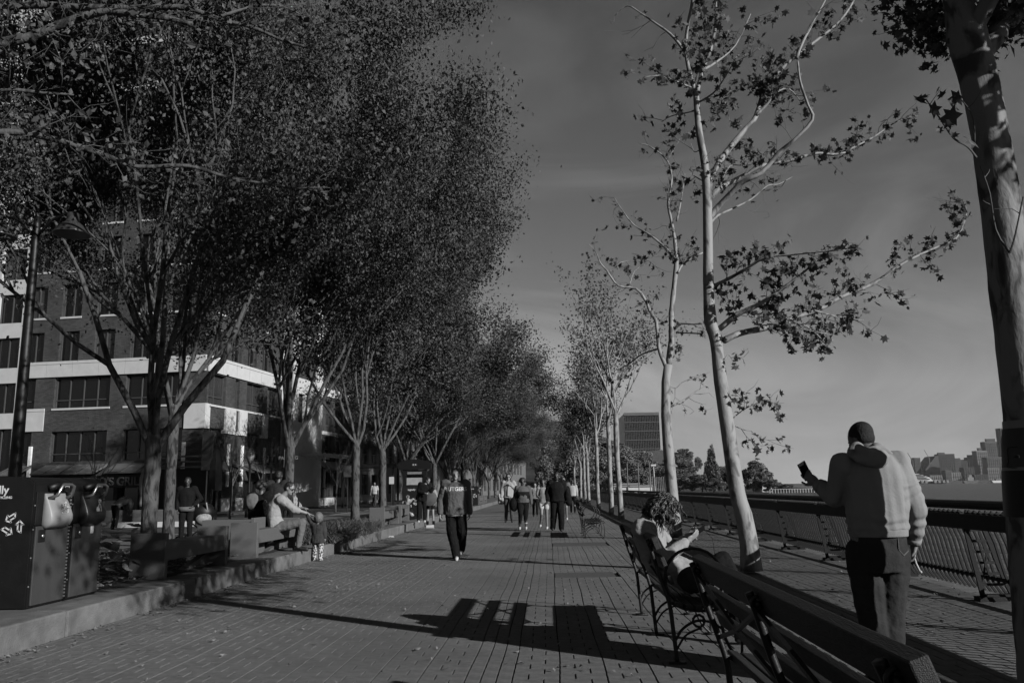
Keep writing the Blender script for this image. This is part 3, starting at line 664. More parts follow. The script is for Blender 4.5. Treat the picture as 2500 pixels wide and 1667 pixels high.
# --- right row: hand-laid limbs for the near trees
def limb(mb, pxs, Y, r0, r1, n=8, dy=0.0, sub=True):
    m = len(pxs); pts = []
    for i, (a, b) in enumerate(pxs):
        t = i / max(1, m - 1); pts.append(at(a, b, Y + dy * t))
    pts = [pts[0]] + [p + V((random.gauss(0, .012), random.gauss(0, .03), random.gauss(0, .012))) for p in pts[1:-1]] + [pts[-1]]
    # smooth subdivision (Catmull-Rom)
    q = []
    for i in range(len(pts) - 1):
        p0, p1, p2, p3 = pts[max(i - 1, 0)], pts[i], pts[i + 1], pts[min(i + 2, len(pts) - 1)]
        for s in (0, .33, .66): q.append(.5 * ((2 * p1) + (p2 - p0) * s + (2 * p0 - 5 * p1 + 4 * p2 - p3) * s * s + (3 * p1 - p0 - 3 * p2 + p3) * s ** 3))
    q.append(pts[-1]); N_ = len(q); rad = [(r0 + (r1 - r0) * i / (N_ - 1)) * (1 + random.gauss(0, .07)) for i in range(N_)]
    mb.tube(q, rad, n); return q
def twigs(mb, q, rg, step, length, leaves, lf, start=.0, r=.006, side=1.0, per=3, depth=2):
    # small side shoots along a limb, collecting leaf points
    acc = 0; tot = sum((q[i + 1] - q[i]).length for i in range(len(q) - 1)); run = 0
    for i in range(len(q) - 1):
        seg = q[i + 1] - q[i]; run += seg.length; acc += seg.length
        if run / tot < start: continue
        while acc > step:
            acc -= step; d = seg.normalized(); ax = V((rg.gauss(0, 1), rg.gauss(0, 1), rg.gauss(.3, 1))); ax = (ax - d * ax.dot(d)).normalized()
            dd = (d * .7 + ax * side).normalized(); p = q[i].lerp(q[i + 1], rg.random()); pts = [p]; L = length * rg.uniform(.5, 1.3)
            for k in range(3): dd = (dd + V((rg.gauss(0, .25), rg.gauss(0, .25), rg.gauss(.02, .25)))).normalized(); pts.append(pts[-1] + dd * L / 3)
            mb.tube(pts, [r, r * .8, r * .6, r * .35], 4)
            if depth > 1:
                for e in (1, 2, 3):
                    if rg.random() < .8:
                        ax = V((rg.gauss(0, 1), rg.gauss(0, 1), rg.gauss(0, 1))).normalized(); d2 = (dd + ax * .9).normalized(); m_ = pts[e] + d2 * L * .3; mb.tube([pts[e], m_, m_ + (d2 + V((rg.gauss(0, .3), rg.gauss(0, .3), .2))).normalized() * L * .25], [r * .6, r * .45, r * .25], 3)
                        if rg.random() < lf: leaves.extend([m_ + V((rg.gauss(0, .05), rg.gauss(0, .05), rg.gauss(-.03, .05))) for _ in range(per)])
            if rg.random() < lf: leaves.extend([pts[rg.randint(1, 3)] + V((rg.gauss(0, .07), rg.gauss(0, .07), rg.gauss(-.04, .06))) for _ in range(per)])
def z7(l): return [(1500 + a * .574, b * .574) for a, b in l]
def z4(l): return [(1300 + a * .4147, 600 + b * .4147) for a, b in l]
GR = 'young plane trees of the right row'
rg = random.Random(4)
# long limbs of the tree just outside the frame on the left, crossing the top left corner
mb = MB(); lv = []; tw = MB(); YL = 8.6; rg = random.Random(41)
for l, r0, r1, dy in (([(-420, 420), (-200, 200), (-60, 125), (60, 95), (150, 58), (250, 28), (330, 38), (400, 45), (470, 60)], .075, .03, .4), ([(-420, 300), (-200, 60), (60, 12), (150, 15), (300, 17), (450, 25), (540, 48), (620, 72), (700, 105), (760, 118)], .06, .014, .8), ([(-420, 520), (-150, 350), (0, 325), (120, 340), (250, 380), (330, 405), (460, 405), (560, 440), (680, 455), (800, 470)], .05, .010, 1.5), ([(540, 40), (640, 20), (720, 30), (800, 90)], .02, .006, 1.2), ([(-150, 280), (0, 222), (100, 218), (180, 232)], .03, .01, .3)):
    qq = limb(mb, l, YL, r0, r1, 9, dy); twigs(tw, qq, rg, .12, .7, lv, .8, .1, .007, per=5)
o_ = t9.location.copy(); Mi = (Matrix.Translation(t9.location) @ Matrix.Rotation(.9, 4, 'Z')).inverted()
for nm, mbb, mm in (('limb', mb, M_bark), ('twigs', tw, M_twig)):
    me = mbb.mesh(nm, mm, True); me.transform(Mi); q_ = link(bpy.data.objects.new(nm, me), t9); q_['kind'] = 'stuff'
v, f = leaf_quads(np.array([tuple(p) for p in lv]) + np.random.default_rng(3).normal(size=(len(lv), 3)) * .12, .085, np.random.default_rng(2)); q_ = mesh_np('leaves', v, f, M_leaf, t9); q_.data.transform(Mi); q_['kind'] = 'stuff'
rg = random.Random(4)
# T1
Y1 = 13.1; base = gnd(1833, 1386); t1 = empty('plane_tree', (base.x, Y1, 0), 'tall young plane tree with pale straight trunk standing right of the seated woman', 'tree', GR)
mb = MB(); lv = []; tw = MB()
trunk = [(1834, 1392), (1829, 1330), (1815, 1255)] + z4([(1205, 1450), (1150, 1080), (1108, 800), (1080, 560), (1047, 440), (1035, 200), (1033, 0)]) + z7([(395, 850), (385, 700), (360, 560), (347, 400)])
pts = [at(a, b, Y1) for a, b in trunk]; rad = [.175, .14, .128, .122, .112, .102, .097, .10, .085, .08, .076, .065, .056, .047]
q = []; rr = []
for i in range(len(pts) - 1):
    p0, p1, p2, p3 = pts[max(i - 1, 0)], pts[i], pts[i + 1], pts[min(i + 2, len(pts) - 1)]
    for s in (0, .33, .66): q.append(.5 * ((2 * p1) + (p2 - p0) * s + (2 * p0 - 5 * p1 + 4 * p2 - p3) * s * s + (3 * p1 - p0 - 3 * p2 + p3) * s ** 3)); rr.append((rad[i] + (rad[i + 1] - rad[i]) * s) * (1 + rg.gauss(0, .02)))
q.append(pts[-1]); rr.append(rad[-1]); mb.tube(q, rr, 18)
B = [(z7([(347, 410), (310, 250), (312, 120), (330, 0), (338, -90)]), .040, .018, .9, .0, -.6), (z7([(350, 400), (375, 300), (410, 200), (428, 80), (430, -60)]), .038, .018, .9, .0, .5),
     (z7([(400, 850), (405, 770), (430, 720), (480, 650), (560, 550), (605, 490), (640, 370), (690, 310), (770, 250), (880, 160), (960, 90), (1010, 10), (1025, -40)]), .062, .014, .8, .45, .8),
     (z7([(605, 490), (650, 440), (690, 400), (740, 385), (790, 430)]), .03, .008, .95, .3, .3), (z7([(775, 250), (800, 180), (850, 90), (905, 0), (930, -60)]), .028, .008, .3, .2, .2),
     (z7([(403, 930), (440, 870), (500, 820), (550, 780), (620, 735), (700, 650), (760, 600), (847, 512), (820, 450), (790, 350), (780, 260)]), .052, .016, .25, .1, -.8),
     (z7([(400, 850), (440, 810), (480, 785), (560, 740), (640, 705), (740, 685), (860, 660), (950, 660), (1020, 625), (1100, 580), (1200, 520), (1290, 490)]), .05, .008, .75, .1, .9),
     (z7([(408, 950), (440, 920), (500, 890), (580, 840), (650, 790), (700, 785), (760, 750)]), .025, .005, .03, .1, .6),
     (z7([(425, 1215), (500, 1180), (560, 1140), (640, 1100), (760, 1080), (860, 1070), (980, 1062)]), .03, .008, 1.0, .1, -1.0),
     (z7([(445, 1400), (520, 1340), (600, 1300), (680, 1250), (790, 1170), (860, 1110)]), .05, .012, 1.0, .1, -.5),
     (z7([(465, 1448), (530, 1415), (640, 1395), (760, 1350), (880, 1310), (960, 1260), (1100, 1200), (1220, 1130), (1350, 1060), (1450, 1015), (1500, 910), (1480, 850)]), .055, .009, .75, .12, 1.2),
     (z7([(700, 1370), (800, 1380), (860, 1420), (900, 1460), (930, 1445)]), .018, .006, 1.0, .1, .4), (z7([(850, 1320), (940, 1340), (1060, 1362)]), .018, .006, .9, .1, .6), (z7([(600, 1380), (680, 1385), (790, 1395), (900, 1420)]), .016, .006, .9, .1, 0),
     (z7([(310, 240), (290, 210), (235, 150), (180, 100), (110, 60), (50, 30), (0, 70)]), .032, .006, .08, .1, .3), (z7([(340, 380), (280, 360), (200, 320), (130, 328)]), .02, .005, 1.0, .05, -.4), (z7([(345, 470), (300, 490), (240, 500), (200, 520)]), .018, .005, .9, .1, .4),
     (z7([(350, 440), (420, 390), (470, 330), (520, 240)]), .02, .006, .95, .1, -.6), (z7([(375, 300), (440, 260), (520, 190), (580, 60)]), .025, .006, .9, .1, .5), (z7([(460, 400), (480, 480), (490, 520)]), .008, .004, .9, .1, 0),
     ([(1790, 1020), (1815, 1000), (1845, 985), (1868, 972)], .010, .004, 1.3, .1, 0), ([(1795, 1040), (1820, 1050), (1840, 1052)], .008, .004, 1.0, .1, .1), ([(1768, 880), (1780, 865), (1788, 880)], .012, .004, .8, .1, 0),
     (z7([(375, 770), (350, 750), (320, 740)]), .012, .004, 1.0, .1, .0), (z7([(360, 640), (340, 640), (325, 610)]), .01, .004, 1.2, .1, .0), (z7([(440, 1270), (470, 1240), (490, 1290)]), .01, .004, 1.0, .1, .3), (z7([(450, 790), (500, 700), (560, 700), (620, 690)]), .012, .004, 1.0, .1, .3)]
for (l, r0, r1, dens, st, dy) in B:
    qq = limb(mb, l, Y1, r0, r1, 8, dy); 
    if dens > .9: twigs(tw, qq, rg, .13, .42, lv, .95, st, .006, per=4)
    elif dens > .5: twigs(tw, qq, rg, .17, .42, lv, .85, st, .006, per=4)
    else: twigs(tw, qq, rg, .30, .55, lv, dens * .8, st, .006, per=2)
org = (base.x, Y1, 0)
mb.build('trunk', M_pale, t1, True, org); tw.build('twigs', M_twig, t1, False, org, kind='stuff')
nr_ = np.random.default_rng(1); P = np.array([tuple(p) for p in lv]); v, f = leaf_lobes(P, .135, nr_); mesh_np('crown', v, f, M_leaf, t1, origin=org)
# T2
Y2 = 21.4; base = gnd(1650, 1307); org = (base.x, Y2, 0); t2 = empty('plane_tree', org, 'young plane tree with forked dark upper limbs standing behind the seated woman', 'tree', GR)
mb = MB(); lv = []; tw = MB()
trunk = [(1652, 1312), (1648, 1270), (1640, 1193)] + z4([(800, 1200), (785, 1000), (786, 800), (800, 700)])
pts = [at(a, b, Y2) for a, b in trunk]; mb.tube(pts, [.16, .15, .145, .138, .125, .118, .115], 14)
B = [(z4([(800, 700), (813, 560), (820, 400), (835, 240), (850, 80)]) + z7([(265, 1110), (255, 1020), (240, 930), (228, 860), (245, 760), (225, 680), (150, 620), (105, 610)]), .085, .01, .5, .4, .2),
     (z4([(790, 720), (770, 680), (750, 600), (720, 450), (690, 380), (665, 330), (610, 250), (510, 235), (440, 150), (400, 100), (370, 30), (330, -10)]), .065, .008, .45, .3, -.5),
     (z7([(268, 1110), (220, 1060), (150, 1000), (80, 960), (30, 880), (0, 840)]), .04, .007, .6, .2, .6), (z7([(270, 1160), (300, 1120), (375, 1075)]), .035, .02, .5, .2, .3), (z7([(265, 940), (285, 850), (300, 740)]), .03, .008, .6, .2, .3),
     (z4([(835, 490), (880, 465), (940, 458), (1000, 455)]), .04, .03, .3, .1, -.3), (z4([(845, 510), (950, 510), (1010, 520)]), .03, .02, .3, .1, -.5), (z4([(815, 945), (900, 900), (960, 860), (1025, 820)]), .03, .006, .2, .2, .4),
     (z4([(790, 690), (850, 660), (900, 640)]), .02, .006, .9, .2, .3), (z4([(760, 600), (650, 640), (560, 700), (520, 720)]), .03, .008, .7, .2, .8), (z4([(800, 820), (840, 840), (880, 800)]), .015, .005, .7, .2, .3), (z7([(225, 680), (250, 640), (280, 590)]), .012, .004, .3, .1, 0), (z4([(445, 160), (520, 100), (600, 90), (700, 70)]), .015, .004, .5, .1, .5), (z4([(570, 240), (600, 150), (680, 100)]), .015, .004, .4, .1, .5)]
for (l, r0, r1, dens, st, dy) in B:
    qq = limb(mb, l, Y2, r0, r1, 7, dy); twigs(tw, qq, rg, .26, .6, lv, dens, st, .008, per=3)
mb.build('trunk', M_pale, t2, True, org); tw.build('twigs', M_twig, t2, False, org, kind='stuff')
P = np.array([tuple(p) for p in lv]); v, f = leaf_lobes(P, .15, nr_); mesh_np('crown', v, f, M_leaf, t2, origin=org)
# T0, at the right edge
Y0 = 5.2; org = (3.12, Y0, 0); t0 = empty('plane_tree', org, 'big plane tree trunk at the right edge with stickers taped round it', 'tree', GR)
mb = MB(); lv = []; tw = MB()
trunk = [(2573, 1760), (2560, 1640), (2538, 1480), (2521, 1300), (2512, 1150), (2508, 1010), (2488, 850), (2467, 700), (2451, 560), (2433, 430), (2412, 300), (2388, 190), (2364, 100), (2345, 20), (2330, -90), (2320, -250)]
rad = [k * .84 for k in (.21, .19, .172, .164, .160, .158, .152, .147, .143, .138, .134, .135, .15, .12, .11, .10)]
pts = [at(a, b, Y0) for a, b in trunk]; q = []; rr = []
for i in range(len(pts) - 1):
    p0, p1, p2, p3 = pts[max(i - 1, 0)], pts[i], pts[i + 1], pts[min(i + 2, len(pts) - 1)]
    for s in (0, .25, .5, .75): q.append(.5 * ((2 * p1) + (p2 - p0) * s + (2 * p0 - 5 * p1 + 4 * p2 - p3) * s * s + (3 * p1 - p0 - 3 * p2 + p3) * s ** 3)); rr.append((rad[i] + (rad[i + 1] - rad[i]) * s) * (1 + rg.gauss(0, .012)))
T0q, T0r = q, rr
mb.tube(q, rr, 28)
limb(mb, [(2385, 150), (2412, 112), (2450, 65), (2494, 13), (2560, -60)], Y0, .075, .06, 12, .3)
for l, r0, r1, st in (([(2384, 385), (2360, 355), (2338, 335), (2300, 290), (2262, 245)], .008, .004, .0), ([(2380, 360), (2360, 300), (2352, 250), (2330, 235)], .006, .003, 0), ([(2465, 618), (2440, 560), (2415, 480), (2393, 405)], .006, .003, 0), ([(2465, 618), (2490, 570), (2498, 480)], .007, .004, 0)):
    qq = limb(tw, l, Y0 - .12, r0, r1, 5, -.2); twigs(tw, qq, rg, .25, .12, [], 0, .2, .003, depth=1)
bigl = [(2246, 246), (2252, 238), (2288, 220), (2300, 232), (2325, 257), (2315, 300), (2330, 330), (2292, 318), (2322, 285), (2280, 268), (2337, 238), (2375, 345)]
P2 = np.array([tuple(at(a, b, Y0 - .3)) for a, b in bigl]); 
for l in ([(2330, 40), (2290, 70), (2250, 40), (2200, 30)], [(2320, 100), (2280, 90), (2240, 60)], [(2380, 130), (2430, 60), (2480, 40), (2520, 60)], [(2340, -60), (2280, -20), (2210, -10)], [(2420, -40), (2460, 10), (2500, 20)]):
    qq = limb(tw, l, Y0, .02, .006, 6, .9); twigs(tw, qq, rg, .055, .22, lv, .95, .1, .004, per=4)
nodes = []
for k in range(6):
    a = k * 1.05; ti = math.radians(rg.uniform(20, 60)); grow(mb, T0q[-1] - V((0, 0, .2 * k)), V((math.sin(ti) * math.cos(a), math.sin(ti) * math.sin(a), math.cos(ti))), rg.uniform(1.5, 2.1), .06, 1, rg, nodes, 0, 7, .6, .2, (2, 3), 4, .75)
P3 = np.array([q_[0] for q_ in nodes]); P3 = P3[nr_.choice(len(P3), 12000)] + nr_.normal(size=(12000, 3)) * .22; P3 = np.vstack([P3, np.array([4.7, 4.1, 5.3]) + nr_.normal(size=(3000, 3)) * np.array([.55, .5, .75])]); P3 = P3[P3[:, 2] > 4.2]; v, f = leaf_quads(P3, .11, nr_); mesh_np('upper_crown_and_shade_leaves', v, f, M_leaf, t0, origin=org)['kind'] = 'stuff'  # upper crown, plus an unseen leaf cluster added sunward to shade the trunk
mb.build('trunk', bark_mat('dark_edge_bark', 0.04, 0.18, 7.0, 0.8, 0.5), t0, True, org); tw.build('twigs', M_twig, t0, False, org, kind='stuff')
v, f = leaf_lobes(np.array([tuple(p) for p in lv]), .075, nr_); mesh_np('crown', v, f, M_leaf, t0, origin=org)
for p_ in P2:
    v, f = leaf_lobes(p_[None, :], .115, nr_); mesh_np('leaf', v, f, M_leaf, t0, origin=org)
# generic slender trees, sparse leaves
S_A = make_tree(71, th=4.6, r=.12, nl=4, L=2.6, leaves=1500, lsize=.13, spread=.42, tilt=(8, 26), up=.6, trunkmat=M_pale, jit=.22, zmin=3.4, maxd=4, kids=(2, 3), lobes=True)
S_B = make_tree(88, th=4.8, r=.12, nl=4, L=2.5, leaves=2300, lsize=.14, spread=.5, tilt=(10, 30), up=.5, trunkmat=M_pale, jit=.28, zmin=3.0, maxd=4, kids=(2, 3), lobes=True)
S_C = make_tree(93, th=3.8, r=.13, nl=4, L=2.4, leaves=5200, lsize=.17, spread=.55, tilt=(14, 36), up=.4, trunkmat=M_pale, jit=.36, zmin=3.0, maxd=4, kids=(2, 3))
T = [(1516, 1266, S_A, 1.0, 'slender half-bare plane tree, third trunk back in the right row'), (1490, 1255, S_B, 2.2, 'slender plane tree with light leaf cover, fourth trunk back in the right row'),
     (1457, 1242, S_B, 4.0, 'right-row plane tree whose trunk rises over the back of the empty bench'), (1433, 1232, S_C, .5, 'right-row plane tree sixth from the front, with banded trunk foot'), (1421, 1228, S_B, 3.0, 'right-row plane tree seventh from the front'),
     (1410, 1224, S_C, 1.6, 'right-row plane tree leaning to the left behind the man in black'), (1397, 1218, S_C, 5.1, 'right-row plane tree ninth from the front'), (1385, 1212, S_C, 2.9, 'right-row plane tree tenth from the front'), (1376, 1208, S_C, .2, 'right-row plane tree eleventh from the front'), (1368, 1205, S_C, 4.1, 'last right-row plane tree at the far end of the promenade')]
for (px, py, me, rz, lb) in T:
    g = gnd(px, py); y = min(g.y, 190); x = 3.05 if g.y < 190 else 3.4
    put_tree('plane_tree', me, (x, y, 0), lb, 'tree', GR, rz, (1, 1, 1.02), (0, -.04 if 'leaning' in lb else -.012))
# shoot-like bare saplings by the street
SAP = make_tree(101, th=1.6, r=.045, nl=5, L=1.5, leaves=60, lsize=.07, spread=.45, tilt=(12, 30), up=.5, trunkmat=M_twig, jit=.1, zmin=2, maxd=4, kids=(2, 3))
for (px, F, lb, s) in ((230, 40, 'bare young street tree in front of the left shopfront', 1.0), (563, 41, 'bare young street tree beside the acorn lamp', 1.15), (636, 42, 'bare young street tree right of the acorn lamp', 1.1), (672, 44, 'thin bare street tree just left of the second trunk', 1.0), (820, 50, 'thin bare street tree before the second brick building', 1.0)):
    p = at(px, 1230, F); put_tree('young_tree', SAP, (p.x, F, .2), lb, 'tree', 'bare young trees along the street', px * .1, (s, s, s * 1.05))
# ------------------------------------------------------------------ fence
M_fence = mat('fence_black_paint', 0.004, 0.007, 12, 0.6, .1, 60, 0.15)
FX = 4.92
fence = empty('railing', (FX, 9.8, 0), 'black riverside railing with curved balusters and wide cap rail along the promenade edge', 'railing')
fo = V((FX, 9.8, 0))
PROF = [(-.18, 1.0), (-.08, .93), (.02, .80), (.075, .64), (.11, .46), (.15, .28), (.21, .14), (.27, .05)]
mb = MB(); mb.tube([(0 + x, 0, z) for x, z in PROF], .0165, 4, caps=True); bal = mb.mesh('baluster', M_fence)
mbp = MB()     # post: curved outer plate, straight inner leg, rungs, foot
outer = [(-.16, .98), (-.05, .95), (.03, .82), (.09, .62), (.15, .4), (.22, .18), (.28, .04)]
inner = [(-.20, .98), (-.17, .8), (-.13, .5), (-.09, .25), (-.06, .02)]
mbp.tube([(x, 0, z) for x, z in outer], .045, 4, flat=.5, ref=(1, 0, 0)); mbp.tube([(x, 0, z) for x, z in inner], .036, 4, flat=.5, ref=(1, 0, 0))
for k in range(6):
    z = .18 + k * .12; xo = np.interp(-z, [-p[1] for p in outer], [p[0] for p in outer]); xi = np.interp(-z, [-p[1] for p in inner], [p[0] for p in inner]); mbp.box(((xo + xi) / 2, 0, z), (xo - xi, .025, .028))
z = .5; mbp.tube([(-.06, 0, .16), (0.03, 0, .5), (-.05, 0, .85)], .012, 4)
mbp.box((.1, 0, .025), (.46, .14, .05)); mbp.box((.1, 0, .06), (.34, .09, .03)); post = mbp.mesh('post', M_fence)
ys = [7.2 + 2.62 * k for k in range(-4, 64)]
nb = 0; sv, sf = [], []
for y0 in ys:
    if y0 < 160:
        o = bpy.data.objects.new('post', post); o.location = (0, y0 - fo.y, 0); link(o, fence)
    for k in range(1, 22):
        yy = y0 + 2.62 * k / 22
        if yy > 5.6 and nb < 290: o = bpy.data.objects.new('baluster', bal); o.location = (0, yy - fo.y, 0); link(o, fence); nb += 1
        elif yy < 100 and (yy > 5.6 or yy > -3):
            b = len(sv); 
            for x, z in PROF:
                for dx, dy in ((-.012, -.012), (.012, -.012), (.012, .012), (-.012, .012)): sv.append((x + dx, yy - fo.y + dy, z))
            for i in range(len(PROF) - 1):
                for k2 in range(4): sf.append((b + i * 4 + k2, b + i * 4 + (k2 + 1) % 4, b + i * 4 + 4 + (k2 + 1) % 4, b + i * 4 + 4 + k2))
o = mesh_np('balusters', sv, sf, M_fence, fence); o['kind'] = 'stuff'
MB().bb(-.03, .03, ys[0] - fo.y, 150, 1.025, 1.04).tube([(-.19, ys[0] - fo.y, 1.07), (-.19, 150, 1.07)], .10, 12, flat=.5, ref=(1, 0, 0)).build('cap_rail', M_fence, fence)
MB().bb(-.24, -.205, ys[0] - fo.y, 150, .80, .965).bb(-.203, -.12, ys[0] - fo.y, 150, .80, .84).build('fascia', M_fence, fence)
MB().bb(.17, .23, ys[0] - fo.y, 150, .20, .245).build('bottom_rail', M_fence, fence)
# ------------------------------------------------------------------ benches
M_iron = mat('bench_iron', 0.006, 0.010, 10, 0.5, .15, 80, 0.25)
M_slat = mat('bench_slat', 0.008, 0.022, 3, 0.6, .35, 30, 0.2, stretch=(10, 1, 10))
def bez(p, n=6):
    p = [V((a, 0, b)) for a, b in p]; q = []
    for i in range(len(p) - 1):
        p0, p1, p2, p3 = p[max(i - 1, 0)], p[i], p[i + 1], p[min(i + 2, len(p) - 1)]
        for k in range(n): s = k / n; q.append(.5 * ((2 * p1) + (p2 - p0) * s + (2 * p0 - 5 * p1 + 4 * p2 - p3) * s * s + (3 * p1 - p0 - 3 * p2 + p3) * s ** 3))
    q.append(p[-1]); return q
def support():
    m = MB(); B_ = lambda l, r, fl=.7: m.tube(bez(l), r, 6, flat=fl, ref=(0, 1, 0))
    B_([(-.19, .93), (-.165, .86), (-.12, .70), (-.07, .55), (-.035, .42), (-.02, .25), (0, .015)], .022, .8)   # back post into rear leg
    B_([(-.05, .46), (.08, .40), (.22, .385), (.36, .40), (.46, .45), (.50, .43), (.49, .39), (.46, .40)], .018)   # seat bearer
    B_([(.42, .40), (.36, .30), (.37, .2), (.42, .09), (.49, .015)], .019)                                          # front leg
    B_([(.44, .41), (.50, .30), (.50, .16), (.49, .02)], .015)
    B_([(-.01, .16), (.05, .25), (.16, .31), (.27, .30), (.37, .24)], .015)                                          # lower bow
    B_([(.0, .10), (.07, .2), (.17, .25), (.2, .25)], .012)
    m.tube([V((.18, 0, .25)) + V((math.cos(a) * .045, 0, math.sin(a) * .045 + .06)) for a in [k * .7 for k in range(10)]], .011, 5)
    m.box((0, 0, .008), (.13, .07, .016)); m.box((.49, 0, .008), (.10, .07, .016))
    return m
def hoop():                                    # round arm
    m = MB(); c = V((.16, 0, .63)); R = .225
    m.tube([c + V((math.cos(a) * R, 0, math.sin(a) * R)) for a in [math.radians(t) for t in range(-135, 226, 15)]], .017, 6, flat=.75, ref=(0, 1, 0))
    return m
def scroll():
    m = MB(); c = V((-.165, -.03, .89))
    m.tube([c + V((math.cos(a) * (.036 - .0022 * k), 0, math.sin(a) * (.036 - .0022 * k))) for k, a in enumerate([k * .55 for k in range(14)])], .008, 6)
    m.ell(c, (.014, .02, .014), None, 8, 5); return m
sup_me, hoop_me, scr_me = support().mesh('support', M_iron, True), hoop().mesh('hoop_arm', M_iron, True), scroll().mesh('scroll', M_iron, True)
bk = [(-.175, .905, .085), (-.125, .765, .085), (-.078, .63, .085)]      # back slats: x, z, width
def slat_mesh(L, wd, th, name='slat'):
    m = MB(); m.bevbox(-th / 2, th / 2, 0, L, -wd / 2, wd / 2, .006); return m.mesh(name, M_slat)
def bench(y0, y1, ys_, label, top_w=.10, hoops=(0, 1, 2)):
    o0 = V((.95, y0, 0)); r = empty('park_bench', o0, label, 'bench', 'slatted iron benches facing the river'); L = y1 - y0
    for y in ys_:
        s = bpy.data.objects.new('support', sup_me); s.location = (0, y - y0, 0); link(s, r); c = bpy.data.objects.new('scroll', scr_me); link(c, s)
        if ys_.index(y) not in hoops: continue
        h = bpy.data.objects.new('hoop_arm', hoop_me); h.location = (0, y - y0, 0); link(h, r)
    bmid = slat_mesh(L, .074, .034); btop = slat_mesh(L, top_w, .05)
    for i, (x, z, w_) in enumerate(bk):
        s = bpy.data.objects.new('back_slat', btop if i == 0 else bmid); s.location = (x + .045, 0, z); s.rotation_euler = (0, math.radians(-20), 0); link(s, r)
    sm = slat_mesh(L, .058, .030)
    for k in range(6):
        x = .02 + k * .075; z = .435 - .03 * math.sin(math.pi * (k + .3) / 6)
        s = bpy.data.objects.new('seat_slat', sm); s.location = (x, 0, z + .012); s.rotation_euler = (0, math.radians(90 + (k - 2.5) * -5), 0); link(s, r)
    m = MB()
    for a, b in zip(ys_[:-1], ys_[1:]):
        a, b = a - y0, b - y0
        for s_ in (1, -1):
            p0 = V((-.15, a, .86 if s_ > 0 else .55)); p1 = V((-.06, b, .55 if s_ > 0 else .86)); p0.x = -.165 + (.88 - p0.z) * .33; p1.x = -.165 + (.88 - p1.z) * .33
            m.tube([p0, p0.lerp(p1, .5) + V((0, 0, -.02)), p1], .013, 5)
    m.build('cross_brace', M_iron, r); return r
bench(1.93, 4.72, (2.05, 3.32, 4.6), 'near empty bench seen from behind, running out of the bottom right corner', .115, (0,))
bench(6.55, 9.22, (6.66, 7.9, 9.1), 'bench with the curly-haired woman sitting on it', .10, (0, 2))
bench(22.3, 24.95, (22.42, 23.65, 24.83), 'far empty bench right of the walking group')
# ------------------------------------------------------------------ litter and recycling stations
M_bin = mat('bin_dark_paint', 0.005, 0.010, 5, 0.5, .08, 40, 0.2)
M_door = mat('bin_door_grey', 0.036, 0.052, 3, 0.45, .1, 30, 0.4, stretch=(1, 1, .3))
M_hopL = mat('hopper_light', 0.22, 0.27, 4, 0.5, .05, 30)
M_hopD = mat('hopper_dark', 0.010, 0.022, 4, 0.4, .1, 30)
M_chrome = mat('brushed_steel', 0.45, 0.5, 20, 0.3, 0, None, .5, metal=.9)
M_mark = mat('white_marking', 0.55, 0.6, 5, 0.6)
M_galv = mat('hinge_metal', 0.3, 0.35, 30, 0.4, metal=.6)
def recycle(mb, fr, S, w_):
    # three chasing bent arrows drawn in outline
    for k in range(3):
        a = math.radians(90 + 120 * k)
        R_ = lambda x, y: (x * math.cos(a) - y * math.sin(a), x * math.sin(a) + y * math.cos(a))
        mb.stroke([R_(x * S, y * S) for x, y in [(-.46, -.56), (.02, -.56), (.02, -.69), (.25, -.45), (.02, -.21), (.02, -.34), (-.33, -.34)]], w_, fr, closed=True)
def person_mark(mb, fr, S, w_):
    mb.stroke([(math.cos(t) * .12 * S, .42 * S + math.sin(t) * .12 * S) for t in [k * .7 for k in range(9)]], w_, fr)
    mb.stroke([(-.05 * S, .26 * S), (.12 * S, .2 * S), (.25 * S, -.1 * S), (.32 * S, -.5 * S)], w_, fr); mb.stroke([(-.05 * S, .26 * S), (-.1 * S, 0), (.05 * S, -.15 * S), (.12 * S, -.5 * S)], w_, fr)
    mb.stroke([(-.32 * S, -.02 * S), (-.04 * S, .08 * S)], w_, fr)
    for k in range(4): mb.stroke([(-.32 * S + k * .09 * S, -.08 * S), (-.27 * S + k * .09 * S, -.5 * S)], w_, fr)
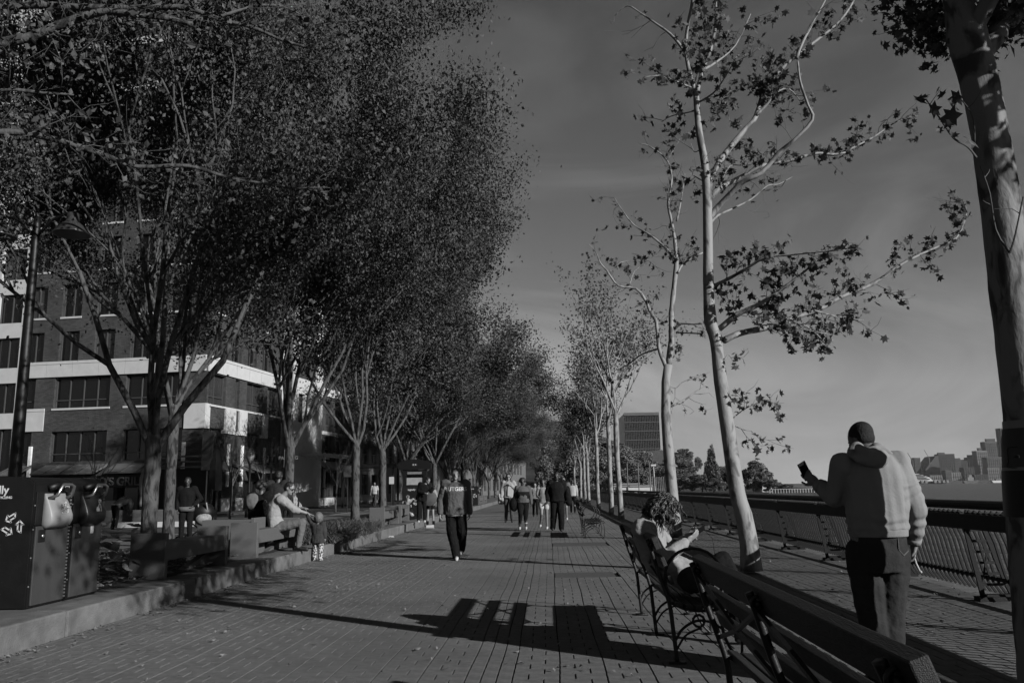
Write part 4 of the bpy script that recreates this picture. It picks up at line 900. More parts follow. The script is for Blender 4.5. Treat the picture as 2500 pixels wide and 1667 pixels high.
def bin_unit(name, label, x, y, light, side=True, cat='bin', w_=.66, H=1.31, group=None, wordmark=True):
    # front faces +x at local x=0; unit occupies y..y+w_, depth .75 to -x
    r = empty(name, (x, y, .235), label, cat, group); D = .78
    m = MB(); prof = [(0, 0), (0, H - .07), (-.05, H - .02), (-.14, H), (-.5, H + .012), (-.68, H - .01), (-D, H - .10), (-D, 0)]
    bm = bmesh.new(); vs = [bm.verts.new((a, .008, b)) for a, b in prof]; f = bm.faces.new(vs); e = bmesh.ops.extrude_face_region(bm, geom=[f]); bmesh.ops.translate(bm, vec=(0, w_ - .016, 0), verts=[g for g in e['geom'] if isinstance(g, bmesh.types.BMVert)])
    bmesh.ops.recalc_face_normals(bm, faces=bm.faces[:]); bmesh.ops.bevel(bm, geom=[e_ for e_ in bm.edges if e_.calc_face_angle(0) > .3], offset=.014, segments=2, affect='EDGES')
    me = bpy.data.meshes.new('body'); bm.to_mesh(me); bm.free(); me.materials.append(M_bin); link(bpy.data.objects.new('body', me), r)
    MB().bevbox(.001, .022, .055, w_ - .045, .03, H - .50, .006).build('door', M_door, r)
    MB().bevbox(.001, .016, .035, w_ - .035, H - .49, H - .15, .005).build('door', M_bin, r)
    # hopper, rounded chute that bulges out
    m = MB(); rings = []
    for k in range(9):
        t = k / 8; z = H - .17 - .36 * t; bulge = [.015, .035, .06, .08, .10, .115, .118, .10, .03][k]; hw = .175 + .022 * min(1, t * 1.6) - (.04 if k == 8 else 0)
        rings.append((V((bulge / 2 + .01, w_ / 2, z)), V((bulge / 2 + .008, 0, 0)), V((0, hw, 0))))
    m.loft(rings, 20, 6); m.build('hopper', M_hopL if light else M_hopD, r, True)
    m = MB(); hz = H - .10; a, b = w_ / 2 - .13, w_ / 2 + .13
    m.tube([V((.05, a - .03, hz - .12)), V((.13, a, hz - .09)), V((.16, a + .02, hz - .0)), V((.15, a + .06, hz + .02)), V((.15, b - .06, hz + .02)), V((.16, b - .02, hz - .0)), V((.13, b, hz - .09)), V((.05, b + .03, hz - .12))], .0165, 8); m.build('handle', M_chrome, r, True)
    m = MB(); m.tube([V((.02, w_ / 2 - .11, hz - .02)), V((.045, w_ / 2, hz + .02)), V((.02, w_ / 2 + .11, hz - .02))], .04, 8); m.build('hood_recess', M_black, r, True)
    m = MB(); m.bevbox(.02, .032, .09, .20, H - .66, H - .535, .004); lk = m.build('lock_plate', M_bin, r); MB().ell((.04, .145, H - .60), (.012, .02, .02)).build('lock', M_chrome, lk)
    m = MB(); z = .05
    while z < H - .16: m.bb(.012, .028, w_ - .04, w_ - .026, z, z + .018); z += .036
    m.build('hinge', M_galv, r, kind=None)
    m = MB()
    for z in (.22, .5, .78, 1.02): m.ell((.004, .025, z), (.008, .009, .009), None, 6, 4)
    m.build('rivets', M_galv, r)
    fr = lambda x_, y_, z_: V((.124 + z_ - .0 * abs(y_), w_ / 2 + x_ + .03, H - .33 + y_))
    m = MB(); (recycle if light else person_mark)(m, fr, .105 if light else .16, .009); m.build('pictogram', M_mark, r)
    if not light: MB().bb(.022, .026, w_ / 2 + .06, w_ / 2 + .12, H - .62, H - .53).build('sticker', M_mark, r)
    if wordmark:
        put_text('wordmark', 'bigbelly', .045, frame((.012, w_ - .12, H - .085), (0, 1, 0), (0, 0, 1)), M_mark, r, None, .001)
    if side:   # panel on the -y side, seen from the camera
        fr = lambda x_, y_, z_: V((-.20 + x_, .004 - z_, .83 + y_)); m = MB(); recycle(m, fr, .165, .014)
        m.build('pictogram', M_mark, r)
        put_text('wordmark', 'bigbelly', .12, frame((-.45, .002, H - .13), (1, 0, 0), (0, 0, 1)), M_mark, r, None, .002)
        put_text('wordmark', 'WASTE & RECYCLING', .035, frame((-.40, .002, H - .205), (1, 0, 0), (0, 0, 1)), M_mark, r, None, .002)
    return r
bin_unit('recycling_bin', 'dark recycling station with the pale hopper, nearest of the pair at the left edge', -5.25, 8.28, True)
bin_unit('litter_bin', 'litter bin with dark hopper joined to the far side of the pale-hopper recycling station', -5.25, 8.95, False, side=False)
def side_bin(F, px, label, marks):
    p = at(px, 1230, F); r = bin_unit('recycling_bin', label, p.x + .3, F, False, side=False)
    m = MB(); recycle(m, lambda x_, y_, z_: V((-.2 + x_, .004 - z_, .66 + y_)), .2, .03); person_mark(m, lambda x_, y_, z_: V((-.55 + x_, .004 - z_, .68 + y_)), .42, .03); m.build('pictogram', M_mark, r)
    put_text('wordmark', 'bigbelly', .10, frame((-.4, .002, 1.13), (1, 0, 0), (0, 0, 1)), M_mark, r, None, .002); return r
side_bin(32.5, 1011, 'black recycling bin with white symbols in front of the map kiosk', True)
side_bin(57, 1156, 'small dark recycling bin farther back, left of the man with sunglasses', True)
# crumpled bag on the near kiosk bin
p = at(998, 1225, 31.6); m = MB(); rq = random.Random(2)
for k in range(14): m.ell((p.x + rq.gauss(0, .07), 31.6 + rq.gauss(0, .06), .92 + rq.gauss(0, .13)), (.08, .07, .09))
m.cap((p.x + .02, 31.6, .75), (p.x + .12, 31.6, .45), .05, .10)
o = m.solid('plastic_bag', mat('bag_plastic', .28, .42, 8, .4), None, .03, origin=(p.x, 31.6, .5), disp=lambda q: .02 * fnoise(q, 9)); o.location = (p.x, 31.6, .5); tag(o, 'crumpled pale plastic bag hanging beside the kiosk bin', 'bag')
# map kiosk
F = 34.5; p = at(1013, 1200, F); r = empty('map_kiosk', (p.x, F, .235), 'black map kiosk with arched top and lit-looking poster beside the dark bin', 'kiosk'); o_ = V((p.x, F, .235))
m = MB(); m.bb(-.5, -.36, -.1, .1, 0, 1.95); m.bb(.36, .5, -.1, .1, 0, 1.95); m.bb(-.36, .36, -.1, .1, 0, .75); m.bb(-.36, .36, -.1, .1, 1.72, 1.95); m.build('case', M_black, r)
m = MB(); m.prism([(-.68, 1.96), (.68, 1.96), (.70, 2.2), (.52, 2.30), (.2, 2.38), (-.2, 2.38), (-.52, 2.30), (-.70, 2.2)], -.16, .16, lambda x, z, y: V((x, y, z))); m.build('top', M_black, r)
MB().bb(-.34, .34, -.06, -.02, .78, 1.62).build('poster', mat('poster_pale', .22, .34, 6, .6), r)
MB().bb(-.34, .34, .0, .05, .75, 1.72).build('back', M_black, r)
put_text('lettering', 'X X', .1, frame((0, -.17, 2.15), (1, 0, 0), (0, 0, 1)), M_mark, r, None, .002)
MB().bb(-.3, .3, -.11, -.102, 1.77, 1.86).build('header', mat('header_pale', .12, .2, 20), r)
# ------------------------------------------------------------------ granite benches
M_gran = mat('granite', 0.075, 0.115, 60, 0.7, .2, 200, .3)
def granite_bench(y0, y1, label, x1=-5.12, wd=.48, fl=True):
    r = empty('granite_bench', (x1, y0, .235), label, 'bench', 'granite benches along the kerb'); L = y1 - y0
    p = MB().bevbox(-wd, 0, 0, .10, -.05, .60, .008).mesh('end_panel', M_gran)
    for k, yy in enumerate((0, L - .10)): o = bpy.data.objects.new('end_panel', p); o.location = (0, yy, 0); link(o, r)
    MB().bevbox(-wd + .01, -.012, .101, L - .101, .235, .465, .01).build('seat', M_gran, r)
    MB().prism([(.101, .0), (.101, .14), (L * .45, .0)], -wd + .12, -wd + .22, lambda y, z, x: V((x, y, z))).prism([(L - .101, .0), (L - .101, .22), (L * .5, .0)], -wd + .12, -wd + .22, lambda y, z, x: V((x, y, z))).build('stretcher', M_gran, r)
    return r
granite_bench(11.0, 13.2, 'empty granite bench nearest the bins, its dark end panel in front of the first trunk')
granite_bench(14.5, 17.0, 'granite bench on which the man in the pale shirt sits')
granite_bench(25.8, 28.3, 'granite bench beyond the grassy shrub, before the group at the bin')
granite_bench(28.9, 30.6, 'short granite bench right in front of the dark recycling bin', -5.15)
granite_bench(62, 64.5, 'distant granite bench beside the far recycling bin')
granite_bench(66, 68.5, 'farthest granite bench under the merged crowns')
p = at(505, 1312, 14.2); r = empty('stone_block', (p.x, 15.6, .235), 'low granite wall block behind the empty bench', 'block'); MB().bevbox(-.65, .42, -.1, .1, -.05, .62, .01).build('slab', M_gran, r); MB().bevbox(.43, .50, -.5, .1, -.05, .66, .008).build('end_panel', M_gran, r)
# ------------------------------------------------------------------ lamps and signs
def lathe(mb, prof, c, n=18):
    rings = [(V((c[0], c[1], c[2] + z)), V((r_, 0, 0)), V((0, r_, 0))) for r_, z in prof]; return mb.loft(rings, n, 2)
p = at(28, 1250, 13.0); tp = at(80, 548, 13.0); r = empty('street_lamp', (p.x, 13, .235), 'tall dark lamp post with bell shades in front of the left facade', 'lamp'); o_ = V((p.x, 13, .235))
m = MB(); lathe(m, [(.17, 0), (.17, .35), (.13, .45), (.115, 1.2), (.10, 1.3), (.085, 3.0), (.062, tp.z - .3), (.05, tp.z - .1)], (0, 0, 0)); m.build('pole', M_black, r, True)
H_ = tp.z - .235
m = MB(); m.tube([(-.0, 0, H_ - .25), (.25, -.02, H_ + .05), (.5, -.03, H_ + .16), (.62, -.03, H_ + .14)], .025, 8); m.tube([(0, 0, H_ - .25), (-.25, -.02, H_ + .05), (-.5, -.03, H_ + .16), (-.62, -.03, H_ + .14)], .025, 8); m.ell((0, 0, H_ - .02), (.06, .06, .12)); m.build('arm', M_black, r, True)
for s in (1, -1):
    m = MB(); lathe(m, [(.05, .16), (.09, .14), (.10, .02), (.12, -.02), (.22, -.10), (.28, -.20), (.29, -.23), (.26, -.23)], (s * .64, -.03, H_ + .02), 24); m.build('lamp_shade', mat('shade_paint', .03, .04, 5, .35), r, True)
    MB().tube([V((s * .64 + math.cos(a) * .292, -.03 + math.sin(a) * .292, H_ - .205)) for a in [k * math.pi / 12 for k in range(25)]], .008, 5).build('shade_rim', M_chrome, r)
def acorn(px, F, label, toppx, s=1.0):
    p = at(px, toppx, F); r = empty('street_lamp', (p.x, F, .2), label, 'lamp', 'acorn lamps along the street'); H = p.z - .2
    m = MB(); lathe(m, [(.16, 0), (.16, .3), (.09, .45), (.065, .8), (.055, H - .95), (.09, H - .85), (.12, H - .78)], (0, 0, 0), 12); m.build('pole', M_black, r, True)
    m = MB(); lathe(m, [(.12, H - .78), (.19, H - .6), (.21, H - .42), (.16, H - .25), (.12, H - .2)], (0, 0, 0), 14); m.build('globe', mat('globe_glass', .14, .18, 3, .3), r, True)
    m = MB(); lathe(m, [(.17, H - .24), (.12, H - .14), (.04, H - .08), (.02, H)], (0, 0, 0), 12); m.build('finial', mat('finial_metal', .1, .12, 3, .4), r, True)
acorn(612, 40, 'black acorn-globe street lamp before the brick corner', 1088); acorn(928, 72, 'small distant acorn-globe street lamp left of the kiosk', 1148)
def post_sign(px, F, z0, z1, wd, label, edge=False, face=None, txt=None):
    p = at(px, 1200, F); r = empty('street_sign', (p.x, F, .2), label, 'sign'); MB().tube([(0, 0, 0), (0, 0, z1 + .1)], .035, 8).build('post', M_black, r)
    m = MB()
    if edge: m.prism([(-.03, z0), (.03, z0), (.03, z1), (-.03, z1)], -.3, .3, lambda x, z, y: V((x, y, z)))
    else: m.bevbox(-wd / 2, wd / 2, -.06, -.038, z0, z1, .004)
    m.build('plate', face or M_sign, r)
    if txt:
        for k, t_ in enumerate(txt): put_text('lettering', t_, (z1 - z0) * .26, frame((0, -.063, z1 - (z1 - z0) * (.22 + .26 * k)), (1, 0, 0), (0, 0, 1)), M_let, r, None, .001)
post_sign(503, 30, 2.0, 3.4, .42, 'dark narrow sign board on a post left of the blade-shaped sign')
p = at(529, 1200, 24); r = empty('street_sign', (p.x, 24, .235), 'black edge-on blade sign standing behind the granite block', 'sign'); m = MB(); m.tube([(0, 0, 0), (0, 0, 2.1)], .035, 8); m.build('post', M_black, r); MB().prism([(-.26, 1.5), (-.1, 1.25), (.08, 1.2), (.06, 2.4), (-.02, 2.46), (-.1, 2.2), (-.24, 1.95)], -.25, .25, lambda x, z, y: V((x * .55, y, z))).build('plate', M_black, r)
post_sign(703, 27, 1.95, 2.55, .30, 'small regulation sign plate in front of the second trunk', False, mat('sign_grey', .08, .11, 5, .5), ('NO', 'PARKING'))
post_sign(848, 44, 1.9, 2.5, .4, 'small parking sign between two trunks', False, MATS['sign_grey'], ('NO', 'STOPPING'))
post_sign(956, 58, 1.6, 2.1, .35, 'tiny pale sign left of the kiosk', False, mat('sign_white', .4, .45, 5))
post_sign(661, 46, 1.0, 3.4, .12, 'slim bare sign pole right of the pale stone wall')
p = at(437, 1250, 42); r = empty('awning_frame', (p.x, 46, .22), 'dark shopfront entrance frame with slats right of the first trunk', 'entrance'); m = MB()
for z in (2.6, 2.9, 3.2): m.bb(-3.4, .0, -.1, .1, z, z + .08)
m.build('slat', mat('slat_grey', .10, .13, 4), r); MB().bb(-3.3, -.1, .12, .3, .1, 2.55).build('door', M_black, r)
# folded parasol near the shopfront
p = at(348, 1240, 36); r = empty('parasol', (p.x, 36, .1), 'folded pale parasol standing just left of the first trunk', 'parasol'); m = MB(); lathe(m, [(.04, 2.45), (.12, 2.3), (.2, 1.9), (.19, 1.5), (.13, 1.2), (.16, .9), (.15, .75)][::-1], (0, 0, 0), 10); m.build('canopy', mat('canvas_pale', .18, .26, 6), r, True); MB().tube([(0, 0, 0), (0, 0, 2.5)], .03, 6).build('pole', M_dark, r)
# low street-side wall and pale kerb strips
r = MB().bevbox(-19.6, -14.9, 33.4, 33.7, .05, .75, .02).build('low_wall', mat('low_wall_grey', .08, .1, 4)); tag(r, 'low grey planter wall along the street behind the first trunk', 'wall')
MB().bb(-24, -14.0, 32.2, 32.5, .09, .30).build('street_kerb', M_white, kind='structure')
# ------------------------------------------------------------------ plants
M_blade = mat('grass_blade', .10, .22, 5, .5, trans=.15)
M_broad = mat('variegated_leaf', .10, .38, 9, .5, trans=.1, detail=2)
def blades(name, label, cx, cy, z, n, L, w_, spreadx, spready, m, seed, droop=.9, cat='plant', group=None):
    r = np.random.default_rng(seed); r_ = empty(name, (cx, cy, z), label, cat, group); v = []; f = []
    for i in range(n):
        b = V((r.uniform(-spreadx, spreadx), r.uniform(-spready, spready), 0)); a = r.uniform(0, 6.28); d = V((math.cos(a), math.sin(a), 0)); s_ = V((-d.y, d.x, 0)); l = L * r.uniform(.5, 1.15); k0 = len(v); sg = 4; rise = r.uniform(.7, 1.2); out_ = r.uniform(.3, 1.0)
        for k in range(sg + 1):
            t = k / sg; p = b + d * (l * out_ * t) + V((0, 0, l * (rise * t - droop * t * t * .8))); ww = w_ * (1 - t * .85)
            v += [tuple(p - s_ * ww), tuple(p + s_ * ww)]
        for k in range(sg): q = k0 + 2 * k; f.append((q, q + 1, q + 3, q + 2))
    o = mesh_np('blades', v, f, m, r_); return r_
blades('grass_clump', 'pale arching grass clump at the back of the empty granite bench', -6.35, 13.9, .24, 220, .42, .008, .22, .25, M_blade, 3)
blades('grass_clump', 'pale spiky grass tuft beside the standing man behind the bench', -6.0, 14.55, .24, 120, .38, .010, .12, .15, M_blade, 4)
for k, (px, y, lb) in enumerate([(775, 18.6, 'bushy grass shrub just behind the toddler'), (812, 19.5, 'long-bladed grass shrub right of the toddler'), (850, 21.6, 'tall grass shrub in the middle of the bed before the third trunk'), (880, 23.6, 'right-hand grass shrub of the bed next to the granite bench'), (800, 22.5, 'grass shrub at the back of the bed'), (735, 18.3, 'low dark grass clump right behind the seated man')]):
    p = at(px, 1280, y); blades('grass_shrub', lb, p.x, y, .24, 900, .75, .012, .55, .6, M_blade if k % 2 else mat('grass_dark', .05, .13, 5, .5, trans=.15), 10 + k, .95, 'shrub', 'grass shrubs in the planting bed')
# broad-leaved plant beside the bins
r = empty('broadleaf_plant', (-6.25, 10.6, .24), 'broad-leaved plant with pale blotched leaves between the bins and the first granite bench', 'plant'); rn = random.Random(8)
LF = [(0, 0), (.28, .18), (.42, .5), (.30, .85), (0, 1.15), (-.30, .85), (-.42, .5), (-.28, .18)]
lm = MB(); lm.v = [(x, y, .25 * x * x + .1 * y - .22 * y * y) for x, y in LF] + [(0, .55, -.02)]; lm.f = [(i, (i + 1) % 8, 8) for i in range(8)]; lme = lm.mesh('leaf', M_broad, True)
for k in range(95):
    o = bpy.data.objects.new('leaf', lme); o.location = (rn.uniform(-.55, .75), rn.uniform(-.5, .55), rn.uniform(.04, .72)); o.rotation_euler = (rn.uniform(-.9, .5), rn.uniform(-.5, .5), rn.uniform(0, 6.28)); s = rn.uniform(.10, .2); o.scale = (s, s, s); link(o, r)
for k in range(10):
    a = rn.uniform(0, 6.28); m = MB(); m.tube([(0, 0, 0), (.2 * math.cos(a), .2 * math.sin(a), .3), (.4 * math.cos(a), .35 * math.sin(a), .6)], .008, 4); m.build('stem', M_twig, r)
# leaf litter on the beds, kerb and paving
def litter(name, n, fx, size, seed, m, kind='stuff'):
    r = np.random.default_rng(seed); P = np.array([fx(r) for _ in range(n)]); nn = len(P); a = r.uniform(0, 6.28, nn); s = size * r.uniform(.5, 1.3, nn); v = np.empty((nn, 4, 3))
    for k, (dx, dy) in enumerate(((-.5, 0), (0, -.32), (.55, 0), (0, .34))):
        v[:, k, 0] = P[:, 0] + s * (dx * np.cos(a) - dy * np.sin(a)); v[:, k, 1] = P[:, 1] + s * (dx * np.sin(a) + dy * np.cos(a)); v[:, k, 2] = P[:, 2] + r.uniform(.003, .03, nn)
    o = mesh_np(name, v.reshape(-1, 3), np.arange(nn * 4).reshape(nn, 4), m); o['kind'] = kind; o['label'] = name.replace('_', ' '); return o
M_dry = mat('dry_leaf', .07, .22, 20, .7)
litter('dry_leaves_on_the_beds', 5200, lambda r: (r.uniform(-8.6, -5.25), r.uniform(9.9, 30) , .275), .07, 1, M_dry)
litter('dry_leaves_along_the_kerb', 420, lambda r: (-4.70 + abs(r.normal()) * .12, r.uniform(6, 30), .0), .045, 2, M_dry)
litter('dry_leaves_on_the_paving', 520, lambda r: (r.uniform(-4.5, 5), 5.6 + abs(r.normal()) * 8, .002), .045, 3, M_dry)
litter('dry_leaves_under_the_railing', 260, lambda r: (r.uniform(4.5, 5.25), r.uniform(6, 40), .002), .05, 4, M_dry)
# a few single items of litter
def one(name, label, cat, m, mt, loc): o = m.build(name, mt, origin=(0, 0, 0)); o.location = loc; return tag(o, label, cat)
g = gnd(1050, 1291); m = MB(); m.tube([(-.13, 0, .07), (.13, 0.02, .075)], [.062, .075], 12); one('paper_cup', 'pale paper cup lying on the paving near the legs of the drum carrier', 'cup', m, mat('paper_white', .42, .5, 5), (g.x, g.y, 0))
g = gnd(948, 1311); m = MB(); m.box((0, 0, .012), (.32, .1, .02)); m.box((.08, .03, .03), (.12, .08, .02)); one('paper_scrap', 'flat pale scrap of paper near the kerb', 'litter', m, MATS['paper_white'], (g.x, g.y, 0))
g = gnd(48, 1575); rn = random.Random(3); P = np.array([(rn.gauss(0, .05), rn.gauss(0, .05), .015 + abs(rn.gauss(0, .012))) for _ in range(9)]); v, f = leaf_lobes(P, .075, np.random.default_rng(5)); o = mesh_np('dead_leaf', v, f, mat('dead_leaf_dark', .02, .06, 20)); o.location = (g.x, g.y, 0); tag(o, 'curled dark dead leaf on the paving at the lower left', 'leaf')
p = at(1371, 407, 12); v, f = leaf_lobes(np.array([[0, 0, 0.]]), .05, np.random.default_rng(9)); o = mesh_np('falling_leaf', v, f, M_leaf); o.location = p; tag(o, 'tiny single leaf falling through the open sky', 'leaf')
# stickers and tape on the big right trunk
def trunk_wrap(name, m, pyt, pyb, a0, a1, off, parent, n=24):
    zt, zb = at(2500, pyt, Y0).z, at(2500, pyb, Y0).z; vv = []; ff = []
    for i in range(13):
        z = zt + (zb - zt) * i / 12; j = min(range(len(T0q)), key=lambda k: abs(T0q[k].z - z)); j2 = j + 1 if T0q[j].z < z else j - 1; j2 = max(0, min(len(T0q) - 1, j2))
        dz = T0q[j2].z - T0q[j].z; t = (z - T0q[j].z) / dz if abs(dz) > 1e-6 else 0; c = T0q[j].lerp(T0q[j2], t); rr_ = T0r[j] + (T0r[j2] - T0r[j]) * t + off
        for k in range(n + 1):
            a = math.radians(a0 + (a1 - a0) * k / n); vv.append((c.x + math.cos(a) * rr_ - 3.12, c.y + math.sin(a) * rr_ - Y0, z))
    for i in range(12):
        for k in range(n): q = i * (n + 1) + k; ff.append((q, q + 1, q + n + 2, q + n + 1))
    return mesh_np(name, vv, ff, m, parent, True)
M_tape = mat('paper_tape', .17, .22, 6, .6)
st = bpy.data.objects.new('poster', None); COL.objects.link(st); st.location = (3.12, Y0, 0); tag(st, 'dark face poster taped round the big trunk at the right edge', 'poster')
trunk_wrap('tape_band', M_tape, 1027, 1048, 150, 340, .006, st); trunk_wrap('sheet', mat('poster_dark', .018, .026, 8, .6), 1046, 1140, 158, 262, .010, st); trunk_wrap('tape_band', M_tape, 1137, 1148, 150, 340, .008, st); trunk_wrap('sheet', mat('paper_pale', .2, .26, 6), 1048, 1137, 262, 340, .009, st); trunk_wrap('lower_cloth', M_black, 1148, 1260, 158, 275, .012, st)
# drawn face on the poster
def on_trunk(px, py, off=.014):
    P = at(px, py, Y0 - .15); j = min(range(len(T0q)), key=lambda k: abs(T0q[k].z - P.z)); c = T0q[j]; d = V((P.x - c.x, 0, 0)); rr_ = T0r[j] + off; sx = max(-.97, min(.97, d.x / rr_)); return V((c.x + sx * rr_, c.y - math.sqrt(1 - sx * sx) * rr_, P.z))
def face_line(mb, l, r_): mb.tube([on_trunk(a, b) - V((3.12, Y0, 0)) for a, b in l], r_, 5)
m = MB(); face_line(m, [(2492 + 30 * math.cos(t), 1115 + 26 * math.sin(t)) for t in [1.4 + k * .25 for k in range(15)]], .0022)
face_line(m, [(2475, 1107), (2483, 1101), (2485, 1112), (2475, 1107)], .002); face_line(m, [(2472, 1117), (2474, 1125), (2482, 1126), (2486, 1120)], .002); face_line(m, [(2493, 1114), (2500, 1110), (2501, 1116), (2493, 1114)], .002); m.build('drawing', M_black, st)
# small round carvings / bark knots on the trunk
# ------------------------------------------------------------------ stroller
F = 19.3; p = at(487, 1285, F); r = empty('stroller', (p.x, F, .12), 'baby stroller with striped hood next to the standing man in black', 'stroller')
m = MB(); m.loft([(V((0, 0, .62)), V((.30, 0, 0)), V((0, .22, 0))), (V((0, 0, .82)), V((.34, 0, 0)), V((0, .24, 0))), (V((0, 0, .96)), V((.27, 0, 0)), V((0, .2, 0))), (V((0, 0, 1.02)), V((.12, 0, 0)), V((0, .1, 0)))], 16, 2.2); m.build('hood', M_black, r, True)
for x in (-.2, .02, .22): MB().tube([V((x + .02 * math.sin(a), -.245 * math.sin(a), .66 + .34 * math.sin(a) if False else .66 + .36 * math.sin(a))) for a in [k * .26 for k in range(0, 7)]], .028, 6, flat=.4).build('hood_stripe', mat('hood_pale', .25, .3, 5), r, True)
m = MB(); m.ell((.12, -.1, .66), (.2, .16, .16)); m.build('blanket', mat('blanket', .12, .35, 14), r, True)
m = MB(); m.tube([(-.6, 0, .95), (-.4, 0, .7), (.1, 0, .35), (.42, 0, .14)], .016, 6); m.tube([(-.35, 0, .14), (0, 0, .4), (.3, 0, .6)], .016, 6); m.build('frame', M_dark, r)
for x, y in ((-.35, -.24), (-.35, .24), (.42, -.22), (.42, .22)): MB().tube([V((x + .13 * math.cos(a), y, .14 + .13 * math.sin(a))) for a in [k * math.pi / 8 for k in range(17)]], .02, 6).tube([(x, y - .02, .14), (x, y + .02, .14)], .03, 8).build('wheel', M_black, r)
# ------------------------------------------------------------------ hill, riverside trees and pier buildings beyond the railing
M_hill = mat('hill_scrub', .025, .065, .15, .95, .8, .8, .1)
def ground_blob(name, pts, z, m):   # wide low terrain piece
    MB().prism(pts, z - 4, z).build(name, m, kind='structure')
ground_blob('peninsula_ground', [(8, 112), (48, 136), (58, 175), (98, 330), (112, 420), (60, 900), (-40, 900), (5.7, 180)], -.2, M_hill)
n1, n2 = 60, 40; vv = []
for j in range(n2):
    for i in range(n1):
        x = -60 + 150 * i / (n1 - 1); y = 230 + 260 * j / (n2 - 1); h = 38 * math.exp(-((x + 5) / 62) ** 2 - ((y - 380) / 95) ** 2) + 3 * noise.noise(V((x * .05, y * .05, 0))) - 6.5
        vv.append((x, y, h))
o = mesh_np('hill', vv, [(j * n1 + i, j * n1 + i + 1, (j + 1) * n1 + i + 1, (j + 1) * n1 + i) for j in range(n2 - 1) for i in range(n1 - 1)], M_hill, None, True); o['kind'] = 'structure'
def bush(seed, leaves=9000, sz=.55, cone=False):
    r = np.random.default_rng(seed); P = []
    for k in range(46):
        a = r.uniform(0, 6.28); h = r.uniform(0, 1); rad = (1 - h * .9) * .5 if cone else .5 * math.sqrt(max(.02, 1 - (h * 1.15 - .35) ** 2 / .75)); c = np.array([math.cos(a) * rad * r.uniform(.3, 1), math.sin(a) * rad * r.uniform(.3, 1), .1 + h * .9])
        d = r.normal(size=(leaves // 46, 3)); d /= np.linalg.norm(d, axis=1)[:, None]; P.append(c + d * (r.uniform(.08, .17) * r.uniform(.6, 1, (len(d), 1))) * (np.array([.6, .6, 1.6]) if cone else 1))
    P = np.vstack(P); v, f = leaf_quads(P, sz / 10, r); ob = mesh_np('crown', v, f, M_leaf2); me = ob.data; bpy.data.objects.remove(ob)
    t = MB().tube([(0, 0, -.1), (0, 0, .3), (.02, 0, .7)], [.03, .022, .01], 6).mesh('trunk', M_bark, True); return t, me
U1, U2, U3 = bush(1), bush(2), bush(3, 9000, .5, True)
rq = random.Random(12)
def far_tree(px, pyb, pyt, F, wpx, me, label, group=None, cat='tree'):
    a = at(px, pyb, F); b = at(px, pyt, F); h = b.z - a.z; wd = wpx / 2000 * F * 1.0; r = put_tree('tree', me, (a.x, F, a.z), label, cat, group, rq.uniform(0, 6.28), (wd, wd, h)); return r
far_tree(1182 * 1.0 + 560, 1195, 1104, 150, 62, U3, 'dark pointed evergreen left of the tall trunk, beyond the railing')
far_tree(1670, 1130, 1098, 330, 52, U1, 'rounded dark tree on top of the hill between two trunks'); far_tree(1648, 1135, 1106, 330, 26, U2, 'smaller rounded tree left of the hilltop one'); far_tree(1705, 1145, 1117, 330, 22, U2, 'pale small tree on the right slope of the hill')
far_tree(1845, 1195, 1130, 170, 72, U1, 'broad round tree right of the tall trunk, over the small white hut'); far_tree(1785, 1195, 1140, 175, 40, U2, 'tree half hidden behind the tall pale trunk'); far_tree(1860, 1197, 1155, 160, 40, U2, 'low dense shrub under the broad round tree'); far_tree(1888, 1200, 1172, 158, 44, U1, 'low dark shrub right of the white hut', None, 'shrub'); far_tree(1920, 1200, 1182, 156, 40, U2, 'smallest dark shrub at the right end of the pier', None, 'shrub')
GH = 'scrub trees on the wooded slope'
places = ['lower left', 'middle', 'upper', 'right-hand', 'far', 'near-foot']
sl_ = [(1395, 1200, 1130, 120, 70), (1425, 1200, 1110, 125, 80), (1455, 1195, 1100, 180, 90), (1480, 1200, 1120, 160, 70), (1500, 1180, 1085, 250, 90), (1530, 1160, 1095, 260, 60), (1545, 1190, 1130, 200, 60), (1575, 1170, 1105, 280, 55), (1590, 1190, 1130, 210, 60), (1625, 1190, 1140, 190, 60), (1660, 1195, 1150, 170, 60), (1690, 1195, 1160, 160, 60), (1650, 1160, 1115, 300, 50), (1715, 1197, 1160, 155, 50), (1555, 1195, 1150, 140, 50), (1675, 1160, 1125, 290, 50), (1450, 1160, 1070, 300, 80), (1410, 1150, 1060, 330, 80), (1375, 1160, 1065, 300, 70), (1350, 1170, 1080, 260, 60), (1745, 1198, 1168, 150, 40), (1760, 1170, 1140, 210, 40), (1515, 1195, 1150, 130, 50), (1610, 1140, 1100, 320, 40), (1330, 1180, 1095, 230, 60)]
tiers = (('near the foot of the slope', 0, 165), ('halfway up the slope', 165, 275), ('high on the slope', 275, 999)); ORD = ['leftmost', 'second from the left', 'third from the left', 'fourth from the left', 'fifth from the left', 'sixth from the left', 'seventh from the left', 'eighth from the left', 'ninth from the left', 'tenth from the left', 'eleventh from the left']
for k, (px, pb, pt, F, wp) in enumerate(sl_):
    tn, lo_, hi_ = [t for t in tiers if t[1] <= F < t[2]][0]; rk_ = sorted([q[0] for q in sl_ if lo_ <= q[3] < hi_]).index(px)
    far_tree(px, pb, pt, F, wp * 1.25, (U1, U2)[k % 2], 'scrub tree %s, %s of its tier' % (tn, ORD[rk_]), GH)
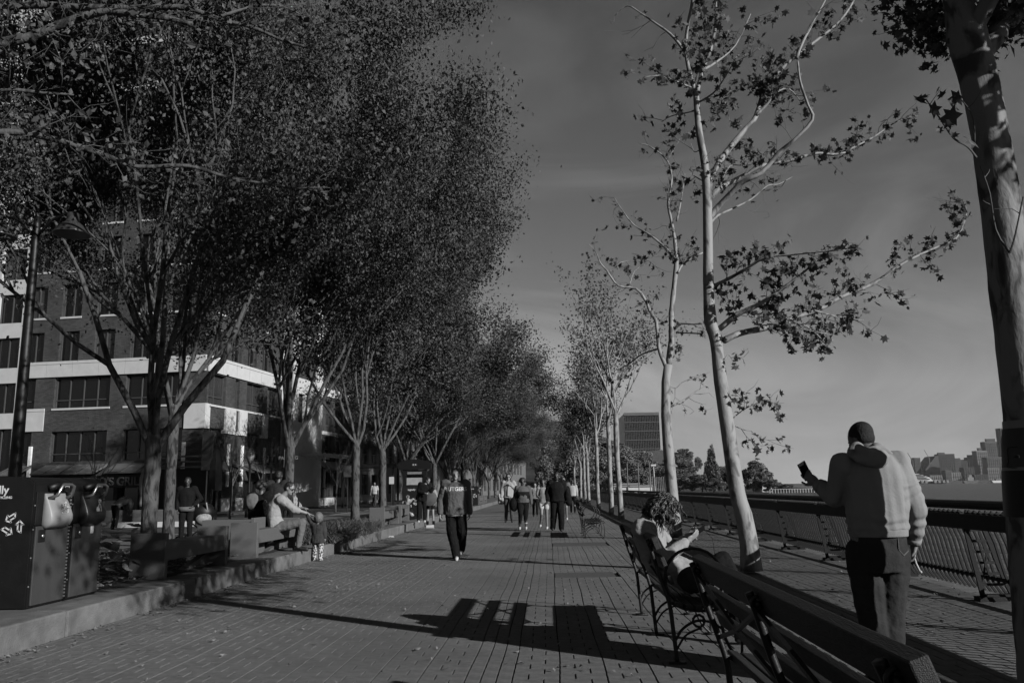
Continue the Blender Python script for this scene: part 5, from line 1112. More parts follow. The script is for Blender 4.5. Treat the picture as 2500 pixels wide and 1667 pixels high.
# glass tower on the hill
F = 400; a = at(1528, 1130, F); b = at(1608, 1008, F); r = empty('hill_building', (a.x, F, 0), 'dark glazed slab building on top of the wooded hill', 'building'); o_ = V((a.x, F, 0)); Wd = b.x - a.x; z0, z1 = at(1528, 1140, F).z, b.z
MB().bb(0, Wd, .5, 30, z0 - 12, z1).build('glazing', mat('dark_glazing', .09, .14, .3, .4), r)
m = MB()
for k in range(22): x = Wd * k / 21; m.bb(x - .12, x + .12, 0, .5, z0, z1)
m.build('mullion', mat('mullion_grey', .06, .07, 1), r); m = MB()
for k in range(1, 6): z = z0 + (z1 - z0) * k / 6; m.bb(0, Wd, -.3, .49, z - .15, z + .15)
m.bb(0, Wd, -.5, .49, z1 - 1.0, z1 + .4); m.build('floor_band', mat('band_grey', .08, .10, 1), r); MB().bb(Wd, Wd + 2.9, .2, 30, z0 - 12, z1 + .1).build('side_wall', mat('side_wall_grey', .3, .34, 1), r)
a = at(1580, 1150, 300); hb_ = MB().bb(-6, 6.5, 0, 10, a.z - 10, at(1580, 1100, 300).z).build('retaining_building', mat('dull_concrete', .04, .07, .5)); hb_.location = (a.x, 300, 0); tag(hb_, 'low grey concrete building on the slope below the glazed slab', 'building'); MB().bb(-3.6, -.6, -.1, -.02, at(1580, 1124, 300).z, at(1580, 1114, 300).z).build('panel', M_white, hb_)
# low pale pier sheds behind the railing
def shed(px0, px1, pb, pt, F, label, nwin=3, name='pier_shed'):
    a = at(px0, pb, F); b = at(px1, pt, F); r = empty(name, (a.x, F, -.3), label, 'building'); Wd = b.x - a.x; h = b.z + .3
    MB().bb(0, Wd, 0, 5, 0, h).build('wall', M_white, r); MB().bb(-.1, Wd + .1, -.15, 5.1, h + .003, h + .18).build('roof', mat('roof_grey', .2, .24, 2), r)
    for k in range(nwin): x = Wd * (k + .6) / (nwin + .2); MB().bb(x, x + .7, -.05, -.004, h * .25, h * .62).build('window', M_glass, r)
shed(1500, 1592, 1200, 1187, 105, 'long low white shed right behind the railing', 4); shed(1500, 1560, 1190, 1182, 112, 'upper pale roofed shed behind the long white one', 0); shed(1858, 1883, 1188, 1175, 165, 'small white hut at the edge of the dark shrubs', 0)
for k, px in enumerate((1506, 1533, 1560, 1588)):
    p = at(px, 1190, 103); o = MB().tube([(0, 0, -1), (0, 0, 3.0 + 1.2)], .07, 6).build('mooring_pole', mat('pole_grey', .12, .16, 3)); o.location = (p.x, 103, 0); tag(o, 'slim pale pole standing by the white sheds, %s of four' % ORD[k], 'pole', 'slim poles by the sheds')
p = at(1605, 1190, 118); r = empty('picket_screen', (p.x, 118, 0), 'row of upright pale pickets left of the second trunk', 'fence')
for k in range(11): MB().bb(-1.2 + k * .26, -1.1 + k * .26, 0, .1, -.5, 2.6).build('picket', MATS['pole_grey'], r)
p = at(1600, 1200, 120); t_ = at(1598, 1137, 120); o = MB().tube([(0, 0, -1), (-.1, 0, t_.z)], .08, 6).box((-.1, 0, t_.z + .1), (.7, .4, .25)).build('light_mast', M_white); o.location = (p.x, 120, 0); tag(o, 'thin light mast in front of the wooded slope', 'lamp')
# pier with deck at the right of the shrubs
a, b = at(1880, 1203, 140), at(2050, 1205, 140); r = empty('pier', (a.x, 140, 0), 'low pier deck with thin railing behind the raised hand of the man in the hoodie', 'pier'); L = b.x - a.x; z = at(1960, 1200, 140).z
MB().bb(0, L, 0, 8, z - .9, z - .5).build('deck', mat('deck_grey', .2, .28, 1), r)
for k in range(26): MB().bb(L * k / 25 - .04, L * k / 25 + .04, 0, .08, z - .5, z + .45).build('post', M_white, r)
MB().bb(0, L, 0, .08, z + .452, z + .5).build('rail', M_white, r)
# ------------------------------------------------------------------ far shore skyline
YS = 1400.0
M_sk = [mat('tower_grey_%s' % n_, a_, b_, .02, .9) for n_, a_, b_ in (('dark', .035, .05), ('mid', .07, .10), ('light', .15, .20))]
M_skw = mat('tower_glass', .02, .03, .02, .3)
MB().bb(300, 5200, YS + 20, 4200, -4, .5).build('far_shore', M_land, kind='structure')
MB().bb(-600, 299, 2600, 6000, -4, 1.5).build('far_shore', M_land, kind='structure')
def tower(px0, px1, pt, label, k, steps=(), Y=YS, floors=True, pb=1180, dep=14, crown=None):
    a, b = at(px0, pt, Y), at(px1, pt, Y); r = empty('tower', (a.x, Y, 0), label, 'building'); W_ = b.x - a.x; h = a.z
    MB().bb(0, W_, 0, dep, -2, h).build('shaft', M_sk[k], r)
    n = max(2, int(h / 4.5)); m = MB()
    for q in range(1, n): z = h * q / n; m.bb(.06 * W_, .94 * W_, -.6, -.02, z - .8, z + .8)
    m.build('window_band', M_skw, r)
    m = MB(); nc = max(4, int(W_ / 3.2))
    for q in range(nc + 1): x = W_ * (.06 + .88 * q / nc); m.bb(x - .35, x + .35, -1.0, -.61, 0, h * .98)
    m.build('pier', M_sk[k], r)
    if crown: cx0, cx1, cz = crown; MB().bb(W_ * cx0, W_ * cx1, 5, dep - 5, h, h + cz).build('roof_block', M_sk[0], r)
    return r
tower(2403, 2446, 1078, 'tallest grid-windowed tower of the skyline beside the big trunk', 1, crown=(.2, .72, 5)); tower(2383, 2410, 1100, 'pale slim tower left of the tallest one', 2, Y=YS - 60, crown=(.35, .7, 4.5)); tower(2408, 2448, 1116, 'broad lower tower in front of the tallest one', 1, Y=YS - 90)
tower(2441, 2456, 1045, 'thin dark tower just peeping out from behind the big trunk', 0, Y=YS - 30); tower(2363, 2384, 1116, 'short dark tower with a set-back top left of the pale slim one', 0, crown=(.2, .8, 4)); tower(2345, 2362, 1125, 'small dark block with chimney-like top in the middle of the skyline', 0, crown=(.2, .75, 2.5))
tower(2290, 2330, 1108, 'massive dark wedge-shouldered block of the skyline', 0, crown=(.1, .5, 2.5)); tower(2330, 2344, 1118, 'mid grey block joined to the massive dark one', 1); tower(2253, 2268, 1128, 'low dark block at the left end of the skyline', 0); tower(2232, 2246, 1117, 'grey block half hidden by the shoulder of the man in the hoodie', 1)
tower(2352, 2378, 1141, 'dark ribbed warehouse in front of the skyline', 0, Y=YS - 120); tower(2308, 2322, 1148, 'plain grey low block near the quay', 1, Y=YS - 150); tower(2322, 2346, 1153, 'long pale low building near the quay', 2, Y=YS - 140); tower(2410, 2438, 1142, 'pale framed hall below the tallest tower', 2, Y=YS - 160); tower(2440, 2475, 1150, 'low grey quay building next to the big trunk', 1, Y=YS - 150); tower(2270, 2300, 1160, 'low pale quay building at left', 2, Y=YS - 160); tower(2378, 2412, 1158, 'low dark quay building under the pale slim tower', 0, Y=YS - 160)
a, b = at(2256, 1155, YS - 10), at(2291, 1112, YS - 10); r = MB().prism([(0, 0), (b.x - a.x, 0), (b.x - a.x, b.z), (b.x - a.x - 5, b.z - 1), (3, 20)], 0, 40, lambda x, z, y: V((x, y, z))).build('sloped_block', M_sk[0]); r.location = (a.x, YS - 10, 0); tag(r, 'dark block with a long sloping roofline at the left of the skyline', 'building')
for px, pt, pb, tilt_ in ((2262, 1098, 1132, -.35), (2222, 1105, 1140, -.4)):
    a = at(px + 8, pb, YS - 30); h = at(px, pt, YS - 30).z - a.z; o = MB().tube([(0, 0, 0), (0, 0, h * .45)], .8, 4).tube([(0, 0, h * .4), (-h * .3, 0, h)], .5, 4).build('crane', M_sk[1]); o.location = (a.x, YS - 30, a.z); tag(o, 'thin tower crane over the massive dark block' if px > 2250 else 'thin tower crane by the shoulder of the man in the hoodie', 'crane')
# ship, quay line and small boats
a = at(2238, 1170, YS - 220); r = empty('ship', (a.x, YS - 220, -2.6), 'white passenger ship with stepped decks moored at the far quay', 'ship')
MB().prism([(-10, 0), (26, 0), (30, 5), (-10, 5)], 0, 14, lambda x, z, y: V((x, y, z))).build('hull', M_white, r); MB().prism([(-10, 5.01), (22, 5.01), (18, 9), (12, 11), (4, 14), (-10, 15)], 1, 13, lambda x, z, y: V((x, y, z))).build('superstructure', M_white, r)
m = MB()
for k in range(4): m.bb(-9, 18 - 3 * k, -.3, .95, 6.2 + 2.1 * k, 7.1 + 2.1 * k)
m.build('deck_opening', M_skw, r)
MB().bb(at(2245, 1180, YS - 230).x, at(2520, 1180, YS - 230).x, YS - 230, YS + 30, -3.2, 1.2).build('far_quay', M_sk[0], kind='structure')
for k, px in enumerate((2252, 2262, 2284, 2294, 2305, 2314)):
    a = at(px, 1176, YS - 236); o = MB().bb(-1.5, 1.5, 0, 4, 0, 3.6).build('quay_hut', M_sk[2]); o.location = (a.x, YS - 236, -1.4); tag(o, 'tiny pale hut on the far quay, %s of the six' % ORD[k], 'hut', 'tiny pale huts on the far quay')
a = at(2372, 1178, YS - 260); r = empty('boat', (a.x, YS - 260, -2.6), 'grey working boat with wheelhouse in the middle of the far quay', 'boat'); MB().prism([(-9, 0), (8, 0), (10, 4), (-10, 3)], 0, 5, lambda x, z, y: V((x, y, z))).build('hull', M_sk[1], r); MB().bb(-4, 4, 1, 4, 3.6, 8).bb(-2, 2, 1.5, 3.5, 8, 11).build('wheelhouse', M_sk[2], r)
a = at(2455, 1174, YS - 260); r = empty('boat', (a.x, YS - 260, -2.6), 'long pale ferry at the far quay beside the big trunk', 'boat'); MB().prism([(-16, 0), (12, 0), (13, 3), (-18, 3)], 0, 5, lambda x, z, y: V((x, y, z))).build('hull', M_white, r); MB().bb(-12, 9, 1, 4, 3.01, 5.5).build('cabin', M_sk[1], r)
# ------------------------------------------------------------------ people
def cloth(n, a, b=None, rough=.9, sc=10, bump=.25): return mat(n, a, b if b is not None else a * 1.2, sc, rough, bump, 60, .12)
SK_L = mat('skin_light', .20, .26, 20, .55, .08, 80, .3); SK_D = mat('skin_dark', .035, .055, 20, .5, .08, 80, .35); SK_M = mat('skin_mid', .11, .15, 20, .5, .08, 80, .3)
HAIR_D = mat('hair_dark', .003, .008, 30, .6, .5, 60, .3); EYE_M = mat('eye_dark', .004, .004, 3, .3)
SHOE_W = mat('shoe_white', .4, .48, 10, .6); SHOE_D = mat('shoe_dark', .006, .01, 10, .6)
C_BLK = cloth('cloth_black', .003, .006); C_CHAR = cloth('cloth_charcoal', .035, .05); C_PALE = cloth('cloth_pale', .26, .31); C_JEAN = cloth('cloth_denim', .045, .075, sc=6); C_MID = cloth('cloth_mid', .10, .13)
def frame_pts(H, yaw, base, over):
    # joints of a standing figure in its own frame: +x = its left, -y = forward
    s = H / 1.75
    J = dict(pel=(0, 0, .94), waist=(0, 0, 1.07), chest=(0, -.005, 1.28), neck=(0, .015, 1.475), head=(0, -.02, 1.625),
             hipL=(.09, 0, .92), hipR=(-.09, 0, .92), kneeL=(.10, -.02, .50), kneeR=(-.10, -.02, .50), ankL=(.11, .02, .085), ankR=(-.11, .02, .085),
             shL=(.175, .0, 1.42), shR=(-.175, .0, 1.42), elL=(.235, .02, 1.14), elR=(-.235, .02, 1.14), wrL=(.25, -.06, .90), wrR=(-.25, -.06, .90))
    J.update(over or {}); c, n = math.cos(yaw), math.sin(yaw); f = lambda p: V((base[0] + (p[0] * c - p[1] * n) * s, base[1] + (p[0] * n + p[1] * c) * s, base[2] + p[2] * s))
    R = lambda d: V((d[0] * c - d[1] * n, d[0] * n + d[1] * c, d[2])).normalized()
    return {k: f(v) for k, v in J.items()}, R, s
def hand(S, wr, d, nrm, s, curl=.5, side=1, spread=.0):
    # palm, four unequal fingers bent toward the palm normal, thumb from the side of the palm
    d = V(d).normalized(); nrm = V(nrm); nrm = (nrm - d * nrm.dot(d)).normalized(); w_ = d.cross(nrm) * side
    R = Matrix((w_, nrm, d)).transposed(); S.ell(wr + d * .045 * s, (.040 * s, .017 * s, .052 * s), R, 12, 8); S.cap(wr - d * .02 * s, wr + d * .03 * s, .027 * s, .026 * s, 10)
    for k, (o_, L) in enumerate(((-.030, .068), (-.010, .078), (.011, .074), (.030, .058))):
        p = wr + d * .085 * s + w_ * o_ * s; dd = (d + w_ * o_ * (2 + spread * 20)).normalized(); r_ = .0095 * s
        for q in range(3):
            a = curl * (.45 + .5 * q) * (1 + .12 * k); dn = (dd * math.cos(a) + nrm * math.sin(a)).normalized(); e = p + dn * L * s * (.42, .32, .26)[q]; S.cap(p, e, r_, r_ * .93, 8); p = e; r_ *= .93
    p = wr + d * .03 * s - w_ * .028 * s; d1 = (d * .6 - w_ * .75 + nrm * .35).normalized(); e = p + d1 * .042 * s; S.cap(p, e, .014 * s, .012 * s, 8); d2 = (d * .85 - w_ * .25 + nrm * .5).normalized(); S.cap(e, e + d2 * .035 * s, .0115 * s, .009 * s, 8)
def torso_rings(J, infl, s, b=1.0, hem=0.0, top=.03, belly=0.0):
    lat = (J['hipL'] - J['hipR']).normalized(); lat2 = (J['shL'] - J['shR']).normalized(); pts = [(J['pel'], lat, .155, .112), (J['waist'], lat.lerp(lat2, .4), .142, .105 + belly), (J['chest'], lat.lerp(lat2, .8), .163, .115 + belly * .4), (J['neck'] - (J['neck'] - J['chest']) * .34, lat2, .165, .095), (J['neck'] - (J['neck'] - J['chest']) * .06, lat2, .085, .07)]
    rings = []; up0 = (J['waist'] - J['pel']).normalized()
    if hem: pts.insert(0, (J['pel'] - up0 * hem * s, lat, .158 + infl * .2, .116))
    for i, (c, l, rx, ry) in enumerate(pts):
        a = pts[max(i - 1, 0)][0]; e = pts[min(i + 1, len(pts) - 1)][0]; up = (e - a).normalized(); l = (l - up * l.dot(up)).normalized(); fw = up.cross(l)
        k = infl if i < len(pts) - 1 else infl * .6; rings.append((c, l * (rx * b + k) * s, fw * (ry * b + k) * s))
    return rings
def person(label, H, yaw, base, over=None, top=C_CHAR, bottom=C_BLK, skin=SK_L, hair=HAIR_D, shoe=SHOE_D, vox=.011, b=1.0, sleeve='long', legs='long', headdir=None, hands=(.6, .6), hairstyle='short', jacket=.03, hem=.03, J=None, toe=None, belly=0.0, group=None, glasses=False, handdir=None, fold=.008, palm=None, hairfn=None, headup=None, legr=1.0, rootname='person'):
    if J is None: J, R, s = frame_pts(H, yaw, base, over)
    else: R = frame_pts(H, yaw, base, None)[1]; s = H / 1.75
    o_ = V(base); r = empty(rootname, o_, label, 'person', group)
    fwd = R((0, -1, 0)); hd = V(headdir).normalized() if headdir is not None else (fwd + V((0, 0, -.05))).normalized(); up = V(headup) if headup is not None else V((0, 0, 1)); side = hd.cross(up).normalized(); up = side.cross(hd); RH_ = Matrix((side, -hd, up)).transposed()
    # ---- body
    S = MB(); S.loft(torso_rings(J, 0, s, b, .07, belly=belly), 18); hc = J['head']
    S.chain([J['chest'].lerp(J['neck'], .8), hc - up * .06 * s], [.052 * s, .052 * s]); S.ell(hc + up * .02 * s, (.076 * s, .094 * s, .100 * s), RH_, 18, 12); S.ell(hc + hd * .030 * s - up * .045 * s, (.056 * s, .062 * s, .068 * s), RH_, 14, 10)
    S.cap(hc + hd * .090 * s + up * .018 * s, hc + hd * .104 * s - up * .018 * s, .009 * s, .014 * s, 8); S.ell(hc + hd * .086 * s - up * .050 * s, (.024 * s, .009 * s, .009 * s), RH_, 8, 5); S.ell(hc + hd * .075 * s - up * .088 * s, (.022 * s, .02 * s, .018 * s), RH_, 8, 5)
    for k in (-1, 1): S.ell(hc + side * k * .077 * s - hd * .005 * s, (.012 * s, .022 * s, .032 * s), RH_, 8, 6); S.ell(hc + side * k * .032 * s + hd * .083 * s + up * .034 * s, (.022 * s, .008 * s, .007 * s), RH_, 8, 5)
    for k, L_ in enumerate('LR'):
        S.chain([J['sh' + L_] , J['el' + L_], J['wr' + L_]], [.050 * s * b, .038 * s, .028 * s]); S.ell(J['sh' + L_], (.062 * s * b,) * 3)
        S.chain([J['hip' + L_], J['knee' + L_], J['ank' + L_]], [.085 * s * b * legr, .054 * s * b * legr, .038 * s]); m_ = J['knee' + L_].lerp(J['ank' + L_], .3) - fwd * .02 * s; S.ell(m_, (.052 * s * legr, .052 * s * legr, .10 * s))
        hdv = (handdir[k] if handdir and handdir[k] is not None else (J['wr' + L_] - J['el' + L_])); pn = palm[k] if palm and palm[k] is not None else R((-1 if L_ == 'L' else 1, -.2, 0)); hand(S, J['wr' + L_], hdv, pn, s, hands[k], -1 if L_ == 'L' else 1)
        t_ = toe[k] if toe and toe[k] is not None else fwd; S.cap(J['ank' + L_] - V((0, 0, .03 * s)), J['ank' + L_] + V(t_) * .15 * s - V((0, 0, .055 * s)), .035 * s, .026 * s)
    body = S.solid('body', skin, r, vox, o_, None, 3)
    for k in (-1, 1): MB().ell(hc + side * k * .032 * s + hd * .087 * s + up * .018 * s, (.013 * s, .006 * s, .007 * s), RH_, 8, 5).build('eye', EYE_M, r, True, o_)
    MB().ell(hc + hd * .092 * s - up * .050 * s, (.022 * s, .004 * s, .0035 * s), RH_, 8, 4).build('mouth', EYE_M, r, True, o_)
    if glasses:
        m = MB()
        for k in (-1, 1): m.ell(hc + side * k * .034 * s + hd * .099 * s + up * .016 * s, (.027 * s, .006 * s, .02 * s), RH_, 10, 6); m.tube([hc + side * k * .06 * s + hd * .095 * s + up * .018 * s, hc + side * k * .08 * s + up * .015 * s], .004 * s, 4)
        m.build('sunglasses', EYE_M, r, True, o_)
    # ---- clothes
    fd = (lambda p: fold * (fnoise(V((p.x, p.y, p.z * .45)), 13 / s) + .5 * fnoise(p, 28 / s))) if fold else None
    if top is not None:
        T_ = MB(); rg_ = torso_rings(J, jacket, s, b, hem, belly=belly); T_.loft(rg_, 22)
        for L_ in 'LR':
            sh, el, wr = J['sh' + L_], J['el' + L_], J['wr' + L_]; j = jacket * s
            T_.ell(sh, (.064 * s * b + j,) * 3)
            if sleeve == 'long': T_.chain([sh, el, el.lerp(wr, .93)], [.056 * s * b + j, .043 * s + j * .9, .034 * s + j * .65])
            elif sleeve == 'half': T_.chain([sh, sh.lerp(el, .7)], [.058 * s * b + j, .052 * s + j])
            elif sleeve == 'rolled': T_.chain([sh, el, el.lerp(wr, .35)], [.056 * s * b + j, .045 * s + j * .9, .043 * s + j * .6])
        tp = T_.solid('top', top, r, vox, o_, fd, 5)
    else: tp = None
    if bottom is not None:
        B_ = MB(); lat = (J['hipL'] - J['hipR']).normalized(); f2 = lat.cross(V((0, 0, 1))); pj = J['pel']; w2 = J['waist']; B_.loft([(pj - V((0, 0, .09 * s)) if legs != 'sit' else pj - (w2 - pj).normalized() * .06 * s, lat * .150 * s * b, f2 * .115 * s * b), (pj, lat * .163 * s * b, f2 * .125 * s * b), (pj.lerp(w2, .75), lat * .150 * s * b, f2 * (.115 + belly) * s * b)], 18)
        for L_ in 'LR':
            h, k_, a = J['hip' + L_], J['knee' + L_], J['ank' + L_]
            if legs in ('long', 'sit'): B_.chain([h, k_, a + V((0, 0, .0))], [.098 * s * b * legr, .070 * s * b * legr, .058 * s])
            elif legs == 'wide': B_.chain([h, k_, a], [.105 * s * b, .088 * s * b, .082 * s])
            elif legs == 'tight': B_.chain([h, k_, k_.lerp(a, .8)], [.093 * s * b * legr, .062 * s * b * legr, .045 * s])
            elif legs == 'shorts': B_.chain([h, h.lerp(k_, .42)], [.10 * s * b * legr, .095 * s * b * legr])
        B_.solid('trousers' if legs not in ('shorts',) else 'shorts', bottom, r, vox, o_, fd, 4)
    for k, L_ in enumerate('LR'):
        t_ = V(toe[k] if toe and toe[k] is not None else fwd).normalized(); a = J['ank' + L_]; z = V((0, 0, 1)); m = MB(); m.chain([a - z * .02 * s - t_ * .02 * s, a - z * .045 * s + t_ * .06 * s, a - z * .052 * s + t_ * .155 * s], [.048 * s, .042 * s, .036 * s]); m.chain([a - z * .062 * s - t_ * .035 * s, a - z * .066 * s + t_ * .165 * s], [.028 * s, .028 * s]); m.solid('shoe', shoe, r, max(.008, vox * .9), o_, None, 3)
    if hairstyle:
        m = MB()
        if hairstyle == 'short': m.ell(hc + up * .042 * s - hd * .014 * s, (.083 * s, .096 * s, .088 * s), RH_, 16, 10); m.ell(hc - hd * .04 * s + up * .0 * s, (.080 * s, .070 * s, .075 * s), RH_)
        elif hairstyle == 'curly': 
            rr_ = random.Random(len(label))
            for k in range(26): a = rr_.uniform(0, 6.28); e = rr_.uniform(-.3, 1.3); d_ = side * math.cos(a) * math.cos(e) - hd * (math.sin(a) * math.cos(e) * .8 + .25) + up * math.sin(e); m.ell(hc + d_ * .085 * s + up * .02 * s, (.05 * s,) * 3, None, 8, 6)
        elif hairstyle == 'long':
            m.ell(hc + up * .04 * s - hd * .014 * s, (.086 * s, .10 * s, .09 * s), RH_); m.ell(hc - hd * .05 * s - up * .06 * s, (.085 * s, .05 * s, .13 * s), RH_); m.ell(hc - hd * .06 * s - up * .17 * s, (.075 * s, .04 * s, .11 * s), RH_)
        elif hairstyle == 'beard': m.ell(hc + up * .045 * s - hd * .012 * s, (.084 * s, .097 * s, .088 * s), RH_); m.ell(hc - up * .075 * s + hd * .045 * s, (.06 * s, .055 * s, .045 * s), RH_)
        hr = m.solid('hair', hair, r, vox, o_, (lambda p: .008 * fnoise(p, 40)), 2)
        # keep the face clear: push hair in front of the forehead back
    return r, J, R, s, tp
WALKL = dict(kneeL=(.09, -.16, .53), ankL=(.10, -.12, .12), kneeR=(-.09, .02, .50), ankR=(-.10, .14, .10), hipL=(.09, -.01, .92), hipR=(-.09, .01, .92), elL=(.235, .07, 1.14), wrL=(.25, .05, .89), elR=(-.235, -.03, 1.14), wrR=(-.25, -.13, .91))
WALKR = dict(kneeR=(-.09, -.16, .53), ankR=(-.10, -.14, .10), kneeL=(.09, .03, .50), ankL=(.10, .20, .14), elR=(-.235, .07, 1.14), wrR=(-.25, .05, .89), elL=(.235, -.03, 1.14), wrL=(.25, -.13, .91))
def wrap_text(txt, size, tp_obj, root, centre, right, upv, m, off=.004):
    o_ = V(root.location); me = text_mesh(txt, size, 0); bm = bmesh.new(); bm.from_mesh(me); bmesh.ops.triangulate(bm, faces=bm.faces[:]); bmesh.ops.subdivide_edges(bm, edges=[e for e in bm.edges if e.calc_length() > size * .12], cuts=2, use_grid_fill=False)
    bvh = BVHTree.FromPolygons([v.co.copy() for v in tp_obj.data.vertices], [tuple(p.vertices) for p in tp_obj.data.polygons]); n = V(right).cross(V(upv)).normalized()
    for v in bm.verts:
        p = V(centre) - o_ + V(right) * v.co.x + V(upv) * v.co.y + n * .5; h = bvh.ray_cast(p, -n); v.co = (h[0] + n * off) if h[0] is not None else p - n * .5
    bm.to_mesh(me); bm.free(); me.materials.clear(); me.materials.append(m); return link(bpy.data.objects.new('lettering', me), tp_obj)
# --- man in the sweatshirt walking towards the camera
g = gnd(1113, 1357); base = (g.x * 16.4 / g.y, 16.4, 0)
ov = dict(WALKR); ov.update(dict(shL=(.19, 0, 1.42), shR=(-.19, 0, 1.42), elL=(.27, .03, 1.14), elR=(-.29, .04, 1.15), wrL=(.27, -.02, .88), wrR=(-.30, -.02, .88), kneeL=(.13, -.06, .52), ankL=(.10, .14, .17), kneeR=(-.08, -.05, .5), ankR=(.01, -.12, .08), hipL=(.10, 0, .92), hipR=(-.10, 0, .92)))
r, J, R, s, tp = person('man in a lettered grey sweatshirt walking down the middle of the promenade', 1.76, .12, base, ov, cloth('sweatshirt_grey', .075, .095), C_BLK, SK_L, vox=.009, b=1.12, legs='wide', jacket=.045, hem=.09, hands=(.7, .6), shoe=SHOE_W, fold=.012)
wrap_text('RUTGERS', .105, tp, r, J['chest'] + R((0, -1, 0)) * .1 + V((0, 0, .06)), R((1, 0, 0)), (0, 0, 1), M_mark)
m = MB(); m.loft([(J['pel'] + V((0, 0, -.115)), R((1, 0, 0)) * .19, R((0, 1, 0)) * .165), (J['pel'] + V((0, 0, -.02)), R((1, 0, 0)) * .185, R((0, 1, 0)) * .160)], 20); m.build('shirt_hem', SHOE_W, r, True, base)
m = MB(); m.chain([J['neck'] + R((.09, .03, 0)) * .0 + R((1, .2, 0)) * .09, J['neck'] + R((0, 1, 0)) * .09, J['neck'] + R((-1, .2, 0)) * .09], [.035, .045, .035]); m.solid('hood', cloth('sweatshirt_grey', .075), r, .01, base)
# --- man with sunglasses, pale jacket
g = gnd(1243, 1275); base = (g.x, g.y, 0); ov = dict(WALKL); ov.update(dict(elL=(.28, -.02, 1.18), wrL=(.09, -.16, 1.33), ankL=(.12, -.06, .09), ankR=(-.12, .06, .09)))
r, J, R, s, tp = person('man with sunglasses in a pale jacket and jeans, hand raised to his chest', 1.93, .0, base, ov, C_PALE, C_JEAN, SK_L, vox=.011, b=1.05, glasses=True, jacket=.035, hem=.06, hands=(1.0, .5), handdir=(R((-.6, -.4, .6)) if False else None, None))
m = MB(); m.prism([(-.03, .96), (.10, .92), (.13, 1.2), (.05, 1.38), (0, 1.40), (-.02, 1.2)], .0, .012, lambda x, z, y: V(base) + R((1, 0, 0)) * x * s + R((0, -1, 0)) * (.165 + y) * s + V((0, 0, z * s))); m.build('shirt_front', mat('shirt_white', .4, .44, 6), r, False, base)
# --- woman in the colour-block top
g = gnd(1278, 1292); base = (g.x, g.y, 0); ov = dict(WALKR); ov.update(dict(elL=(.28, .03, 1.13), wrL=(.29, -.05, .86), elR=(-.28, .04, 1.14), wrR=(-.30, -.02, .88), shL=(.19, 0, 1.40), shR=(-.19, 0, 1.40), ankL=(.09, .04, .09), ankR=(-.13, -.04, .09)))
r, J, R, s, tp = person('woman in a colour-block top and dark leggings carrying a dark bag', 1.68, .05, base, ov, cloth('top_grey', .085, .1), C_BLK, SK_D, vox=.011, b=1.25, hairstyle='curly', legs='tight', jacket=.022, hem=.03, shoe=SHOE_W, belly=.03, legr=1.15)
m = MB(); m.loft([(J['waist'] - V((0, 0, .02)), R((1, 0, 0)) * .212, R((0, 1, 0)) * .172), (J['chest'] + V((0, 0, .0)), R((1, 0, 0)) * .232, R((0, 1, 0)) * .185)], 22); m.build('dark_panel', C_BLK, r, True, base)
m = MB(); m.ell(V(base) + R((-1, 0, 0)) * .30 + V((0, 0, .82)), (.15, .10, .24)); m.chain([J['shR'] + V((0, 0, .05)), V(base) + R((-1, 0, 0)) * .33 + V((0, 0, 1.0))], [.03, .03]); m.solid('bag', C_BLK, r, .014, base)
m = MB(); 
for k in 'LR': m.tube([J['ank' + k] + V((0, 0, .10)), J['ank' + k] + V((0, 0, .14))], .052, 10)
m.build('sock', SHOE_W, r, True, base)
# --- girl in white shorts
g = gnd(1329, 1291); base = (g.x, g.y, 0); ov = dict(WALKL); ov.update(dict(elL=(.23, .0, 1.13), wrL=(.18, -.14, .98), elR=(-.24, .02, 1.14), wrR=(-.19, -.15, 1.12), kneeL=(.10, -.02, .5), ankL=(.10, -.02, .085), kneeR=(-.08, -.12, .52), ankR=(-.14, .1, .16)))
person('girl in a pale top and white shorts next to the man in black', 1.62, -.05, base, ov, cloth('top_pale', .20, .30, sc=16), mat('shorts_white', .34, .4, 8, .9, .2), SK_M, vox=.010, b=.93, hairstyle='curly', legs='shorts', sleeve='half', jacket=.02, shoe=SHOE_W, legr=1.08)
# --- man in black
g = gnd(1362, 1297); base = (g.x, g.y, 0); ov = dict(WALKR); ov.update(dict(kneeL=(.11, -.1, .53), ankL=(.11, -.02, .09), kneeR=(-.11, -.02, .5), ankR=(-.15, .08, .12), elL=(.29, .03, 1.15), wrL=(.31, -.02, .90), elR=(-.29, .03, 1.15), wrR=(-.28, -.07, .91)))
r, J, R, s, tp = person('bearded man dressed all in black at the right end of the walking group', 1.82, .0, base, ov, C_BLK, C_BLK, SK_D, vox=.012, b=1.18, hairstyle='beard', legs='wide', jacket=.045, hem=.06)
m = MB(); m.chain([J['elL'] + V((.02, 0, .1)), J['wrL'] + V((.04, 0, -.05))], [.10, .12]); m.solid('coat', C_BLK, r, .02, base, lambda p: .015 * fnoise(p, 9))
# --- people behind the group
def back(px, py, F, H, yaw, label, top, bottom, skin=SK_L, **k):
    p = at(px, 1240, F); z = k.pop('z', 0); k.setdefault('vox', .018); return person(label, H, yaw, (p.x, F, z), k.pop('ov', WALKL), top, bottom, skin, **k)
back(1377, 1250, 34.5, 1.78, 0, 'man in a loose pale jacket partly hidden behind the man in black', C_MID, C_CHAR, SK_M, shoe=SHOE_W, jacket=.05, b=1.1, legs='shorts')
back(1399, 1250, 44, 1.72, 3.14, 'distant person in a white shirt and dark trousers beside the leaning trunk', cloth('white_shirt', .33, .38), C_BLK, SK_M)
back(1307, 1250, 40, 1.6, 0, 'distant child in a pale patterned top between the two women', cloth('pattern_pale', .1, .35, sc=20), C_BLK, SK_L)
back(1316, 1250, 47, 1.7, 3.1, 'distant dark-haired walker just left of the girl in white shorts', C_CHAR, C_BLK, SK_M)
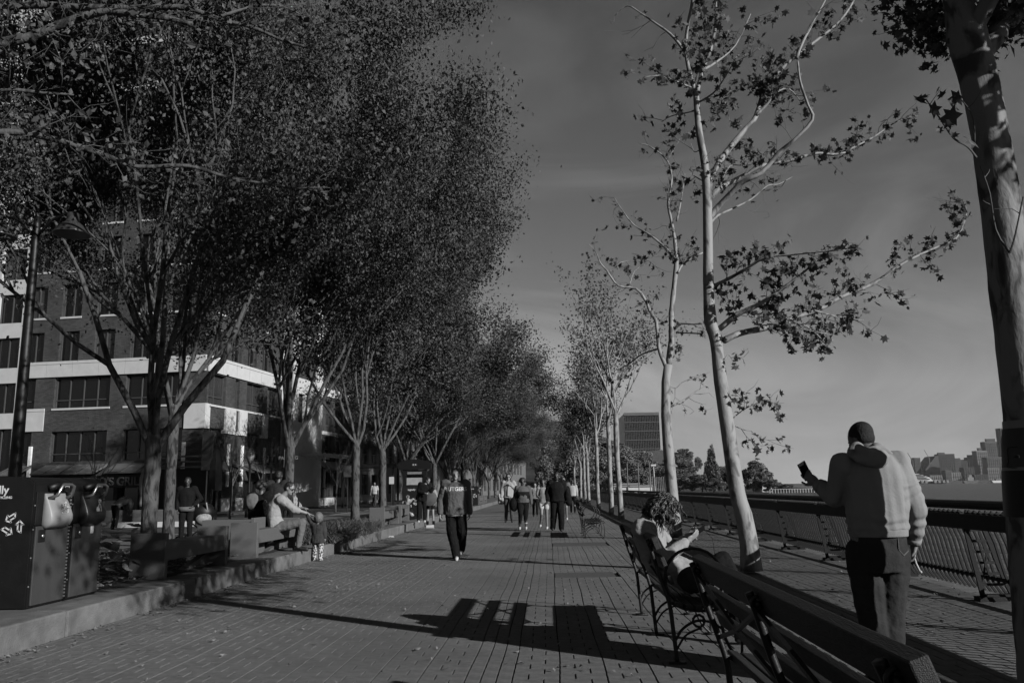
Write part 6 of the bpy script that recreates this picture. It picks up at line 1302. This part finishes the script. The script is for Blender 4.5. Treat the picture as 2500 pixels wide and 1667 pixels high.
back(914, 1240, 58, 1.72, 0, 'tiny distant man in a white T-shirt near the small shelter', cloth('white_shirt', .33), C_CHAR, SK_M, sleeve='half', z=.235)
SIT = lambda sz, fwd=.42: dict(pel=(0, .0, sz + .08), waist=(0, .02, sz + .22), chest=(0, -.01, sz + .42), neck=(0, -.03, sz + .60), head=(0, -.06, sz + .75), hipL=(.09, -.02, sz + .07), hipR=(-.09, -.02, sz + .07), kneeL=(.12, -fwd - .02, sz + .08), kneeR=(-.12, -fwd, sz + .09), ankL=(.13, -fwd + .02, .085), ankR=(-.12, -fwd - .05, .085), shL=(.175, -.01, sz + .55), shR=(-.175, -.01, sz + .55), elL=(.22, -.08, sz + .30), elR=(-.22, -.08, sz + .30), wrL=(.12, -.28, sz + .22), wrR=(-.12, -.28, sz + .22))
p = at(1222, 1240, 50); person('distant person in white seated on the far kerb left of the man with sunglasses', 1.7, 1.2, (p.x, 50, .0), SIT(.45), cloth('white_shirt', .33), C_CHAR, SK_L, vox=.018, legs='sit', hairstyle='long')
# --- leaning person in black and the drum carrier
p = at(1042, 1290, 29.6); base = (p.x, 29.6, 0); ov = dict(elL=(.25, .0, 1.15), wrL=(.20, -.10, .95), elR=(-.25, .0, 1.15), wrR=(-.20, -.1, .95), ankL=(.13, .0, .085), ankR=(-.13, .02, .085), kneeL=(.11, -.02, .5), kneeR=(-.11, -.01, .5))
g = gnd(1051, 1284); base = (g.x, g.y, 0)
r, J, R, s, tp = person('girl in black shorts holding a big round drum bag in front of her', 1.58, .05, base, ov, C_PALE, C_BLK, SK_L, vox=.010, b=.9, hairstyle='long', legs='shorts', jacket=.02, legr=.95, headdir=(-.3, .9, -.2))
m = MB(); 
for k in 'LR': m.tube([J['ank' + k] - V((0, 0, .0)), J['ank' + k] + V((0, 0, .12))], [.052, .05], 10)
m.build('sock', C_BLK, r, True, base)
DR = V(base) + R((0, -1, 0)) * .26 + V((0, 0, 1.02)); m = MB(); m.tube([DR + R((0, -1, 0)) * .07, DR + R((0, -1, 0)) * .06, DR - R((0, -1, 0)) * .06, DR - R((0, -1, 0)) * .07], [.255, .275, .275, .255], 32); o = m.build('drum_bag', mat('drum_grey', .035, .075, 5, .7), None, True, DR); o.location = DR; tag(o, 'big round grey drum bag held by the girl in black shorts', 'bag')
p = at(1034, 1230, 29.2); base = (p.x - .02, 28.9, .24); ov = dict(pel=(0, .0, .92), waist=(.02, -.04, 1.05), chest=(.06, -.10, 1.22), neck=(.14, -.14, 1.40), head=(.22, -.18, 1.50), shL=(.28, -.12, 1.34), shR=(-.04, -.10, 1.36), elL=(.34, -.18, 1.12), wrL=(.42, -.24, 1.22), elR=(-.10, -.16, 1.10), wrR=(.10, -.30, 1.05))
person('dark-haired person in a black coat leaning over beside the recycling bin', 1.66, .15, base, ov, C_BLK, C_BLK, SK_L, vox=.011, b=1.05, hairstyle='long', legs='long', jacket=.04, hem=.12, headdir=(.75, -.55, -.35), shoe=SHOE_W)
# --- standing man in black with the stroller
p = at(453, 1290, 18.9); base = (p.x, 18.9, .235); ov = dict(elL=(.34, .02, 1.17), wrL=(.20, -.10, 1.0), elR=(-.24, .02, 1.14), wrR=(-.22, -.1, .9))
r, J, R, s, tp = person('man in black top with a hand on his hip standing by the stroller', 1.50, .25, base, ov, C_BLK, C_BLK, SK_D, vox=.011, b=1.12, jacket=.03, hem=.0)
m = MB(); m.loft([(J['pel'] - V((0, 0, .08)), R((1, 0, 0)) * .17, R((0, 1, 0)) * .14), (J['pel'] + V((0, 0, .02)), R((1, 0, 0)) * .182, R((0, 1, 0)) * .15)], 18); m.build('shorts_panel', C_MID, r, True, base)
# --- bending worker
p = at(279, 1290, 30.5); base = (p.x, 30.5, .1); ov = dict(pel=(0, 0, .88), waist=(0, -.14, .98), chest=(0, -.33, 1.06), neck=(0, -.50, 1.02), head=(0, -.62, .95), shL=(.17, -.45, 1.06), shR=(-.17, -.45, 1.06), elL=(.2, -.5, .82), elR=(-.2, -.5, .82), wrL=(.12, -.55, .6), wrR=(-.12, -.55, .6), hipL=(.09, .02, .86), hipR=(-.09, .02, .86))
r, J, R, s, tp = person('worker in a striped safety vest bending forward at the street kerb', 1.72, 2.6, base, ov, mat('vest_mid', .07, .11, 6), C_BLK, SK_M, vox=.016, b=1.0)
for k in (-.09, .09): MB().tube([J['waist'] + R((1, 0, 0)) * k + V((0, 0, .155)), J['chest'] + R((1, 0, 0)) * k + V((0, 0, .165)), J['neck'] + R((1, 0, 0)) * k + V((0, 0, .11))], .025, 4, flat=.4).build('reflective_stripe', C_PALE, r, False, base)
MB().loft([(J['pel'] + V((0, 0, .03)), R((1, 0, 0)) * .19, R((0, 1, 0)) * .16), (J['pel'] + V((0, 0, .08)), R((1, 0, 0)) * .19, R((0, 1, 0)) * .16)], 16).build('reflective_band', C_PALE, r, True, base)
# --- seated man in the pale shirt reaching to the toddler (profile, facing the promenade)
YM = 15.9
q = lambda px, py, dy=0: at(px, py, YM + dy)
J = dict(pel=q(676, 1286), waist=q(670, 1262), chest=q(673, 1236), neck=q(692, 1207), head=q(706, 1192), hipL=q(676, 1288, .10), hipR=q(674, 1288, -.10), kneeL=q(735, 1276, .14), kneeR=q(738, 1274, -.10), ankL=q(722, 1332, .12), ankR=q(729, 1332, -.10),
         shL=q(690, 1216, .17), shR=q(686, 1219, -.17), elL=q(712, 1240, .16), elR=q(716, 1242, -.16), wrL=q(734, 1240, .1), wrR=q(748, 1252, -.08))
base = (J['pel'].x, YM, .235)
r, J, R, s, tp = person('man in a pale rolled-sleeve shirt and glasses seated on the granite bench reaching out', 1.78, math.pi / 2, base, None, C_PALE, cloth('jeans_pale', .10, .14), SK_L, vox=.009, J=J, b=1.08, sleeve='rolled', legs='sit', headdir=(.9, -.1, -.38), toe=(V((1, -.05, -.05)), V((1, -.05, -.05))), hands=(.2, .1), jacket=.03, hem=.03, glasses=True, fold=.01, palm=(V((0, 0, -1)), V((0, 0, -1))), shoe=SHOE_D)
# --- toddler
g = gnd(775, 1369); base = (g.x, g.y, 0); ov = dict(pel=(0, 0, .78), waist=(0, 0, .93), chest=(0, 0, 1.12), neck=(0, .0, 1.29), head=(0, -.01, 1.50), hipL=(.10, 0, .76), hipR=(-.10, 0, .76), kneeL=(.11, -.02, .42), kneeR=(-.11, -.02, .42), ankL=(.12, .02, .1), ankR=(-.12, .02, .1), shL=(.17, 0, 1.24), shR=(-.17, 0, 1.24), elL=(.34, -.02, 1.42), wrL=(.46, -.06, 1.62), elR=(-.25, .02, 1.02), wrR=(-.26, -.02, .80))
r, J, R, s, tp = person('toddler in patterned trousers standing by the kerb with one arm raised', .98, math.pi - .15, base, ov, cloth('toddler_top', .03, .045), None, SK_L, hair=mat('hair_fair', .07, .14, 40, .6, .4, 80), vox=.008, b=1.25, jacket=.05, hem=.16, legs='long', hairstyle=None, fold=.006, shoe=SHOE_W)
hc = J['head']; m = MB(); m.ell(hc + V((0, 0, .0)), (.095, .10, .115)); m.solid('head_hair', mat('hair_fair', .07), r, .008, base, lambda p: .006 * fnoise(p, 60), 2)
patt = mat('camo_print', .02, .5, 38, .9, 0, None, .1, detail=1); patt.node_tree.nodes['Map Range'].inputs[1].default_value = .48; patt.node_tree.nodes['Map Range'].inputs[2].default_value = .52
m = MB(); m.loft([(J['pel'] - V((0, 0, .05)), R((1, 0, 0)) * .11, R((0, 1, 0)) * .09), (J['pel'] + V((0, 0, .06)), R((1, 0, 0)) * .11, R((0, 1, 0)) * .09)], 16)
for k in 'LR': m.chain([J['hip' + k], J['knee' + k], J['ank' + k]], [.062, .052, .046])
m.solid('trousers', patt, r, .009, base)
# --- dark-clad people seated behind him
for (px, py, F, yaw, lb, tc_, hs) in ((632, 1290, 16.6, 2.9, 'seated person in a dark coat with a pale bag behind the pale-shirted man', C_BLK, 'curly'), (674, 1290, 18.4, 3.0, 'person in a dark hooded jacket at the back of the seated group', cloth('jacket_dark', .018, .028), 'short')):
    p = at(px, py, F); sz = .47 if F < 17 else .72; r, J, R, s, tp = person(lb, 1.75, yaw, (p.x, F, .235), SIT(sz), tc_, C_BLK, SK_D, vox=.012, b=1.1, legs='sit', jacket=.055, hairstyle=hs)
    if F < 17:
        m = MB(); m.ell(J['chest'] + R((.5, .9, 0)) * .17 + V((0, 0, .05)), (.15, .10, .17)); m.solid('bag', cloth('bag_grey', .10, .14), r, .014, (p.x, F, .235), lambda v_: .01 * fnoise(v_, 14))
        m = MB(); m.chain([J['shR'] + V((0, 0, .09)), J['chest'] + R((-.9, .6, 0)) * .2, J['waist'] + R((-1, .3, 0)) * .2], [.035, .045, .04]); m.solid('scarf', cloth('scarf_white', .02, .4, sc=25), r, .012, (p.x, F, .235))
# --- seated woman with curly hair and phone
YW = 7.35
q = lambda px, py, dy=0: at(px, py, YW + dy)
J = dict(pel=V((1.20, YW - .02, .56)), waist=q(1603, 1368, 0), chest=q(1585, 1310, 0), neck=q(1590, 1262, .02), head=q(1624, 1240, .02), hipL=V((1.22, YW + .1, .55)), hipR=V((1.22, YW - .12, .55)),
         kneeR=q(1766, 1364, -.05), kneeL=q(1775, 1398, .22), ankR=q(1812, 1450, .10), ankL=V((1.60, YW + .02, .10)), shL=q(1600, 1283, .2), shR=q(1565, 1292, -.17), elL=q(1640, 1352, .22), elR=q(1622, 1362, -.15), wrL=q(1672, 1318, .12), wrR=q(1675, 1322, -.06))
base = (1.2, YW, 0)
r, J, R, s, tp = person('curly-haired woman in a pale jacket on the bench looking at her phone', 1.68, math.pi / 2 + .3, base, None, cloth('jacket_cream', .23, .30, sc=5), C_BLK, SK_L, vox=.0062, J=J, b=1.0, legs='sit', headdir=(.78, .25, -.62), hands=(.45, .35), jacket=.026, hem=.02, hairstyle=None, fold=.010, palm=(V((0, -1, .5)), V((.2, .6, .8))), handdir=(V((.75, .0, .62)), V((.8, .15, .5))), toe=(V((1, .1, -.2)), V((.9, .3, -.1))))
hc = J['head']; m = MB(); rr_ = random.Random(6)
m.ell(hc + V((-.02, 0, .03)), (.094, .092, .108))
for k in range(70):
    a = rr_.uniform(0, 6.28); e = rr_.uniform(-.5, 1.4); d_ = V((math.cos(a) * math.cos(e), math.sin(a) * math.cos(e), math.sin(e)))
    if d_.x > .55 and e < .35: continue
    p0 = hc + V((d_.x * .085 - .02, d_.y * .085, d_.z * .10 + .02)); pts = [p0]; dd = (d_ * .5 + V((0, 0, -.8))).normalized(); L = rr_.uniform(.06, .19)
    for i in range(7): t = i / 6; pts.append(p0 + dd * L * (t + .1) + V((math.sin(t * 9 + a * 3) * .02, math.cos(t * 9 + a * 2) * .02, 0)) + d_ * .02 * math.sin(t * 2.6))
    m.tube(pts, [.022, .021, .020, .019, .017, .014, .010, .006], 6)
HB = mat('hair_brown', .008, .06, 30, .5, .4, 70, .35, stretch=(1, 1, .5)); m.solid('hair', HB, r, .0075, base, lambda p: .005 * fnoise(V((p.x, p.y, p.z * .3)), 120), 1)
m = MB()
for k in range(420):
    a = rr_.uniform(0, 6.28); e = rr_.uniform(-.6, 1.45); d_ = V((math.cos(a) * math.cos(e), math.sin(a) * math.cos(e), math.sin(e)))
    if d_.x > .6 and e < .3: continue
    p0 = hc + V((d_.x * .098 - .02, d_.y * .094, d_.z * .112 + .025)); dd = (d_ * .45 + V((0, 0, -.85))).normalized(); L = rr_.uniform(.05, .20); ph = rr_.uniform(0, 6.28); am = rr_.uniform(.006, .020); pts = []
    for i in range(9): t = i / 8; pts.append(p0 + dd * L * t + V((math.sin(t * 11 + ph) * am, math.cos(t * 11 + ph) * am, 0)) + d_ * .024 * math.sin(t * 2.4))
    m.tube(pts, [.0055] * 6 + [.0045, .0035, .002], 4, caps=False)
m.build('hair_locks', HB, r, True, base, kind='stuff')
m = MB(); m.chain([J['neck'] + V((-.08, -.05, -.02)), J['neck'] + V((-.10, .02, -.05)), J['neck'] + V((-.06, .09, -.02))], [.03, .04, .03]); m.solid('hood', cloth('jacket_cream', .23), r, .008, base)
m = MB(); m.bevbox(-.075, .075, -.005, .005, -.038, .038, .004); 
o = m.build('mobile_phone', C_BLK); P_ = (J['wrL'] + J['wrR']) / 2 + V((.11, .0, .075)); o.location = P_; o.rotation_euler = (math.radians(50), math.radians(-30), .2); tag(o, 'dark mobile phone in the hands of the curly-haired woman', 'phone')
m = MB(); m.tube([P_ + V((.07, 0, 0)), P_ + V((.13, .03, -.06)), P_ + V((.14, .03, -.2)), P_ + V((.12, 0, -.32)), P_ + V((.05, -.03, -.36)), P_ + V((-.05, -.05, -.33))], .0025, 4); o = m.build('earphone_cord', C_BLK, None, False, P_); o.location = P_; tag(o, 'thin dark cord hanging from the phone of the curly-haired woman', 'cord')
m = MB(); m.ell(V((1.16, YW - .33, .58)), (.13, .10, .11)); m.ell(V((1.22, YW - .33, .55)), (.12, .1, .07)); o = m.solid('handbag', cloth('bag_charcoal', .03, .045), None, .01, (1.18, YW - .33, .48), lambda v_: .008 * fnoise(v_, 20)); o.location = (1.18, YW - .33, .48); tag(o, 'soft grey bag lying on the bench beside the curly-haired woman', 'bag')
# --- man in the hoodie seen from behind
YH = 6.01
q = lambda px, py, dy=0: at(px, py, YH + dy)
J = dict(pel=q(2146, 1345), waist=q(2138, 1275), chest=q(2134, 1190), neck=q(2122, 1112, .03), head=q(2104, 1078, .07), hipL=q(2106, 1352), hipR=q(2180, 1352), kneeL=q(2128, 1500, -.02), kneeR=q(2176, 1500, .0), ankL=q(2150, 1640, -.02), ankR=q(2176, 1640, .0),
         shL=q(2062, 1135), shR=q(2188, 1132), elL=q(2040, 1212, .12), elR=q(2234, 1240, -.02), wrL=q(1996, 1182, .22), wrR=q(2232, 1326, .06))
base = (J['pel'].x, YH, 0)
hoodie = cloth('hoodie_pale', .20, .24, sc=4, bump=.15)
def hfold(p):
    # drape of heavy jersey: long soft folds plus tight creases at waist and elbows
    z = p.z; lowz = math.exp(-((z - 1.05) / .06) ** 2); a = .014 * fnoise(V((p.x * 2.2, p.y * 2.2, p.z * .28 + p.x * .5)), 7); b_ = .007 * lowz * math.sin(z * 80 + 5 * fnoise(p, 5)); arm = .004 * math.sin(z * 60 + 8 * fnoise(p, 4)) * (1 if (p.x > J['shR'].x - .02 and z < 1.32) else .0)
    return a + b_ + arm + .0015 * fnoise(p, 22)
r, J, R, s, tp = person('man in a pale hoodie seen from behind, holding a phone in his raised left hand', 1.80, math.pi, base, None, None, None, SK_M, vox=.0068, J=J, b=1.15, headdir=(-.25, .9, -.35), headup=(-.25, .2, 1), hands=(1.1, 1.0), hairstyle=None, handdir=(V((-.65, .15, .65)), V((-.15, .05, -1))), palm=(V((.3, 1, .3)), V((-1, .1, 0))), legs='long')
T_ = MB(); lat = (J['shR'] - J['shL']).normalized(); lx = V((1, -.05, 0)).normalized(); ly = V((.05, 1, 0)).normalized()
C_ = lambda px, py: q(px, py); W2 = lambda a, b: (q(b, 1200) - q(a, 1200)).length / 2
T_.loft([(C_(2144, 1303), lx * W2(2078, 2212), ly * .17), (C_(2143, 1280), lx * W2(2075, 2214), ly * .175), (C_(2141, 1250), lx * W2(2070, 2212), ly * .17), (C_(2138, 1210), lx * W2(2066, 2212), ly * .165), (C_(2134, 1170), lx * W2(2060, 2210), ly * .16), (C_(2130, 1138), lx * W2(2062, 2200), ly * .145), (C_(2126, 1112), lx * W2(2084, 2172), ly * .115), (C_(2120, 1092), lx * W2(2100, 2142), ly * .085)], 28, 2.4)
T_.chain([J['shL'], J['elL'], J['elL'].lerp(J['wrL'], .85)], [.096, .078, .052]); T_.chain([J['shR'], J['shR'].lerp(J['elR'], .5), J['elR'], J['elR'].lerp(J['wrR'], .55), J['elR'].lerp(J['wrR'], .9)], [.098, .088, .076, .066, .046])
T_.solid('hoodie', hoodie, r, .0085, base, hfold, 8)
m = MB(); hb2 = q(2128, 1122, -.09); m.loft([(q(2100, 1100, -.02), V((.10, 0, .03)), V((0, .12, 0))), (q(2114, 1106, -.08), V((.125, 0, .02)), V((0, .10, .0))), (q(2130, 1120, -.12), V((.12, 0, .02)), V((0, .075, 0))), (q(2140, 1134, -.13), V((.075, 0, .01)), V((0, .055, 0))), (q(2146, 1142, -.13), V((.03, 0, .0)), V((0, .03, 0)))], 20, 2.1)
m.chain([q(2092, 1098, .0), q(2078, 1112, -.04)], [.06, .035]); m.chain([q(2140, 1098, .0), q(2172, 1112, -.03)], [.055, .035]); m.chain([q(2098, 1094, -.10), q(2118, 1106, -.17), q(2140, 1102, -.12)], [.03, .03, .028])
m.solid('hood', hoodie, r, .008, base, lambda p: .007 * fnoise(V((p.x, p.y, p.z * .6)), 18), 3)
m = MB(); m.loft([(C_(2145, 1309), lx * W2(2080, 2212), ly * .172), (C_(2144, 1290), lx * W2(2079, 2212), ly * .176)], 28, 2.4); m.solid('hem_band', hoodie, r, .0085, base, None, 1)
m = MB(); m.tube([J['elR'].lerp(J['wrR'], .86), J['elR'].lerp(J['wrR'], 1.02)], [.052, .045], 14); m.tube([J['elL'].lerp(J['wrL'], .8), J['elL'].lerp(J['wrL'], .98)], [.055, .05], 14); m.build('cuff', hoodie, r, True, base)
m = MB(); m.loft([(C_(2143, 1395), lx * W2(2083, 2204), ly * .15), (C_(2143, 1372), lx * W2(2081, 2207), ly * .165), (C_(2144, 1330), lx * W2(2082, 2206), ly * .16), (C_(2144, 1298), lx * W2(2086, 2204), ly * .15)], 24, 2.3); m.chain([J['hipL'], J['kneeL'], J['kneeL'].lerp(J['ankL'], .5), J['ankL']], [.118, .098, .094, .088]); m.chain([J['hipR'], J['kneeR'], J['kneeR'].lerp(J['ankR'], .5), J['ankR']], [.116, .096, .092, .086])
m.solid('jeans', cloth('jeans_dark', .018, .034, sc=5), r, .0085, base, lambda p: .012 * fnoise(V((p.x, p.y, p.z * .7)), 11) + .004 * fnoise(p, 25), 6)
hc = J['head']; hd = V((-.25, .9, -.35)).normalized(); up = V((-.1, .25, 1)).normalized(); sd = hd.cross(up).normalized(); RHm = Matrix((sd, -hd, up)).transposed(); m = MB(); m.ell(hc + up * .050 - hd * .012, (.083, .103, .090), RHm, 20, 14); m.ell(hc - hd * .052 + up * .008, (.070, .055, .060), RHm)
for k_ in (-1, 1): MB().ell(hc + sd * k_ * .090 + up * .004 - hd * .0, (.014, .020, .034), RHm, 10, 8).build('ear', SK_M, r, True, base)
m.solid('hair', mat('hair_cropped', .004, .010, 60, .7, .6, 150, .2), r, .0065, base, lambda p: .0015 * fnoise(p, 150), 3)
P_ = J['wrL'] + V((-.075, .03, .10)); m = MB(); m.bevbox(-.036, .036, -.005, .005, -.07, .07, .005); o = m.build('mobile_phone', C_BLK); o.location = P_; o.rotation_euler = (.1, math.radians(-28), .25); tag(o, 'dark mobile phone in the raised hand of the man in the hoodie', 'phone')
P_ = J['wrR'] + V((-.01, 0, -.09)); m = MB(); m.tube([(0, 0, 0), (.01, 0, -.05), (.03, 0, -.10)], [.006, .007, .006], 8); m.ell((.035, 0, -.105), (.01, .01, .01)); o = m.build('key_strap', SHOE_W); o.location = P_; tag(o, 'short pale strap hanging from the right hand of the man in the hoodie', 'strap')
m = MB()
zz = q(2190, 1330, 0).z
for a in ([(2170, 1312), (2173, 1338), (2188, 1352), (2204, 1342), (2206, 1312)],): 
    bvh = [c for c in r.children if c.name.startswith('jeans')][0]; t_ = BVHTree.FromPolygons([v.co.copy() for v in bvh.data.vertices], [tuple(p.vertices) for p in bvh.data.polygons]); pp = []
    for (x, y) in a: P1 = at(x, y, YH) - V(base); h = t_.ray_cast(P1 - V((0, 1, 0)), V((0, 1, 0))); pp.append((h[0] if h[0] is not None else P1) + V((0, -.003, 0)))
    m.tube(pp, .004, 5)
m.build('pocket_seam', C_MID, r)
# ------------------------------------------------------------------ thin air over the river
hz = MB().bb(-700, 1500, -60, 2900, -5, 125); hm = bpy.data.materials.new('haze_air'); hm.use_nodes = True; ht = hm.node_tree; ht.nodes.clear()
ho = ht.nodes.new('ShaderNodeOutputMaterial'); hp = ht.nodes.new('ShaderNodeVolumePrincipled'); hp.inputs['Color'].default_value = (.9, .9, .9, 1); hp.inputs['Density'].default_value = 0.000035; hp.inputs['Anisotropy'].default_value = 0.0
ht.links.new(hp.outputs[0], ho.inputs['Volume']); hz.build('haze', hm, kind='stuff')
